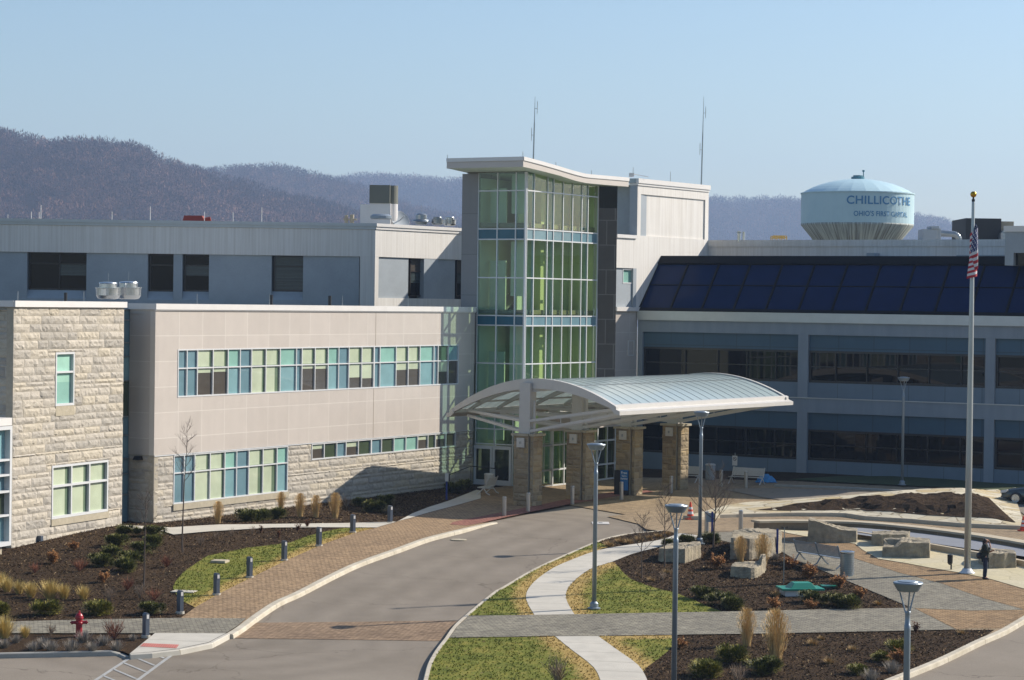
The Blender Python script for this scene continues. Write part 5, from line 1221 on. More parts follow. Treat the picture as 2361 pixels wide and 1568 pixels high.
# green utility box
q = onto(1846, 1372, up); rz = R(8); M = Matrix.Translation(q) @ Matrix.Rotation(rz, 4, 'Z'); t = thing('utility_box', 'low green-lidded utility box with white sides in the mulch of the island', 'utility box', q, rz)
gm = mat('green_plastic', '2c8f78', .4, var=.05); mb = MB(); mb.box(-.72, .55, -.3, .55, -.05, .22); mb.build('body', M_['roof_white'], t, M)
mb = MB(); mb.box(-.85, .85, -.42, .7, .22, .3); mb.hexa([(-.5, -.3, .3), (.55, -.3, .3), (.55, .5, .3), (-.5, .5, .3), (-.32, -.15, .5), (.38, -.15, .5), (.38, .35, .5), (-.32, .35, .5)]); mb.build('lid', gm, t, M, bevel=.015)
q = onto(1915, 1352, up); mb = MB(); mb.box(-.4, .35, -.25, .25, -.02, .05); tag(mb.build('access_cover', gm, None, Matrix.Translation(q), bevel=.01), 'flat pale green cover in the mulch right of the green-lidded box', 'cover')
for (a, b, w, lab, mt) in ((507, 1296.5, .32, 'raised tan access lid in the lawn beside the left walk', 'cap_stone'), (424, 1364, .45, 'flat pale access plate at the lawn tip behind a bollard', 'concrete')):
    q = onto(a, b, up, .02); mb = MB(); mb.box(-w, w, -.3, .3, 0, .1 if w < .4 else .03); tag(mb.build('access_cover', M_[mt], None, Matrix.Translation(q) @ Matrix.Rotation(-.2, 4, 'Z'), bevel=.01), lab, 'cover')
q = onto(1384, 1206, gz, .01); mb = MB(); mb.box(-.42, .42, -.55, .55, 0, .02); mb.box(-.1, .1, -.12, .12, .02, .03, 1); tag(mb.build('valve_cover', [M_['roof_white'], M_['galv']], None, Matrix.Translation(q)), 'white square valve pad in the asphalt near the canopy', 'cover')
q = onto(1057, 1244.5, gz, .012); mb = MB(); mb.lathe([(.36, 0), (.36, .02), (.3, .025)], 24); tag(mb.build('manhole_cover', M_['cap_stone'], None, Matrix.Translation(q)), 'round pale manhole cover in the asphalt of the curving drive', 'cover')
# blue tarp
rr = random.Random(8); mb = MB(); n = 22; q = onto(1765, 1113, gz, .02); ids = []
for j_ in range(n):
    for i in range(n):
        u, v = i / (n - 1) * 2 - 1, j_ / (n - 1) * 2 - 1; r_ = math.hypot(u, v); h = max(0, .42 * (1 - r_ ** 2)) + rr.uniform(0, .12) * (r_ < .95) + .02
        ids.append(mb.vert((u * .62 + rr.uniform(-.03, .03), v * .4, h if r_ < 1 else .03 + rr.uniform(0, .05))))
for j_ in range(n - 1):
    for i in range(n - 1): mb.face((ids[j_ * n + i], ids[j_ * n + i + 1], ids[(j_ + 1) * n + i + 1], ids[(j_ + 1) * n + i]))
tag(mb.build('tarp', mat('blue_tarp', '2f86c0', .35, var=.25, vs=8), None, Matrix.Translation(q)), 'crumpled bright blue tarp on the ground right of the shaded bench', 'tarp')
# handrail by the doors
q = onto(1085, 1128, gz); t = thing('handrail', 'black handrail beside the stairs at the tower doors', 'handrail', q); M = Matrix.Translation(q); mb = MB()
for a, b in (((-1.2, -1.6, .2), (-1.2, -1.6, .95)), ((-1.2, -1.6, .95), (.0, -.2, 1.35)), ((0, -.2, 1.35), (1.6, -.7, 1.25)), ((.0, -.2, 0), (.0, -.2, 1.35))): mb.tube(a, b, .025)
mb.build('rail', M_['black'], t, M)

# flagpole and flag
p = onto(2229, 1321, up, .03); ptop = at(2231.5, 462, p.y).z; h = ptop - p.z
t = thing('flagpole', 'very tall pale flagpole with a gold ball, standing on the plaza at the right', 'flagpole', p); M = Matrix.Translation(p)
mb = MB(); mb.lathe([(.14, .12), (.135, h * .3), (.11, h * .6), (.065, h - .1), (.05, h)], 20); mb.build('pole', mat('flagpole_metal', 'b3b8b8', .35, .5, var=.1, vs=1, sc3=(1, 1, .3)), t, M, True)
mb = MB(); mb.lathe([(.34, 0), (.33, .03), (.26, .07), (.2, .16), (.17, .2)], 24); mb.build('base', M_['frame_white'], t, M, True)
mb = MB(); mb.tube((0, 0, h), (0, 0, h + .14), .04); mb.tube((0, 0, h - .05), (0, 0, h + .05), .07); mb.build('truck', M_['black'], t, M)
mb = MB(); mb.lathe([(.13 * math.sin(R(a)) + .001, h + .25 - .13 * math.cos(R(a))) for a in range(0, 181, 15)], 20); mb.build('gold_ball', mat('gold', 'c79a2a', .25, .9, var=.05), t, M, True)
# limp flag: hoist along the pole, fly hanging down in folds
def col_at(u, v):   # u along the fly 0-1, v down the hoist 0-1
    if u < .4 and v < 7 / 13:
        i, j_ = int(u / .4 * 11), int(v / (7 / 13) * 9); a, b = (u / .4 * 11) % 1 - .5, (v / (7 / 13) * 9) % 1 - .5
        return 2 if (i + j_) % 2 == 0 and abs(a) < .36 and abs(b) < .36 else 1
    return 0 if int(v * 13) % 2 == 0 else 2
mb = MB(); NU, NV = 66, 52; Lh, Lf = 1.9, 3.2; top_z = at(2231, 513, p.y).z - p.z; ids = []; rr = random.Random(2)
bot = at(2231, 655, p.y).z - p.z
for j_ in range(NV + 1):
    for i in range(NU + 1):
        u, v = i / NU, j_ / NV
        x = .06 + .36 * math.sin(u * 9.5 + v * 1.2) * (.45 + .3 * u) * .8 + .12 * math.sin(u * 2.2); y = -.12 + .16 * math.cos(u * 8 + v * 2.4)
        z = top_z - v * Lh * (1 - .25 * u) - u * (top_z - bot - Lh) * 1.0 * (1.35 - .1 * v) - .1 * u
        x = x - .17 * u * (1 - u) - .22 * u; ids.append(mb.vert((x * (1 if u > .03 else .5), y, z)))
for j_ in range(NV):
    for i in range(NU):
        mb.face((ids[j_ * (NU + 1) + i], ids[j_ * (NU + 1) + i + 1], ids[(j_ + 1) * (NU + 1) + i + 1], ids[(j_ + 1) * (NU + 1) + i]), col_at((i + .5) / NU, (j_ + .5) / NV))
tag(mb.build('flag', [mat('flag_red', 'b3202e', .7, var=.05), mat('flag_blue', '23306b', .7, var=.05), mat('flag_white', 'd9d9dc', .7, var=.03)], None, M, True), 'red, white and blue striped flag hanging limp in folds near the top of the flagpole', 'flag')
# ================================================================= boulders
def rock(name, label, outline, h_fn, base_off=0, seed=0, rz=0, group='cut stone boulders on the plaza', mt='boulder'):
    """outline: ground pixels of the footprint; h_fn(u, v): height over its box"""
    P = [onto(a, b, up) for a, b in outline]; c = sum(P, Vector()) / len(P); rr = random.Random(seed)
    Q = dens([Vector((p.x - c.x, p.y - c.y)) for p in P], .16); n = len(Q); mb = MB(); rings = []
    xs = [q.x for q in Q]; ys = [q.y for q in Q]
    jit = [rr.uniform(.97, 1.03) for _ in Q]
    hh = [h_fn((q.x - min(xs)) / (max(xs) - min(xs)), (q.y - min(ys)) / (max(ys) - min(ys))) for q in Q]
    for lv in range(7):
        f = lv / 6; rings.append([mb.vert((q.x * j * (1 - .03 * f + rr.uniform(-.012, .012)), q.y * j * (1 - .05 * f + rr.uniform(-.012, .012)), -.1 + (h + .1) * f + (rr.uniform(-.02, .03) if lv == 6 else 0))) for q, j, h in zip(Q, jit, hh)])
    for s in (.75, .5, .25):
        rings.append([mb.vert((q.x * s, q.y * s, h_fn((q.x * s - min(xs)) / (max(xs) - min(xs)), (q.y * s - min(ys)) / (max(ys) - min(ys))) + rr.uniform(-.02, .035))) for q in Q])
    for a, b in zip(rings[:-1], rings[1:]):
        for i in range(n): k = (i + 1) % n; mb.face((a[i], a[k], b[k], b[i]))
    mb.face(rings[-1])
    # ensure outward winding
    area = sum(Q[i].x * Q[(i + 1) % n].y - Q[(i + 1) % n].x * Q[i].y for i in range(n))
    if area < 0: mb.f = [f[::-1] for f in mb.f]
    return tag(mb.build(name, M_[mt], None, Matrix.Translation(c)), label, 'boulder', group)
m, n, l, b = nodes('boulder')
c = ramp(n, l, noise(n, l, 2.5, 6, rough=.65), [(.3, rgb('8d8370')), (.55, rgb('aea28a')), (.75, rgb('c6b898'))])
c = mix(n, l, c, ramp(n, l, noise(n, l, 1.2, 4, sc3=(2.5, 2.5, .5)), [(.35, (.7, .7, .7, 1)), (.6, (1, 1, 1, 1))]), 1., 'MULTIPLY')
l.new(c, b.inputs['Base Color']); b.inputs['Roughness'].default_value = .9; bump(n, l, b, noise(n, l, 7, 6, rough=.75), .9, .08); M_['boulder'] = m
rock('boulder', 'flat-topped grey boulder beside the winding path, shaded left end', zz(zC, (1558, 538), (1790, 556), (1925, 510), (1930, 470), (1800, 470), (1640, 480)), lambda u, v: .5 + .08 * u, 0, 1, group='rough boulders in the mulch island')
rock('boulder', 'large boulder behind two tan grasses beside the dark blue post', zz(zG, (190, 1460), (450, 1470), (700, 1440), (900, 1370), (890, 1250), (700, 1220), (420, 1230), (220, 1300)), lambda u, v: .82 - .1 * u, 0, 2, group='rough boulders in the mulch island')
rock('boulder', 'low pale boulder with a raised right corner in the middle of the island', zz(zC, (2178, 670), (2361, 690)) + zz(zD, (60, 680), (130, 625), (130, 590), (60, 600)) + zz(zC, (2361, 610), (2220, 620)), lambda u, v: .38 + (.25 if u > .8 else 0), 0, 3, group='rough boulders in the mulch island')
rock('boulder', 'wedge-shaped boulder sloping down to the right behind the long bench', zz(zG, (1250, 1225), (1500, 1240), (1940, 1238), (1945, 1180), (1700, 1150), (1280, 1150)), lambda u, v: .98 - .08 * u if u < .12 else .98 - .75 * (u - .1) if u < .65 else .56 - .12 * (u - .65) , 0, 4)
rock('boulder', 'dark low boulder tucked behind the block-like boulder at the pool', zz(zD, (1040, 405), (1130, 412), (1370, 405), (1375, 370), (1200, 362), (1050, 370)), lambda u, v: .52, 0, 5)
rock('boulder', 'block-like flat boulder with a notch at its left end, centre of the plaza', zz(zD, (1135, 505), (1270, 510), (1545, 516), (1550, 460), (1400, 440), (1150, 450)), lambda u, v: .42 if u < .3 and v < .5 else .62 + .03 * u, 0, 6)
rock('boulder', 'flat boulder right behind the standing person', zz(zD, (1965, 560), (2060, 608), (2292, 600), (2285, 550), (2150, 535), (1980, 530)), lambda u, v: .62 - .05 * u, 0, 7)

# ================================================================= pool, low walls, raised island
cw = zz(zD, (68, 272), (280, 268), (500, 270), (720, 272), (960, 282), (1250, 308), (1540, 340), (1845, 380), (2100, 420), (2361, 465), (2700, 540))
cwg = catmull(gpts(cw), 2)
t_ = thing('pool_wall', 'long curved low stone wall with a pale cap between pool and paved drive', 'wall', (*cwg[0], gz(*cwg[0])))
mb = MB(); mb_strip(mb, cwg, .0 + .45, -.1, .36, -1, up); mb.build('wall', M_['column_stone'], t_)
mb = MB(); q = [Vector(p) for p in cwg]; nq = []
for i, p in enumerate(q):
    d = (q[min(i + 1, len(q) - 1)] - q[max(i - 1, 0)]).normalized(); nq.append(tuple(p + Vector((d.y, -d.x)) * .08))
mb_strip(mb, nq, .8, .362, .46, -1, up); mb.build('cap', M_['wall_cap'], t_)
pool = gpts(zz(zD, (730, 236), (960, 248), (1250, 272), (1540, 302), (1845, 342), (2100, 382), (2361, 428), (2700, 500), (2900, 620), (2361, 494), (2100, 458), (1845, 420), (1550, 378), (1300, 352), (1040, 320), (915, 302)), up, .24)
sheet('pool_floor', pool, M_['pool'], .24, up, 1.0)
iw = catmull(gpts(zz(zD, (915, 330), (1040, 350), (1300, 395), (1550, 440), (1845, 492), (2100, 540), (2361, 590), (2700, 680))), 2)
mb = MB(); mb_strip(mb, iw, .28, -.05, .27, -1, up); tag(mb.build('pool_wall', M_['wall_cap']), 'low inner kerb wall of the dry pool, running behind the boulders and flagpole', 'wall')
# raised island: kerb wall, flagstone border, mulch mound
kf = zz(zC, (1800, 172), (1900, 178)) + zz(zG, (0, 888), (500, 872), (900, 862), (1300, 862), (1800, 870)) + zz(zD, (1010, 178), (1400, 202), (1845, 240), (2340, 262))
kfg = catmull(gpts(kf, gz, .03), 2)
backp = gpts(zz(zD, (2361, 240)) + [(2345, 1170), (2330, 1152)] , gz) + gpts([(2300, 1136), (2200, 1140), (2080, 1142), (1950, 1150), (1830, 1160)] + zz(zG, (700, 705), (450, 715), (250, 740), (100, 770)), gz)
isl = kfg + backp
mlc = gpts(zz(zG, (560, 775), (1000, 775), (1500, 765), (2000, 752)) + zz(zD, (1000, 92), (1400, 112), (1700, 132), (2000, 160), (2290, 190)), gz)
def isl_z(x, y):
    d = bdist(x, y, isl); hmax = .45 * sstep(kfg[0][0] - 1, kfg[0][0] + 14, x)
    return gz(x, y) + .20 + hmax * sstep(0, 3.0, d)
sheet('raised_island_border', isl, M_['flag'], 0, gz, .8, zf=isl_z)
inner = []
fr = gpts(zz(zG, (540, 780), (1000, 790), (1500, 785), (2000, 775)) + zz(zD, (1000, 105), (1400, 128), (1840, 158), (2290, 205)), lambda x, y: isl_z(x, y)); bk2 = gpts([(2278, 1148), (2200, 1141), (2080, 1143), (1950, 1151), (1830, 1162)] + zz(zG, (900, 735)), lambda x, y: isl_z(x, y) + .0)
bk2 = [(x, y) for x, y in bk2]
rm_ = random.Random(4)
def mound_z(x, y):
    d = bdist(x, y, fr + bk2)
    return isl_z(x, y) + .03 + .2 * sstep(0, 1.6, d) * sstep(kfg[0][0] + 3, kfg[0][0] + 9, x) + .07 * math.sin(x * 3.1 + math.sin(y * 4)) * sstep(0, .5, d) + .05 * math.sin(x * 9 + y * 7) * sstep(0, .4, d)
sheet('mulch_mound', fr + bk2, M_['dark_mulch'], 0, gz, .35, zf=mound_z)
mb = MB(); mb_strip(mb, kfg, .22, -.05, .23, -1 if False else 1, gz); tag(mb.build('kerb_wall', M_['wall_cap']), 'curved stone kerb wall round the raised flagstone island', 'wall')
# shaded strip of grass and kerb before the long facade
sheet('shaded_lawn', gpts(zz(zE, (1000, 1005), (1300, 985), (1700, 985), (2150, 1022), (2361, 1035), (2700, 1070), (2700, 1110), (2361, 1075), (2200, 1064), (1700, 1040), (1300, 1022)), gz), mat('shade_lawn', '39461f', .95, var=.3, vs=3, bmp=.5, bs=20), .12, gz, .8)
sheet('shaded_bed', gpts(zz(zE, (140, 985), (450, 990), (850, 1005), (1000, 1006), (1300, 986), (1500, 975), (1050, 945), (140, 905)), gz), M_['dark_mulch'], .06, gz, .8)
sheet('shaded_road', gpts([(1660, 1130), (1760, 1128), (1870, 1131), (2100, 1143), (2360, 1158), (2600, 1180), (2600, 1260), (2400, 1215), (2340, 1175), (2290, 1150), (2150, 1150), (1950, 1152), (1830, 1160), (1760, 1150)], gz), M_['asphalt'], .075, gz, .9)
mb = MB(); mb_strip(mb, catmull(gpts(zz(zE, (930, 1038), (1300, 1050), (1840, 1080), (2361, 1105), (2700, 1130)), gz), 2), .2, 0, .16, 1, gz); struct(mb.build('kerb', M_['kerb_old']))

# ================================================================= plants
def leafmat(name, a, b2, rough=.6, tr=0):
    m, n, l, b = nodes(name); at_ = n.new('ShaderNodeAttribute'); at_.attribute_name = 'tint'
    l.new(ramp(n, l, at_.outputs['Fac'], [(0, rgb(a)), (1, rgb(b2))]), b.inputs['Base Color']); b.inputs['Roughness'].default_value = rough; b.inputs['Specular IOR Level'].default_value = .25; return m
M_['yew'] = leafmat('yew_needles', '3a4014', 'a3a044'); M_['yew_gold'] = leafmat('golden_yew_needles', '555a1c', 'c0b248')
M_['tan_grass'] = leafmat('tan_grass', 'b08c56', 'ebcd92', .8); M_['straw'] = leafmat('straw_grass', 'b5964e', 'ecd68f', .8)
M_['rust_leaf'] = leafmat('rust_leaves', '7a4c28', 'c8935a', .8); M_['lavender'] = leafmat('lavender_stems', '746c62', 'b5aea4', .9)
M_['twig'] = leafmat('twigs', '7a6a58', 'b8a28c', .9); M_['red_twig'] = leafmat('red_twigs', '6b3a2c', 'a9745a', .9); M_['bark'] = mat('bark', '5d5148', .9, var=.2, vs=12)
M_['seed'] = leafmat('brown_seed_heads', '4b2e20', '7c4d33', .9); M_['dry_clump'] = leafmat('dry_clumps', '8a6d45', 'd2b580', .85)
def blade(mb, p, d, L, w, bend, t, n=2):
    p = Vector(p); d = Vector(d).normalized(); s = d.cross(Vector((0, 0, 1)));
    s = s.normalized() * w if s.length > .01 else Vector((w, 0, 0)); prev = (p - s, p + s)
    for i in range(n):
        f = (i + 1) / n; q = p + d * L * f + Vector((d.x, d.y, 0)) * bend * L * f * f - Vector((0, 0, bend * .5 * L * f * f)); ww = s * (1 - f * .85)
        mb.poly([prev[0], prev[1], q + ww, q - ww], 0, t); prev = (q - ww, q + ww)
def g_yew(seed, r=.5, n=3200):
    rr = random.Random(seed); mb = MB(); lob = [(rr.uniform(-.28, .28), rr.uniform(-.28, .28), rr.uniform(.15, .42), rr.uniform(.2, .34)) for _ in range(11)]
    for _ in range(n):
        c = rr.choice(lob); v = Vector((rr.gauss(0, 1), rr.gauss(0, 1), rr.gauss(0, 1))).normalized(); k = rr.uniform(.55, 1)
        p = Vector((c[0], c[1], c[2] * .95)) + v * c[3] * k * Vector((1, 1, .8)).length / 1.62
        if p.z < .02: p.z = rr.uniform(.02, .1)
        d = (v + Vector((0, 0, .7)) + Vector((rr.uniform(-.4, .4), rr.uniform(-.4, .4), 0))).normalized()
        blade(mb, p, d, rr.uniform(.04, .1), rr.uniform(.008, .016), 0, rr.uniform(0, 1) * (k ** 2) + .02, 1)
    for c in lob:                                    # dense inner twigs
        for _ in range(30):
            v = Vector((rr.gauss(0, 1), rr.gauss(0, 1), rr.gauss(0, 1))).normalized() * c[3] * .5; e = Vector((c[0], c[1], c[2])) + v
            blade(mb, e, v + Vector((0, 0, .2)), .12, .05, 0, .01, 1)
    return mb
def g_fount(seed, h=1.2, r=.25, n=420, droop=.5, w=.006, base=.08):
    rr = random.Random(seed); mb = MB()
    for _ in range(n):
        a = rr.uniform(0, 6.28); k = abs(rr.gauss(0, .5)) * r; d = Vector((math.cos(a) * k, math.sin(a) * k, 1))
        blade(mb, (math.cos(a) * base * rr.random(), math.sin(a) * base * rr.random(), 0), d, h * rr.uniform(.5, 1.05), w * rr.uniform(.6, 1.6), droop * rr.uniform(.1, .5), rr.random(), 3)
    return mb
def g_plume(seed, h=1.35):
    mb = g_fount(seed, h * .95, .24, 420, .4, .006, .17); rr = random.Random(seed + 9)
    for _ in range(1100):
        a = rr.uniform(0, 6.28); z = (rr.random() ** .7) * .85 + .15; k = rr.random() ** .6 * (.16 + .26 * math.sin(math.pi * z ** 1.4)); z *= h; blade(mb, (math.cos(a) * k, math.sin(a) * k, z * .93), (math.cos(a) * .3, math.sin(a) * .3, 1), rr.uniform(.06, .15), .009, .2, rr.random(), 1)
    return mb
def g_twiggy(seed, h=.7, n=26, leaves=0, w=.008, spread=.55):
    rr = random.Random(seed); mb = MB()
    def br(p, d, L, w, lv):
        k = 2; q = p
        for i in range(k):
            d = (d + Vector((rr.uniform(-.25, .25), rr.uniform(-.25, .25), rr.uniform(-.05, .2)))).normalized(); e = q + d * L / k; mb.tube(q, e, w, w * .75, 3, 0, False); mb.t[-3:] = [rr.random()] * 3; q = e; w *= .75
        if lv:
            for _ in range(3): br(p + (q - p) * rr.uniform(.4, 1), (d + Vector((rr.uniform(-.8, .8), rr.uniform(-.8, .8), rr.uniform(-.1, .5)))).normalized(), L * .6, w * .9, lv - 1)
        if leaves:
            for _ in range(leaves):
                e = p.lerp(q, rr.uniform(.3, 1)) + Vector((rr.uniform(-.05, .05), rr.uniform(-.05, .05), rr.uniform(-.05, .05))); blade(mb, e, (rr.uniform(-1, 1), rr.uniform(-1, 1), rr.uniform(-.4, .8)), rr.uniform(.05, .09), .022, 0, rr.random(), 1)
    for _ in range(n):
        a = rr.uniform(0, 6.28); k = rr.uniform(.1, spread); br(Vector((0, 0, 0)), Vector((math.cos(a) * k, math.sin(a) * k, 1)).normalized(), h * rr.uniform(.35, .6), w, 1)
    return mb
def g_ball(seed, h=.35): return g_fount(seed, h, 1.4, 340, .15, .006, .12)
KINDS = {}
def proto(k, gens, m): KINDS[k] = ([g for g in gens], m)
PR = dict(
    yew=([g_yew(s) for s in (1, 2, 3)], 'yew', 'evergreen_shrub', 'shrub', 'dark evergreen shrubs'),
    gold=([g_yew(s) for s in (4, 5)], 'yew_gold', 'evergreen_shrub', 'shrub', 'yellow-green evergreen shrubs'),
    plume=([g_plume(s) for s in (1, 2, 3)], 'tan_grass', 'ornamental_grass', 'ornamental grass', 'tall tan ornamental grasses'),
    straw=([g_fount(s, .72, .75, 520, .9, .007, .12) for s in (5, 6, 7)], 'straw', 'tufted_grass', 'ornamental grass', 'straw-yellow grass tufts'),
    rust=([g_twiggy(s, .62, 26, 14, .006, 1.3) for s in (1, 2)], 'rust_leaf', 'rust_shrub', 'shrub', 'rust-leaved dormant shrubs'),
    redtwig=([g_twiggy(s, .8, 44, 0, .009, 1.1) for s in (3, 4)], 'red_twig', 'twiggy_shrub', 'shrub', 'bare reddish shrubs'),
    twig=([g_twiggy(s, .85, 30, 0, .01, .9) for s in (5, 6)], 'twig', 'twiggy_shrub', 'shrub', 'bare grey-brown shrubs'),
    lav=([g_ball(s) for s in (1, 2)], 'lavender', 'lavender_clump', 'shrub', 'rounded grey clumps'),
    seed=([g_twiggy(s, .5, 8, 10, .012, .35) for s in (8, 9)], 'seed', 'dried_flower_clump', 'plant', 'dried brown flower heads'),
    dry=([g_fount(s, .3, 1.3, 220, 1.0, .008, .15) for s in (9, 10)], 'dry_clump', 'dried_clump', 'plant', 'flattened dry clumps'))
PM = {}
rr = random.Random(77)
def plant(kind, z, x, y, s, label, sz=1.0):
    gens, m, nm, cat, grp = PR[kind]; i = rr.randrange(len(gens)); key = (kind, i)
    q = onto(*(z(x, y) if z else (x, y)), up, .0)
    if key not in PM:
        o = gens[i].build(nm, M_[m]); PM[key] = o; o2 = o
    else: o2 = PM[key].copy(); COL.objects.link(o2)
    o2.name = nm
    if kind in ('yew', 'gold'): sz *= .72; s *= 1.02
    o2.matrix_world = Matrix.Translation(q) @ Matrix.Rotation(rr.uniform(0, 6.28), 4, 'Z') @ Matrix.Diagonal((s, s, s * sz, 1))
    tag(o2, label, cat, grp)
E = 'dark evergreen shrub '
for x, y, s, lab in ((1110, 320, 1.15, 'topmost of the cluster, against the stone wall'), (1330, 318, 1.1, 'at the cluster corner beside the concrete path'), (1000, 405, 1.2, 'second down on the left edge of the cluster'), (1315, 402, 1.05, 'behind the bare sapling trunk, second on the right of the cluster'), (1235, 468, 1.15, 'in the middle right of the cluster, touching the sapling trunk'),
                    (975, 500, 1.05, 'in the middle left of the cluster'), (1140, 552, 1.1, 'just left of the sapling trunk, low in the cluster'), (885, 578, 1.15, 'leftmost of the cluster'), (1090, 625, 1.25, 'lowest and largest of the cluster, casting a shadow on mulch')): plant('yew', zA, x, y, s, E + lab)
for x, y, s, lab in ((400, 1005, 1.15, 'yellow-green shrub by the grey paver path, left of the hydrant'), (860, 995, 1.1, 'yellow-green shrub just above the grey paver path, right of the hydrant'), (-20, 995, 1.0, 'yellow-green shrub cut by the left picture edge')): plant('gold', zA, x, y, s, lab)
for x, y, s, lab in ((1048, 1136, 1.3, 'in full shade by the marker post left of the tower doors'), (1070, 1128, 1.2, 'in full shade beside the black handrail')): plant('yew', None, x, y, s, E + lab)
plant('yew', zA, 1310, 990, 1.0, 'dark evergreen shrub half behind the light bollard nearest the road')
for x, y, s, lab in ((80, 192, 1.3, 'leftmost of three at the foot of the wall below the wide window'), (205, 182, 1.2, 'middle one of three at the wall foot left of the tan grasses'), (338, 163, 1.2, 'rightmost of three at the wall foot, touching a tan grass')): plant('yew', zB, x, y, s, E + lab)
for x, y, s, lab in ((1035, 60, 1.0, 'in the canopy shadow just right of the last tan grass'), (1180, 110, 1.3, 'large and shaded, left of the farthest light bollard'), (1260, 45, 1.1, 'in deep shade behind the farthest light bollard')): plant('yew', zB, x, y, s, E + lab)
for x, y, s, lab in ((1955, 858, 1.1, 'left of three in the island above the grey crossing'), (2100, 915, 1.1, 'middle of three in the island above the grey crossing'), (2195, 950, 1.05, 'right of three in the island, nearest the grey crossing'), (1668, 410, .85, 'at the path edge behind the flat-topped boulder'), (1800, 395, 1.0, 'between flat-topped boulder and lamp post'), (1990, 382, 1.1, 'right of the lamp post base by the plaza')): plant('yew', zC, x, y, s, E + lab)
for x, y, s, lab in ((530, 893, 1.0, 'below the green-lidded box, left of three'), (712, 920, 1.1, 'below the green-lidded box, middle of three'), (858, 945, 1.1, 'below the green-lidded box, right of three'), (120, 1510, 1.2, 'at the foot of the tallest tan grass, bottom of picture')): plant('yew', zD, x, y, s, E + lab)
for z, x, y, s, lab in ((zC, 2190, 1400, 1.15, 'yellow-green shrub in the lower island left of the tallest grass'), (zC, 1980, 1532, 1.15, 'yellow-green shrub near the bottom edge right of the lamp pole'), (zD, 1265, 1330, .95, 'yellow-green shrub behind the nearest lamp pole'), (zD, 1130, 1400, .7, 'small low yellow-green shrub left of the nearest lamp pole'), (zD, 930, 1510, .7, 'small low yellow-green shrub close to the bottom edge by grey clumps')): plant('gold', z, x, y, s, lab)
TG = 'tall tan ornamental grass '
for z, x, y, s, lab in ((zA, 1885, 212, .78, 'alone at the wall foot left of the three evergreens'), (zB, 365, 105, .72, 'behind the evergreens at the wall foot'), (zB, 530, 152, .85, 'first one right of the evergreens at the wall'), (zB, 665, 157, .8, 'second one right of the evergreens at the wall'), (zB, 832, 160, .9, 'at the edge of the canopy shadow by the wall'),
                        (zC, 2270, 540, .8, 'in front of the large boulder, left of two'), (zD, 100, 585, 1.0, 'in front of the large boulder, right of two'), (zC, 2325, 1268, .95, 'left of two in the lower island'), (zD, 212, 1412, 1.3, 'tallest, in the lower island below the grey crossing')): plant('plume', z, x, y, s, TG + lab, 1.05)
ST = 'straw-yellow grass tuft '
for x, y, s, lab in ((15, 760, .95, 'at the left picture edge in the row'), (60, 800, .95, 'second of the row from the left edge'), (165, 820, .9, 'third of the row, slightly lower'), (268, 848, 1.0, 'middle of the row above the yellow-green shrub'), (432, 865, 1.25, 'largest of the row'), (552, 862, .95, 'right end of the row'), (722, 868, .9, 'standing apart to the right of the row'), (40, 1200, 1.3, 'big one at the left edge beside the grey paver path'), (215, 1195, .7, 'small one by the path left of the hydrant')): plant('straw', zA, x, y, s, ST + lab)
LV = 'rounded grey dormant clump '
for z, x, y, s, lab in ((zA, 285, 1310, 1.0, 'third from the left edge along the near kerb'), (zA, 375, 1290, 1.3, 'behind the kerb left of the hydrant, larger'), (zA, 445, 1315, 1.2, 'touching the kerb left of the hydrant'), (zA, 620, 1315, 1.35, 'directly below the hydrant at the kerb'), (zA, 800, 1315, 1.1, 'right of the hydrant at the kerb'), (zA, 895, 1260, 1.1, 'below the reddish twigs by the near bollard'), (zA, 1010, 1305, 1.1, 'next to the concrete ramp'), (zA, 40, 1285, 1.0, 'at the left picture edge by the kerb'), (zA, 725, 1235, 1.3, 'just right of the hydrant base'), (zA, 140, 1240, .9, 'between the left edge and the hydrant, by the path'),
                        (zD, 1222, 1500, 1.3, 'left of the nearest lamp pole'), (zD, 1040, 1570, 1.3, 'at the bottom edge left of the nearest lamp pole'), (zD, 210, 522, 1.0, 'under the dark blue post'), (zA, 1150, 1220, .7, 'small, right of the near light bollard')): plant('lav', z, x, y, s, LV + lab)
RU = 'rust-leaved shrub '
for z, x, y, s, lab in ((zA, 455, 555, 1.0, 'in the left bed below the stone block'), (zA, 890, 720, .9, 'in the left bed below the evergreen cluster'), (zA, 640, 440, .8, 'close to the stone block wall'), (zC, 2055, 605, 1.3, 'bright, between the two pale boulders'), (zC, 1745, 1290, .8, 'beside the tall lamp pole, under the grey crossing'), (zD, 335, 600, 1.1, 'by the thin pole near the plaza bench'), (zD, 505, 685, 1.2, 'in the bed corner behind the long bench'), (zD, 765, 770, 1.15, 'on the bed edge right of the green-lidded box'), (zD, 935, 860, .9, 'near the tip of the bed by the grey pavers'), (zD, 200, 950, 1.0, 'on the grey crossing edge below the thin pole'), (zD, 510, 950, .8, 'low, at the grey crossing below the green box'), (zD, 1285, 1430, 1.1, 'behind the nearest lamp pole over grey clumps'), (zD, 720, 745, .7, 'small one touching the access cover')): plant('rust', z, x, y, s, RU + lab)
RT = 'bare reddish shrub '
for z, x, y, s, lab in ((zA, 985, 1212, 1.2, 'large, between hydrant and near bollard'), (zA, 1100, 790, .9, 'at the foot of the left sapling'), (zA, 1440, 590, .9, 'in the mulch left of the lawn'), (zA, 1330, 880, .9, 'just above the near evergreen by the bollard'), (zA, 690, 625, 1.0, 'in the middle of the left bed'), (zA, 300, 640, .8, 'above the row of straw tufts')): plant('redtwig', z, x, y, s, RT + lab)
TW_ = 'bare grey-brown shrub '
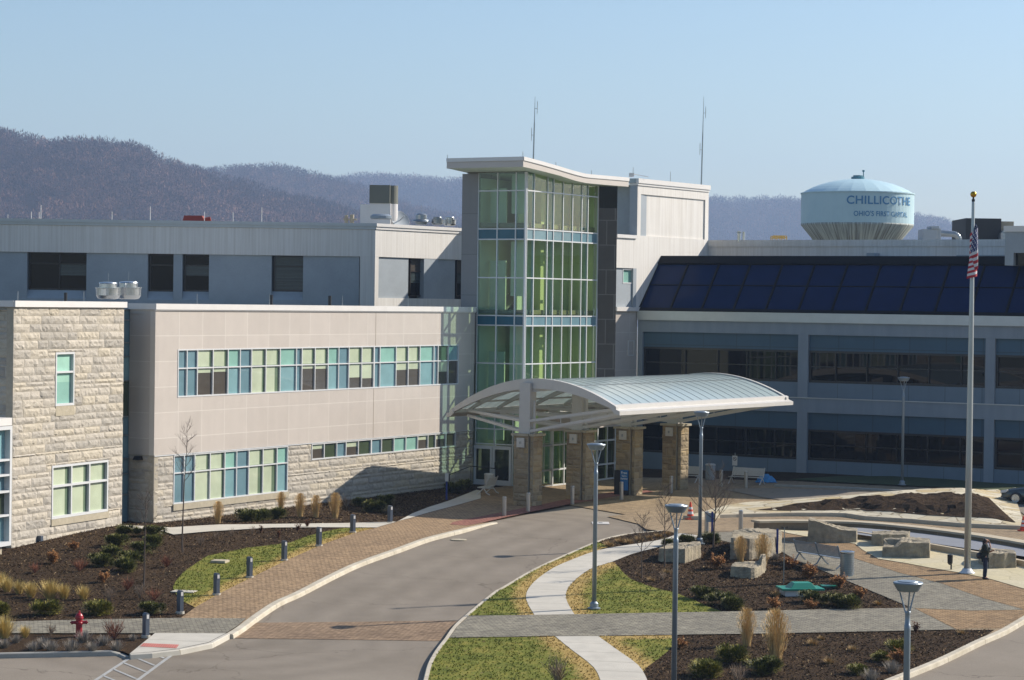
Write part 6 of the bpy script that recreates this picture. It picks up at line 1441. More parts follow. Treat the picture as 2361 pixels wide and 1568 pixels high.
for z, x, y, s, lab in ((zA, 1210, 862, .95, 'below the left sapling'), (zA, 950, 880, .9, 'in the left bed above the hydrant'), (zA, 1735, 405, .75, 'in mulch right of the right sapling'), (zA, 1875, 352, .7, 'second beyond the right sapling below the thin path'), (zA, 2005, 322, .65, 'third beyond the right sapling below the thin path'), (zA, 2185, 302, .65, 'close below the thin path, farthest of its line'), (zC, 690, 1600, 1.5, 'large, on the front lawn at the bottom edge'), (zB, 930, 70, 1.0, 'wiry, between the last tan grass and the shaded evergreens'), (zC, 1600, 700, .6, 'low, in the island below the two saplings'), (zC, 2250, 1590, 1.0, 'at the bottom edge right of the tall lamp pole'), (zA, 440, 1180, .7, 'by the grey paver path left of the hydrant')): plant('twig', z, x, y, s, TW_ + lab)
SD = 'dried brown flower heads '
for z, x, y, s, lab in ((zB, 190, 290, .8, 'at the thin path, leftmost of four'), (zB, 345, 332, .8, 'in mulch below the thin path'), (zB, 505, 280, .9, 'at the thin path, third along'), (zB, 590, 245, .9, 'at the thin path, nearest the lawn'), (zD, 1425, 1162, 1.0, 'on the lower crossing edge beside the nearest lamp')): plant('seed', z, x, y, s, SD + lab)
DR = 'flattened dry clump '
for z, x, y, s, lab in ((zC, 1140, 410, 1.2, 'at the near end of the narrow verge between drive and path'), (zC, 1230, 380, 1.1, 'second along the verge between drive and path'), (zC, 1310, 385, 1.1, 'third along the verge between drive and path'), (zC, 1400, 365, 1.1, 'fourth along the verge between drive and path'), (zC, 1480, 345, .9, 'fifth along the verge, near the first sapling'), (zC, 1560, 330, .9, 'sixth along the verge near the saplings'), (zC, 1640, 310, .9, 'at the far tip of the verge by the drop-off'),
                        (zC, 1630, 640, .8, 'straw-coloured, right of the second island sapling'), (zC, 1500, 710, .8, 'below the first island sapling'), (zD, 540, 1260, 1.0, 'in the lower island right of the tallest grass'), (zD, 880, 1310, .8, 'in the middle of the lower island'), (zD, 1820, 1165, .7, 'at the right tip of the lower island'), (zD, 1100, 915, .8, 'at the bed tip beside the grey pavers'), (zD, 610, 1215, .7, 'close under the grey crossing in the lower island'), (zD, 680, 1420, .9, 'low in the lower island'), (zD, 230, 840, 1.0, 'below the thin pole')): plant('dry', z, x, y, s, DR + lab)

# bare young trees
def make_tree(label, q, h, seed, trunk=.035, first=.33, spread=.5, nb=16, name='bare_sapling'):
    rr = random.Random(seed); t = thing(name, label, 'tree', q, 0, 'bare young trees'); M = Matrix.Translation(q)
    tk = MB(); p = Vector((0, 0, 0)); d = Vector((rr.uniform(-.02, .02), rr.uniform(-.02, .02), 1)); N = 12; P = [(p, trunk)]
    for i in range(N):
        d = (d + Vector((rr.uniform(-.05, .05), rr.uniform(-.05, .05), .1))).normalized(); e = p + d * h / N; w0 = trunk * (1 - i / N * .85); w1 = trunk * (1 - (i + 1) / N * .85); tk.tube(p, e, w0, w1, 7); p = e; P.append((p, w1))
    tk.build('trunk', M_['bark'], t, M)
    cr_ = MB()
    def br(p, d, L, w, lv):
        q = p; k = 4
        for i in range(k):
            d = (d + Vector((rr.uniform(-.16, .16), rr.uniform(-.16, .16), rr.uniform(-.02, .16)))).normalized(); e = q + d * L / k; cr_.tube(q, e, w, w * .8, 4, 0, False); w *= .8
            if lv and i > 0:
                for _ in range(rr.choice((2, 2, 3))): br(q, (d * .8 + Vector((rr.uniform(-.8, .8), rr.uniform(-.8, .8), rr.uniform(-.1, .5)))).normalized(), L * rr.uniform(.35, .6), w * .7, lv - 1)
            q = e
    for i in range(nb):
        f = first + (1 - first) * i / nb; k = f * N; j_ = min(int(k), N - 1); c, w = P[j_][0].lerp(P[j_ + 1][0], k - j_), P[j_][1]
        a = i * 2.4 + rr.uniform(-.5, .5); el = rr.uniform(.55, 1.2)
        br(c, Vector((math.cos(a), math.sin(a), el)).normalized(), h * spread * (1.05 - f * .75), max(.011, w * .6), 2)
    cr_.build('crown', M_['bark'], t, M); return t
make_tree('bare sapling in the left bed between the evergreen shrubs', onto(*zA(1245, 760), up), 3.7, 1, .04, .62, .35, 12)
make_tree('bare sapling with a whippy crown before the wide ground-floor window', onto(*zA(1577, 460), up), 5.6, 2, .04, .55, .25, 12)
make_tree('shorter bare sapling nearest the winding path in the island', onto(*zC(1418, 683), up), 2.6, 3, .028, .4, .42, 14)
make_tree('bare sapling between the winding path and the flat-topped boulder', onto(*zC(1615, 587), up), 3.5, 4, .032, .42, .35, 14)
make_tree('wide bare tree in front of the blue sign post, right of the lamp post', onto(*zC(2035, 425), up), 3.4, 5, .045, .34, .62, 18)
# ================================================================= roof furniture
def fan(label, px, py, wpx, y, mt='alu', kind=0, rod=True):
    q = at(px, py, y); r = wpx / 2 / F_PX * y; t = thing('roof_fan', label, 'roof vent', q, 0, 'round exhaust fans on the roofs'); M = Matrix.Translation(q)
    mb = MB()
    if kind == 0: mb.lathe([(r * .55, 0), (r * .8, .05 * r), (r * .95, .3 * r), (r * .97, .85 * r), (r * 1.03, .88 * r), (r * 1.03, .93 * r), (r * .75, .94 * r)], 28)
    elif kind == 1: mb.lathe([(r * .6, 0), (r * .62, .25 * r), (r, .3 * r), (r * .85, .5 * r), (r * .6, .55 * r)], 28)
    else: mb.lathe([(r * .9, 0), (r, .08 * r), (r, .3 * r), (r * .85, .4 * r)], 24)
    mb.build('housing', M_[mt], t, M, False)
    mb = MB()
    if kind == 0: mb.lathe([(r * .7, .94 * r), (r * .7, 1.22 * r), (r * .73, 1.26 * r), (r * .7, 1.34 * r), (r * .3, 1.38 * r)], 28)
    elif kind == 1: mb.lathe([(r * .6, .55 * r), (r * .58, 1.0 * r), (r * .4, 1.15 * r), (r * .1, 1.18 * r)], 28)
    else: mb.lathe([(r * .85, .4 * r), (r * .7, .48 * r), (r * .2, .52 * r)], 24)
    mb.build('cap', M_[mt], t, M, False)
    if rod: mb = MB(); mb.tube((0, 0, r * 1.3), (0, 0, r * 2.1), .012, n=5); mb.build('lightning_rod', M_['galv'], t, M)
ys = SB.w(L * .8, 4)[1] + 4
fan('silver roof fan over the stone block, left of a pair', 249, 690, 58, ys); fan('larger silver roof fan over the stone block, right of a pair', 296, 690, 60, ys + 1.5)
fan('shaded bluish mushroom fan on the concrete roof beside the tower', 971, 518, 44, OBd + 13, 'galv', 1); fan('small shaded fan between the mushroom fan and the bright fan', 1008, 519, 28, OBd + 13, 'galv', 0, False); fan('bright silver fan nearest the tower on the concrete roof', 1036, 521, 31, OBd + 14, 'alu', 0, False)
fan('low dark louvred vent in front of the white stack', 878, 506, 50, OBd + 4, 'pole_grey', 2, False)
# exhaust stack
q = at(886, 500, OBd + 9); k = (OBd + 9) / F_PX; t = thing('exhaust_stack', 'big olive-grey box on a white curved plinth on the concrete roof', 'roof unit', q); M = Matrix.Translation(q)
mb = MB(); mb.box(-56 * k, -34 * k, 0, 2, -.5, 28 * k); mb.box(-34 * k, 14 * k, -.02, 2.4, -.5, 31 * k); mb.lathe([(15 * k, -.5), (15 * k, 30.9 * k)], 24, c=(14 * k, 1.0, 0)); mb.build('plinth', M_['roof_white'], t, M)
om = mat('olive_grey', '6d6f64', .6, var=.05); mb = MB(); mb.box(-35 * k, 12 * k, -.1, 2.3, 31.1 * k, 73 * k); mb.lathe([(17 * k, 31 * k), (17 * k, 73.5 * k)], 24, c=(12 * k, 1.05, 0)); mb.build('housing', om, t, M)
q = at(922, 508, OBd + 10); t = thing('satellite_dish', 'mesh satellite dish tilted beside the white stack', 'dish', q); M = Matrix.Translation(q) @ Matrix.Rotation(R(35), 4, 'Z') @ Matrix.Rotation(R(62), 4, 'X')
mb = MB(); r = 24 * k; mb.lathe([(.02, -.22), (r * .4, -.18), (r * .75, -.08), (r, .03), (r, .06), (r * .97, .04)], 28); mb.build('reflector', M_['smooth_grey'], t, M, True)
mb = MB(); mb.tube((0, 0, -.2), (0, 0, .6), .03); mb.tube((0, 0, -.2), (0, -.9, -.6), .05); mb.build('mount', M_['galv'], t, M)
q = at(447, 507, OBd + 20); mb = MB(); mb.hexa([(-.9, 0, -.4), (.9, 0, -.4), (.9, 1.5, -.4), (-.9, 1.5, -.4), (-.75, .2, .32), (.55, .2, .32), (.55, 1.3, .32), (-.75, 1.3, .32)]); mb.tube((.6, .5, .0), (1.15, .5, .1), .16)
tag(mb.build('roof_hatch', mat('rust_red', '8f3526', .7, var=.1), None, Matrix.Translation(q)), 'red hatch-like unit peeping over the concrete roof edge', 'roof unit')
q = at(808, 508, OBd + 15); mb = MB(); mb.tube((-.3, 0, -.2), (-.3, 0, .35), .12); mb.tube((.1, 0, -.2), (.1, 0, .4), .14); mb.box(-.5, .45, -.1, .1, .0, .12); tag(mb.build('roof_vent', M_['cap_stone'], None, Matrix.Translation(q)), 'cluster of small tan vent pipes left of the white stack', 'roof vent')
rod_px = [(18, 503, 494, 12), (72, 503, 488, 12), (90, 503, 489, 12), (94, 503, 473, 4), (258, 504, 488, 12), (346, 505, 476, 4), (471, 507, 488, 12), (537, 508, 490, 12), (603, 508, 478, 4)]
for (x, y0, y1, dy) in rod_px:
    q = at(x, y0 + 4, OBd + dy); hh = (y0 + 4 - y1) / F_PX * (OBd + dy); mb = MB(); mb.tube((0, 0, 0), (0, 0, hh), .025, .02, n=5)
    tag(mb.build('lightning_rod', M_['roof_white'], None, Matrix.Translation(q)), f'thin pale rod on the concrete roof edge, {["leftmost short one", "short one by the left edge", "short one by the tall left one", "tall left one", "short one left of the middle tall one", "middle tall one", "short one beside the red hatch", "short one right of the red hatch", "tall right one"][rod_px.index((x, y0, y1, dy))]}', 'lightning rod', 'lightning rods')
for i, (x, w) in enumerate(((41, PW), (193, PW), (454, PW), (621, PW), (789, PW), (941, PW))):
    if x < 300: q = at(x, 694, SB.w(L * .5)[1] + 3)
    else: q = at(x, 699 + (x > 700) * 2, PW.w(PW.s(x))[1] + .6)
    mb = MB(); mb.tube((0, 0, -.1), (0, 0, .45), .02, n=5); tag(mb.build('lightning_rod', M_['galv'], None, Matrix.Translation(q)), ['short rod at the left corner of the stone block parapet', 'short rod in the middle of the stone block parapet', 'short rod over the left end of the upper window strip', 'short rod on the panel parapet under the venetian window', 'short rod on the panel parapet right of the venetian window', 'short rod on the panel parapet before the sunlit concrete'][i], 'lightning rod', 'lightning rods')
# antennas
for (x, y0, y1, yy, lab) in ((1229, 370, 223, 150, 'tall thin antenna mast rising behind the tower roof'), (1616, 428, 223, WB.w(WX * .9)[1] + 2, 'tall thin antenna mast at the corner of the cream block')):
    q = at(x, y0 + 6, yy); hh = (y0 + 6 - y1) / F_PX * yy; t = thing('antenna_mast', lab, 'antenna', q, 0, 'whip antennas'); M = Matrix.Translation(q) @ Matrix.Rotation(R(.8), 4, 'Y')
    mb = MB(); mb.tube((0, 0, 0), (0, 0, hh * .6), .055, .045, n=6); mb.tube((0, 0, hh * .6), (0, 0, hh), .035, .012, n=6); mb.build('mast', M_['galv'], t, M)
    mb = MB()
    for zz_, sx in ((hh * .42, -1), (hh * .82, 1)): mb.tube((0, 0, zz_), (.16 * sx, 0, zz_), .018, n=5); mb.tube((.16 * sx, 0, zz_ - .35), (.16 * sx, 0, zz_ + .45), .02, n=5)
    mb.build('side_element', M_['galv'], t, M)
# tower and cream block rods
for (x, y0, y1, yy, lab) in ((1031, 369, 357, 140, 'short rod at the left tip of the tower roof'), (1205, 362, 350, 137, 'short rod at the peak corner of the tower roof'), (1281, 385, 374, 142, 'short rod on the swooping roof edge'), (1363, 403, 393, 147, 'short rod at the low point of the swooping roof'), (1459, 404, 386, 162, 'short rod on the left corner of the cream block'), (1545, 415, 396, 168, 'short rod over the middle of the cream block')):
    q = at(x, y0 + 4, yy); mb = MB(); mb.tube((0, 0, 0), (0, 0, (y0 + 4 - y1) / F_PX * yy), .018, n=5); tag(mb.build('lightning_rod', M_['galv'], None, Matrix.Translation(q)), lab, 'lightning rod', 'lightning rods')
q = at(1455.5, 408, WB.w(x65)[1] + .5); mb = MB(); mb.box(-.16, .16, -.15, .15, 0, .25); mb.tube((0, 0, .2), (1.1, 0, .02), .02); tag(mb.build('roof_box', M_['roof_white'], None, Matrix.Translation(q)), 'small white box with a thin arm on the corner of the cream block', 'roof box')
# right roof: pipes, rail, air units
yr = RB.w(10)[1] + 4
q = at(1708, 552, yr); k = yr / F_PX; t = thing('vent_pipes', 'pair of short silver vent pipes on the rear roof left of the yellow rail', 'roof vent', q); M = Matrix.Translation(q); mb = MB(); mb.tube((-5 * k, 0, -.2), (-5 * k, 0, 19 * k), 4 * k); mb.tube((6 * k, 0, -.2), (6 * k, 0, 18 * k), 3 * k); mb.build('pipe', M_['alu'], t, M)
mb = MB(); mb.tube((-5 * k, 0, 14 * k), (-5 * k, 0, 17 * k), 5 * k); mb.build('collar', M_['galv'], t, M)
q = at(1797, 552, yr); t = thing('yellow_rail', 'yellow guard rail frame on the rear roof left of the water tower', 'guard rail', q); M = Matrix.Translation(q); mb = MB()
for x in (-16, -6, 5, 16): mb.tube((x * k, 0, -.2), (x * k, 0, 8 * k), .03); mb.tube((x * k, 1.2, -.2), (x * k, 1.2, 8 * k), .03)
for y in (0, 1.2): mb.tube((-16 * k, y, 8 * k), (16 * k, y, 8 * k), .03); mb.tube((-16 * k, y, 4 * k), (16 * k, y, 4 * k), .03)
mb.build('rail', mat('rail_yellow', 'c9a227', .5, var=.05), t, M)
yq = RB.w(18)[1] + 5; k = yq / F_PX
q = at(2140, 552, yq); t = thing('air_handler', 'grey rooftop air unit with a fat elbow duct right of the water tower', 'roof unit', q); M = Matrix.Translation(q)
mb = MB(); mb.box(-13 * k, 20 * k, 0, 2, -.5, 24 * k); mb.box(6 * k, 24 * k, -.1, 1.8, 24.1 * k, 31 * k); mb.box(20.1 * k, 30 * k, .2, 1.6, -.2, 26 * k); mb.build('housing', M_['smooth_grey'], t, M, bevel=.03)
mb = MB(); mb.tube((30 * k, .9, 16 * k), (62 * k, .9, 14 * k), 8 * k, 7 * k, 16); 
for i in range(6): a, b = R(90 - i * 15), R(75 - i * 15); mb.tube((62 * k + 14 * k * math.cos(a), .9, 0 + 14 * k * math.sin(a)), (62 * k + 14 * k * math.cos(b), .9, 14 * k * math.sin(b)), 7 * k, n=16)
mb.build('duct', M_['galv'], t, M)
q = at(2225, 552, yq + 3); t = thing('dark_roof_unit', 'large black rooftop box beside the grey air unit, below the flagpole top', 'roof unit', q); M = Matrix.Translation(q); k = (yq + 3) / F_PX
mb = MB(); mb.box(0, 82 * k, 0, 5, -.5, 49 * k); mb.build('housing', mat('dark_unit', '2b2d2f', .7, var=.1), t, M); mb = MB(); mb.box(82.2 * k, 118 * k, 1, 5, -.5, 44 * k); mb.build('side_box', M_['cap_stone'], t, M)
mb = MB(); mb.lathe([(18 * k, 0), (18 * k, 18 * k)], 24, c=(92 * k, -.5, -3 * k)); mb.tube((92 * k, .9, 6 * k), (92 * k, -.6, 6 * k), 17 * k, n=20); mb.build('round_duct', M_['galv'], t, M)
for i, x in enumerate((2095, 2195, 2270)):
    q = at(x * 1.0 + 40, 553, yr + 2); mb = MB(); mb.lathe([(.35, 0), (.4, .08), (.2, .16)], 16); tag(mb.build('roof_dome', M_['roof_white'], None, Matrix.Translation(q)), ['small white roof cap left of the grey air unit', 'small white roof cap under the fat duct', 'small white roof cap in front of the black unit'][i], 'roof vent', 'white roof caps')
# black pipe stubs at the parapets
for (x, y, lab) in ((151, 696, 'black pipe stub behind the stone block parapet'), (625, 701, 'black pipe stub behind the parapet left of the venetian window'), (760, 703, 'black pipe stub behind the parapet before the lit corner')):
    q = at(x, y, 128); mb = MB(); mb.tube((0, 0, -.2), (0, 0, .5), .09, n=10); tag(mb.build('vent_pipe', M_['black'], None, Matrix.Translation(q)), lab, 'roof vent', 'black vent stubs')

# ================================================================= water tower
YW = 390.; q = at(1975, 550, YW); k = YW / F_PX; Rw = 129 * k
wt_ = thing('water_tower', 'pale blue water tower with blue town lettering behind the roofs', 'water tower', (q.x, q.y, -3)); M = Matrix.Translation((q.x, q.y, 0)); z = lambda y: at(1975, y, YW).z
z0, z1, z2, zt2, zbm = z(517), z(449), z(447), z(413), z(560)
m, n, l, b = nodes('tank_paint'); c = ramp(n, l, noise(n, l, .25, 5), [(.3, rgb('b4d4de')), (.7, rgb('c2e0e8'))]); l.new(c, b.inputs['Base Color']); b.inputs['Roughness'].default_value = .5; M_['tank'] = m
m, n, l, b = nodes('tank_bowl')
tc = n.new('ShaderNodeTexCoord'); sp = n.new('ShaderNodeSeparateXYZ'); l.new(tc.outputs['Object'], sp.inputs[0]); mt_ = n.new('ShaderNodeMath'); mt_.operation = 'ARCTAN2'; l.new(sp.outputs[0], mt_.inputs[0]); l.new(sp.outputs[1], mt_.inputs[1])
cb_ = n.new('ShaderNodeCombineXYZ'); l.new(mt_.outputs[0], cb_.inputs[0]); l.new(sp.outputs[2], cb_.inputs[1])
c = ramp(n, l, noise(n, l, 1.0, 6, vec=cb_.outputs[0], sc3=(22, .16, 1)), [(.38, rgb('6a675a')), (.5, rgb('9aa29c')), (.6, rgb('c2c9c3'))]); l.new(c, b.inputs['Base Color']); b.inputs['Roughness'].default_value = .7; M_['bowl'] = m
mb = MB(); mb.lathe([(Rw, z0), (Rw, z1), (Rw + .12, z1), (Rw + .12, z2 + .05)], 64); mb.build('tank', M_['tank'], wt_, M)
mb = MB(); mb.lathe([(Rw + .1, z2 + .05)] + [(Rw * math.sin(R(a)) / math.sin(R(50)) * .995, z2 + (zt2 - z2) * (math.cos(R(a)) - math.cos(R(50))) / (1 - math.cos(R(50)))) for a in range(50, 0, -6)] + [(.6, zt2)], 24); mb.build('dome', M_['tank'], wt_, M)
mb = MB(); mb.lathe([(1.1, zt2 - .1), (1.1, zt2 + .35), (.8, zt2 + .4), (.8, zt2 + .6), (.1, zt2 + .65)], 16); mb.tube((.9, 0, zt2 + .4), (.9, 0, zt2 + 1.4), .08); mb.lathe([(.2, zt2 + 1.2), (.2, zt2 + 1.5)], 8, c=(.9, 0, 0)); mb.build('roof_vent', mat('vent_blue', '3f7f8f', .5, var=.05), wt_, M)
mb = MB(); mb.lathe([(Rw, z0), (Rw * .995, z0 - .3), (Rw * .8, zbm + .6), (Rw * .62, zbm - 2.2), (Rw * .3, zbm - 4.5), (2.2, zbm - 6)], 64); mb.build('bowl', M_['bowl'], wt_, M, True)
mb = MB(); mb.lathe([(2.2, zbm - 5.9), (1.8, zbm - 8), (2.2, 0), (3.5, -3)], 32); mb.build('pedestal', M_['tank'], wt_, M, True)
def wrap_text(txt, x0, x1, y0, y1):
    a0, a1 = math.asin((x0 - 1975) / 129), math.asin((x1 - 1975) / 129)
    me = text_mesh(txt, 1, M_['tank_text'], 'lettering', .016, 'LEFT', 1.06)
    vs = [v.co.copy() for v in me.vertices]; mx0, mx1 = min(v.x for v in vs), max(v.x for v in vs); my0, my1 = min(v.y for v in vs), max(v.y for v in vs)
    for v in me.vertices:
        a = a0 + (a1 - a0) * (v.co.x - mx0) / (mx1 - mx0); zt = z(y1) + (z(y0) - z(y1)) * (v.co.y - my0) / (my1 - my0)
        vx, vy = math.sin(a) * (Rw + .06), -math.cos(a) * (Rw + .06); ca = math.atan2(q.x, q.y); v.co = (vx * math.cos(-ca) - vy * math.sin(-ca), vx * math.sin(-ca) + vy * math.cos(-ca), zt)
    return link('lettering', me, wt_, M)
M_['tank_text'] = mat('tank_text', '2a80b4', .6, var=.05)
wrap_text('CHILLICOTHE', 1951, 2092.5, 457, 476); wrap_text("OHIO'S FIRST CAPITAL", 1967, 2086.5, 491, 503)

# ================================================================= person
SK = mat('skin', 'b98a72', .6, var=.05)
def skin(name, verts, edges, radii, mt, parent, M, sub=2, root=0):
    me = bpy.data.meshes.new(name); me.from_pydata(verts, edges, []); o = link(name, me, parent, M); me.materials.append(mt)
    mod = o.modifiers.new('skin', 'SKIN'); lay = me.skin_vertices[0].data
    for i, r in enumerate(radii): lay[i].radius = (r, r) if not isinstance(r, tuple) else r; lay[i].use_root = (i == root)
    mod.use_smooth_shade = True; s = o.modifiers.new('sub', 'SUBSURF'); s.levels = sub; s.render_levels = sub; return o
p = onto(2270, 1335, up, .02); hgt = 1.70; rz = R(-8); M = Matrix.Translation(p) @ Matrix.Rotation(rz, 4, 'Z')       # local +x is the way the person faces
per = thing('person', 'person with dark hair, dark jacket and jeans standing by the flagpole, hand to face', 'person', p, rz)
J = [(0, 0, .93), (-.01, 0, 1.12), (-.01, 0, 1.30), (-.005, 0, 1.42), (.015, 0, 1.50), (.04, 0, 1.58), (.05, 0, 1.65),
     (-.0, -.17, 1.38), (.06, -.22, 1.13), (.20, -.10, 1.33), (.155, -.05, 1.50),       # right arm bent, hand near the mouth
     (-.0, .17, 1.38), (.03, .24, 1.12), (.24, .12, 1.13), (.28, .02, 1.18),             # left arm folded across the chest
     (0, -.09, .86), (.02, -.09, .48), (-.01, -.09, .09), (.12, -.09, .04),
     (0, .09, .86), (.0, .10, .48), (-.03, .10, .09), (.10, .11, .04)]
Ed = [(0, 1), (1, 2), (2, 3), (3, 4), (4, 5), (5, 6), (3, 7), (7, 8), (8, 9), (9, 10), (3, 11), (11, 12), (12, 13), (13, 14), (0, 15), (15, 16), (16, 17), (17, 18), (0, 19), (19, 20), (20, 21), (21, 22)]
Rd = [.13, .125, .14, .09, .055, .092, .085, .065, .048, .038, .03, .065, .048, .038, .028, .095, .065, .045, .035, .095, .065, .045, .035]
skin('body', J, Ed, Rd, SK, per, M)
hb = MB()                                            # face: nose, mouth, eyes, ear
hb.hexa([(.125, -.015, 1.555), (.125, .015, 1.555), (.155, .008, 1.56), (.155, -.008, 1.56), (.12, -.01, 1.61), (.12, .01, 1.61), (.132, .005, 1.605), (.132, -.005, 1.605)])
hb.build('nose', SK, per, M)
# fingers of both hands
for hand, base, dirv in (('hand', Vector((.155, -.05, 1.50)), Vector((-.02, .05, .08)).normalized()), ('hand', Vector((.28, .02, 1.18)), Vector((.05, -.08, .02)).normalized())):
    V = [tuple(base)]; Eg = []; Rg = [.03]; sd_ = dirv.cross(Vector((1, .2, 0))).normalized()
    pc_ = base + dirv * .05; V.append(tuple(pc_)); Eg.append((0, 1)); Rg.append(.033)
    for f, ln in enumerate((.065, .075, .07, .055)):
        o_ = pc_ + sd_ * (-.027 + .018 * f) + dirv * .02; a_ = len(V); V += [tuple(o_), tuple(o_ + dirv * ln * .55 + Vector((.006, 0, .004))), tuple(o_ + dirv * ln * .9 - Vector((.012, 0, 0)))]; Eg += [(1, a_), (a_, a_ + 1), (a_ + 1, a_ + 2)]; Rg += [.0095, .009, .0075]
    a_ = len(V); V += [tuple(base + dirv * .03 - sd_ * .03), tuple(base + dirv * .055 - sd_ * .055)]; Eg += [(1, a_), (a_, a_ + 1)]; Rg += [.012, .009]
    skin(hand, V, Eg, Rg, SK, per, M, 1)
jk = mat('dark_jacket', '20281f', .85, var=.15, vs=8, bmp=.3, bs=20); jn = mat('blue_jeans', '1f2b42', .9, var=.15, vs=10); hr_ = mat('dark_hair', '2e1d17', .6, var=.25, vs=20, sc3=(3, 3, .6)); sh = mat('black_shoe', '121214', .5)
skin('jacket', [(-.01, 0, .84), (-.015, 0, 1.0), (-.015, 0, 1.14), (-.02, 0, 1.3), (-.01, 0, 1.42), (-.0, -.175, 1.385), (.06, -.23, 1.13), (.19, -.11, 1.32), (-.0, .175, 1.385), (.03, .25, 1.12), (.22, .13, 1.13), (0, 0, 1.47)],
     [(0, 1), (1, 2), (2, 3), (3, 4), (4, 5), (5, 6), (6, 7), (4, 8), (8, 9), (9, 10), (4, 11)], [.165, .165, .16, .175, .12, .085, .068, .055, .085, .068, .055, .08], jk, per, M, 2, 1)
skin('jeans', [(0, 0, .9), (0, -.085, .82), (.02, -.09, .48), (-.01, -.09, .07), (0, .085, .82), (.0, .1, .48), (-.03, .1, .07)], [(0, 1), (1, 2), (2, 3), (0, 4), (4, 5), (5, 6)], [.14, .105, .078, .07, .105, .078, .07], jn, per, M)
skin('hair', [(.02, 0, 1.67), (-.01, 0, 1.63), (-.04, 0, 1.56), (-.06, 0, 1.47), (-.07, 0, 1.39), (.0, .05, 1.58), (.0, -.05, 1.58)], [(0, 1), (1, 2), (2, 3), (3, 4), (1, 5), (1, 6)], [.075, .1, .095, .08, .05, .07, .07], hr_, per, M, 2, 1)
for s, x in ((-.09, 0), (.1, -.02)):
    mb = MB(); mb.hexa([(x - .09, s - .045, 0), (x + .19, s - .045, 0), (x + .19, s + .045, 0), (x - .09, s + .045, 0), (x - .07, s - .04, .1), (x + .14, s - .035, .05), (x + .14, s + .035, .05), (x - .07, s + .04, .1)]); mb.build('shoe', sh, per, M, bevel=.02)
bg = thing('shoulder_bag', 'black bag hanging at the back hip of the standing person', 'bag', p + Vector((-.2, 0, .95)), rz)
mb = MB(); mb.lathe([(.01, -.13), (.09, -.12), (.13, -.03), (.12, .07), (.06, .13), (.01, .14)], 16); mb.build('pouch', M_['black'], bg, Matrix.Translation(p) @ Matrix.Rotation(rz, 4, 'Z') @ Matrix.Translation((-.24, .02, .96)), True)
mb = MB(); mb.beam((-.22, .02, 1.08), (-.12, .12, 1.3), .03, .01); mb.beam((-.12, .12, 1.3), (.02, .14, 1.47), .03, .01); mb.build('strap', M_['black'], bg, Matrix.Translation(p) @ Matrix.Rotation(rz, 4, 'Z'))

# ================================================================= parked car (nose to the left, cut by the right edge)
w0 = onto(2341, 1162, gz, .08); rz = R(-28); M = Matrix.Translation(w0) @ Matrix.Rotation(rz, 4, 'Z')
car = thing('parked_car', 'dark grey-green sedan entering the picture at the right edge, five-spoke wheel', 'car', w0, rz)
cp = mat('car_paint', '3c4440', .3, .5, var=.03, coat=1); X0 = -.88
st2 = [(0, .35, .55, .62), (.12, .3, .66, .78), (.5, .25, .74, .86), (1.2, .22, .86, .88), (1.75, .22, .93, .9), (3.1, .22, .95, .9), (3.7, .24, .97, .88), (4.3, .28, .95, .84), (4.55, .38, .85, .76)]   # x, z low, z shoulder, half width
mb = MB(); rings = []
for x, zl_, zs_, hw_ in st2:
    y0_ = 0.0; rings.append([mb.vert((X0 + x, yy_ , zz_)) for yy_, zz_ in ((0.1 - 0, zl_), (0 + .9 - hw_, zl_ + .06), (.9 - hw_ - .0, zl_ + .25), (.9 - hw_ + .02, zs_ - .1), (.9 - hw_ + .12, zs_), (.9, zs_ + .05), (.9 + hw_ - .12, zs_), (.9 + hw_ - .02, zs_ - .1), (.9 + hw_, zl_ + .25), (.9 + hw_, zl_ + .06), (1.7, zl_))])
for a, b in zip(rings[:-1], rings[1:]):
    for i in range(11): j_ = (i + 1) % 11; mb.face((a[i], b[i], b[j_], a[j_]))
mb.face(rings[0]); mb.face(rings[-1][::-1]); bod = mb.build('body', cp, car, M, True)
mb = MB(); gs = [(1.35, .88, .72), (2.0, 1.38, .6), (2.9, 1.43, .6), (3.75, .98, .7)]; rg = []
for x, z_2, hw_ in gs:
    zb_2 = .9; rg.append([mb.vert((X0 + x, .9 - .8, zb_2)), mb.vert((X0 + x, .9 - hw_, z_2)), mb.vert((X0 + x, .9, z_2 + .03)), mb.vert((X0 + x, .9 + hw_, z_2)), mb.vert((X0 + x, .9 + .8, zb_2))])
for a, b in zip(rg[:-1], rg[1:]):
    for i in range(4): mb.face((a[i], b[i], b[i + 1], a[i + 1]))
mb.face(rg[0]); mb.face(rg[-1][::-1]); mb.build('windows', M_['dark_window'], car, M)
mb = MB(); mb.hexa([(X0 + 1.95, .32, 1.37), (X0 + 2.95, .32, 1.42), (X0 + 2.95, 1.48, 1.42), (X0 + 1.95, 1.48, 1.37), (X0 + 2.0, .36, 1.43), (X0 + 2.9, .36, 1.47), (X0 + 2.9, 1.44, 1.47), (X0 + 2.0, 1.44, 1.43)]); mb.build('roof', cp, car, M)
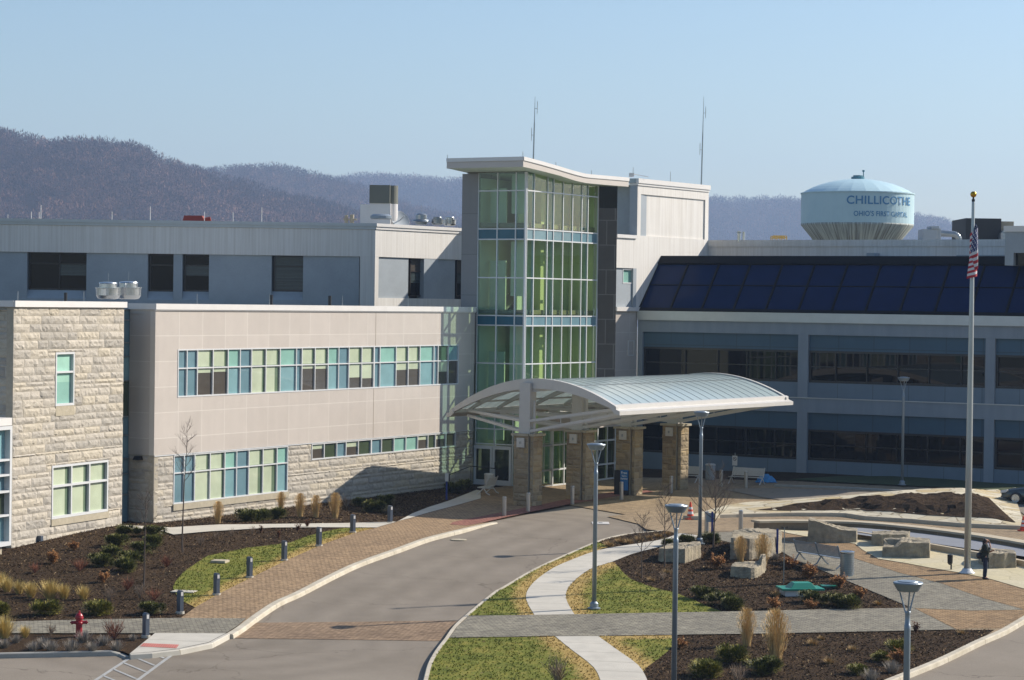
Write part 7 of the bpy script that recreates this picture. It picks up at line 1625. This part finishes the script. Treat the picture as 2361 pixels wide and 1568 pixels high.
for wx in (X0 + .88, X0 + 3.6):
    for wy, s in ((.02, -1), (1.78, 1)):
        Mw = M @ Matrix.Translation((wx, wy, .32)) @ Matrix.Rotation(R(90), 4, 'X')
        mb = MB(); mb.lathe([(.21, -.1), (.3, -.11), (.325, -.08), (.325, .08), (.3, .11), (.21, .1)], 28); wh = mb.build('tyre', M_['black'], car, Mw, True)
        mb = MB(); sg_ = -s
        mb.lathe([(.21, .09 * sg_), (.215, .11 * sg_), (.19, .105 * sg_)] if sg_ > 0 else [(.19, -.105), (.215, -.11), (.21, -.09)], 28)
        for kk in range(5):
            a = R(72 * kk + 10); mb.beam((.03 * math.cos(a), .03 * math.sin(a), .1 * sg_), (.2 * math.cos(a), .2 * math.sin(a), .1 * sg_), .02, .07)
        mb.tube((0, 0, .08 * sg_), (0, 0, .115 * sg_), .05, n=14); mb.build('rim', M_['alu'], wh, Mw)
for yy_ in (.16, 1.64): mb = MB(); mb.hexa([(X0 - .0, yy_ - .12, .55), (X0 + .32, yy_ - .14, .6), (X0 + .32, yy_ + .12, .6), (X0 - .0, yy_ + .12, .55), (X0 + .02, yy_ - .12, .68), (X0 + .38, yy_ - .13, .76), (X0 + .38, yy_ + .12, .76), (X0 + .02, yy_ + .12, .68)]); mb.build('headlight', M_['frame_white'], car, M, bevel=.02)
mb = MB(); mb.box(X0 + 1.45, X0 + 1.65, -.12, .05, .95, 1.07); mb.build('mirror', cp, car, M, bevel=.03)

# ================================================================= hills and forest
def ridge_layer(name, Y, prof, zlow, thick, seed, ntree, th, tint, K=60):
    """terrain strip whose crest follows the skyline profile at distance Y"""
    rr = random.Random(seed); P = [(at(x, y, Y).x, at(x, y, Y).z) for x, y in prof]
    def crest(x):
        if x <= P[0][0]: return P[0][1]
        for (a, za), (b, zb) in zip(P[:-1], P[1:]):
            if x <= b: t = (x - a) / (b - a); t = t * t * (3 - 2 * t) * .5 + t * .5; return za + (zb - za) * t
        return P[-1][1]
    def hz(x, v):        # v: 0 foot .. 1 crest .. >1 behind
        c = crest(x) - th * 1.0; wob = math.sin(x * .0105 + seed) * .5 + math.sin(x * .024 + v * 3 + seed * 2) * .5
        return zlow + (c - zlow) * (math.sin(min(v, 1) * math.pi / 2) ** 1.15) + wob * (c - zlow) * .10 * math.sin(min(1, v) * math.pi) - max(0, v - 1) * (c - zlow) * .6
    x0, x1 = P[0][0], P[-1][0]; nx, nv = 90, 26; mb = MB(); ids = []
    for j_ in range(nv + 1):
        v = j_ / nv * 1.35; ids.append([mb.vert((x0 + (x1 - x0) * i / nx + rr.uniform(-1, 1), Y - thick * (1 - v) + rr.uniform(-2, 2), hz(x0 + (x1 - x0) * i / nx, v))) for i in range(nx + 1)])
    for j_ in range(nv):
        for i in range(nx): mb.face((ids[j_][i], ids[j_][i + 1], ids[j_ + 1][i + 1], ids[j_ + 1][i]))
    struct(mb.build(name, M_['hill'], None, None, True))
    # leafless trees merged into one forest mass
    rs = np.random.RandomState(seed)
    xs = rs.uniform(x0, x1, ntree); vv = rs.uniform(0.05, 1.15, ntree) ** .8
    zs = np.array([hz(a, b) for a, b in zip(xs, vv)]); ys_ = Y - thick * (1 - vv); sz = th * rs.uniform(.65, 1.25, ntree)
    tn_ = np.repeat(np.clip(rs.normal(.45, .28, ntree) + .28 * np.sin(xs * .012 + seed) * np.sin(vv * 9 + xs * .005), 0.02, 1), K)
    u = rs.normal(size=(ntree, K, 3)); u /= np.linalg.norm(u, axis=2)[:, :, None]; rad = rs.uniform(.35, 1, (ntree, K, 1)) ** .5
    c = u * rad * np.array([.46, .46, .36])[None, None] * sz[:, None, None]; c[:, :, 2] += sz[:, None] * .55
    c[:, :, 0] += xs[:, None]; c[:, :, 1] += ys_[:, None]; c[:, :, 2] += zs[:, None]
    d = u * .9 + rs.normal(size=u.shape) * .3 + np.array([0, 0, .35]); d /= np.linalg.norm(d, axis=2)[:, :, None]
    s = np.cross(d, rs.normal(size=d.shape)); s /= np.linalg.norm(s, axis=2)[:, :, None]
    Lg = sz[:, None, None] * rs.uniform(.045, .1, (ntree, K, 1)); Wd = Lg * rs.uniform(.12, .3, (ntree, K, 1))
    v3 = np.stack([c - s * Wd, c + s * Wd, c + d * Lg * 1.6], axis=2).reshape(-1, 3)
    N = ntree * K
    # trunks: thin blades
    tb = np.stack([np.stack([xs - .03 * sz, ys_, zs], 1), np.stack([xs + .03 * sz, ys_, zs], 1), np.stack([xs, ys_, zs + sz * .8], 1)], 1).reshape(-1, 3)
    v3 = np.concatenate([v3, tb]); N2 = N + ntree; tn_ = np.concatenate([tn_, np.full(ntree, .8)])
    me = bpy.data.meshes.new('forest'); me.vertices.add(N2 * 3); me.vertices.foreach_set('co', v3.astype(np.float32).ravel())
    me.loops.add(N2 * 3); me.loops.foreach_set('vertex_index', np.arange(N2 * 3, dtype=np.int32)); me.polygons.add(N2)
    me.polygons.foreach_set('loop_start', np.arange(0, N2 * 3, 3, dtype=np.int32)); me.polygons.foreach_set('loop_total', np.full(N2, 3, dtype=np.int32))
    me.attributes.new('tint', 'FLOAT', 'FACE').data.foreach_set('value', tn_.astype(np.float32)); me.materials.append(M_['forest']); me.update(calc_edges=True); me.validate()
    o = link('forest', me); o['kind'] = 'stuff'
m, n, l, b = nodes('forest'); a_ = n.new('ShaderNodeAttribute'); a_.attribute_name = 'tint'
c = ramp(n, l, a_.outputs['Fac'], [(0, rgb('453936')), (.5, rgb('664f49')), (1, rgb('9a7868'))]); l.new(c, b.inputs['Base Color']); b.inputs['Roughness'].default_value = 1; b.inputs['Specular IOR Level'].default_value = 0; M_['forest'] = m
M_['hill'] = mat('hill_ground', '42342c', 1, var=.3, vs=.03, spec=0)
ridge_layer('hill_near', 2300, [(-500, 300), (-250, 285), (-80, 283), (0, 296), (60, 312), (120, 326), (180, 333), (250, 330), (310, 334), (350, 343), (400, 366), (450, 385), (560, 412), (700, 452), (860, 492), (1000, 520), (1200, 540)], -20, 700, 1, 5200, 19, 0, 125)
ridge_layer('hill_middle', 3200, [(200, 420), (350, 398), (430, 382), (500, 386), (560, 380), (620, 374), (680, 384), (760, 406), (820, 425), (900, 455), (1000, 485), (1150, 510)], -20, 800, 2, 4200, 21, 0, 95)
ridge_layer('hill_far', 4300, [(500, 440), (700, 418), (760, 412), (820, 407), (900, 404), (960, 405), (1010, 411), (1065, 418), (1200, 425), (1400, 436), (1640, 452), (1720, 457), (1800, 464), (1900, 474), (2000, 482), (2100, 492), (2160, 504), (2220, 524), (2290, 548), (2450, 575)], -20, 900, 3, 7500, 25, 0, 75)

# ================================================================= haze: one closed box of thin even air
mb = MB(); mb.box(-2700, 2700, -60, 4700, -26, 300); o = mb.build('haze', bpy.data.materials.new('haze')); o['kind'] = 'stuff'
hm = o.data.materials[0]; hm.use_nodes = True; n = hm.node_tree.nodes; n.clear(); ou = n.new('ShaderNodeOutputMaterial'); pv = n.new('ShaderNodeVolumePrincipled')
pv.inputs['Color'].default_value = (.5, .68, 1, 1); pv.inputs['Density'].default_value = .00017; pv.inputs['Anisotropy'].default_value = .2
hm.node_tree.links.new(pv.outputs[0], ou.inputs['Volume'])
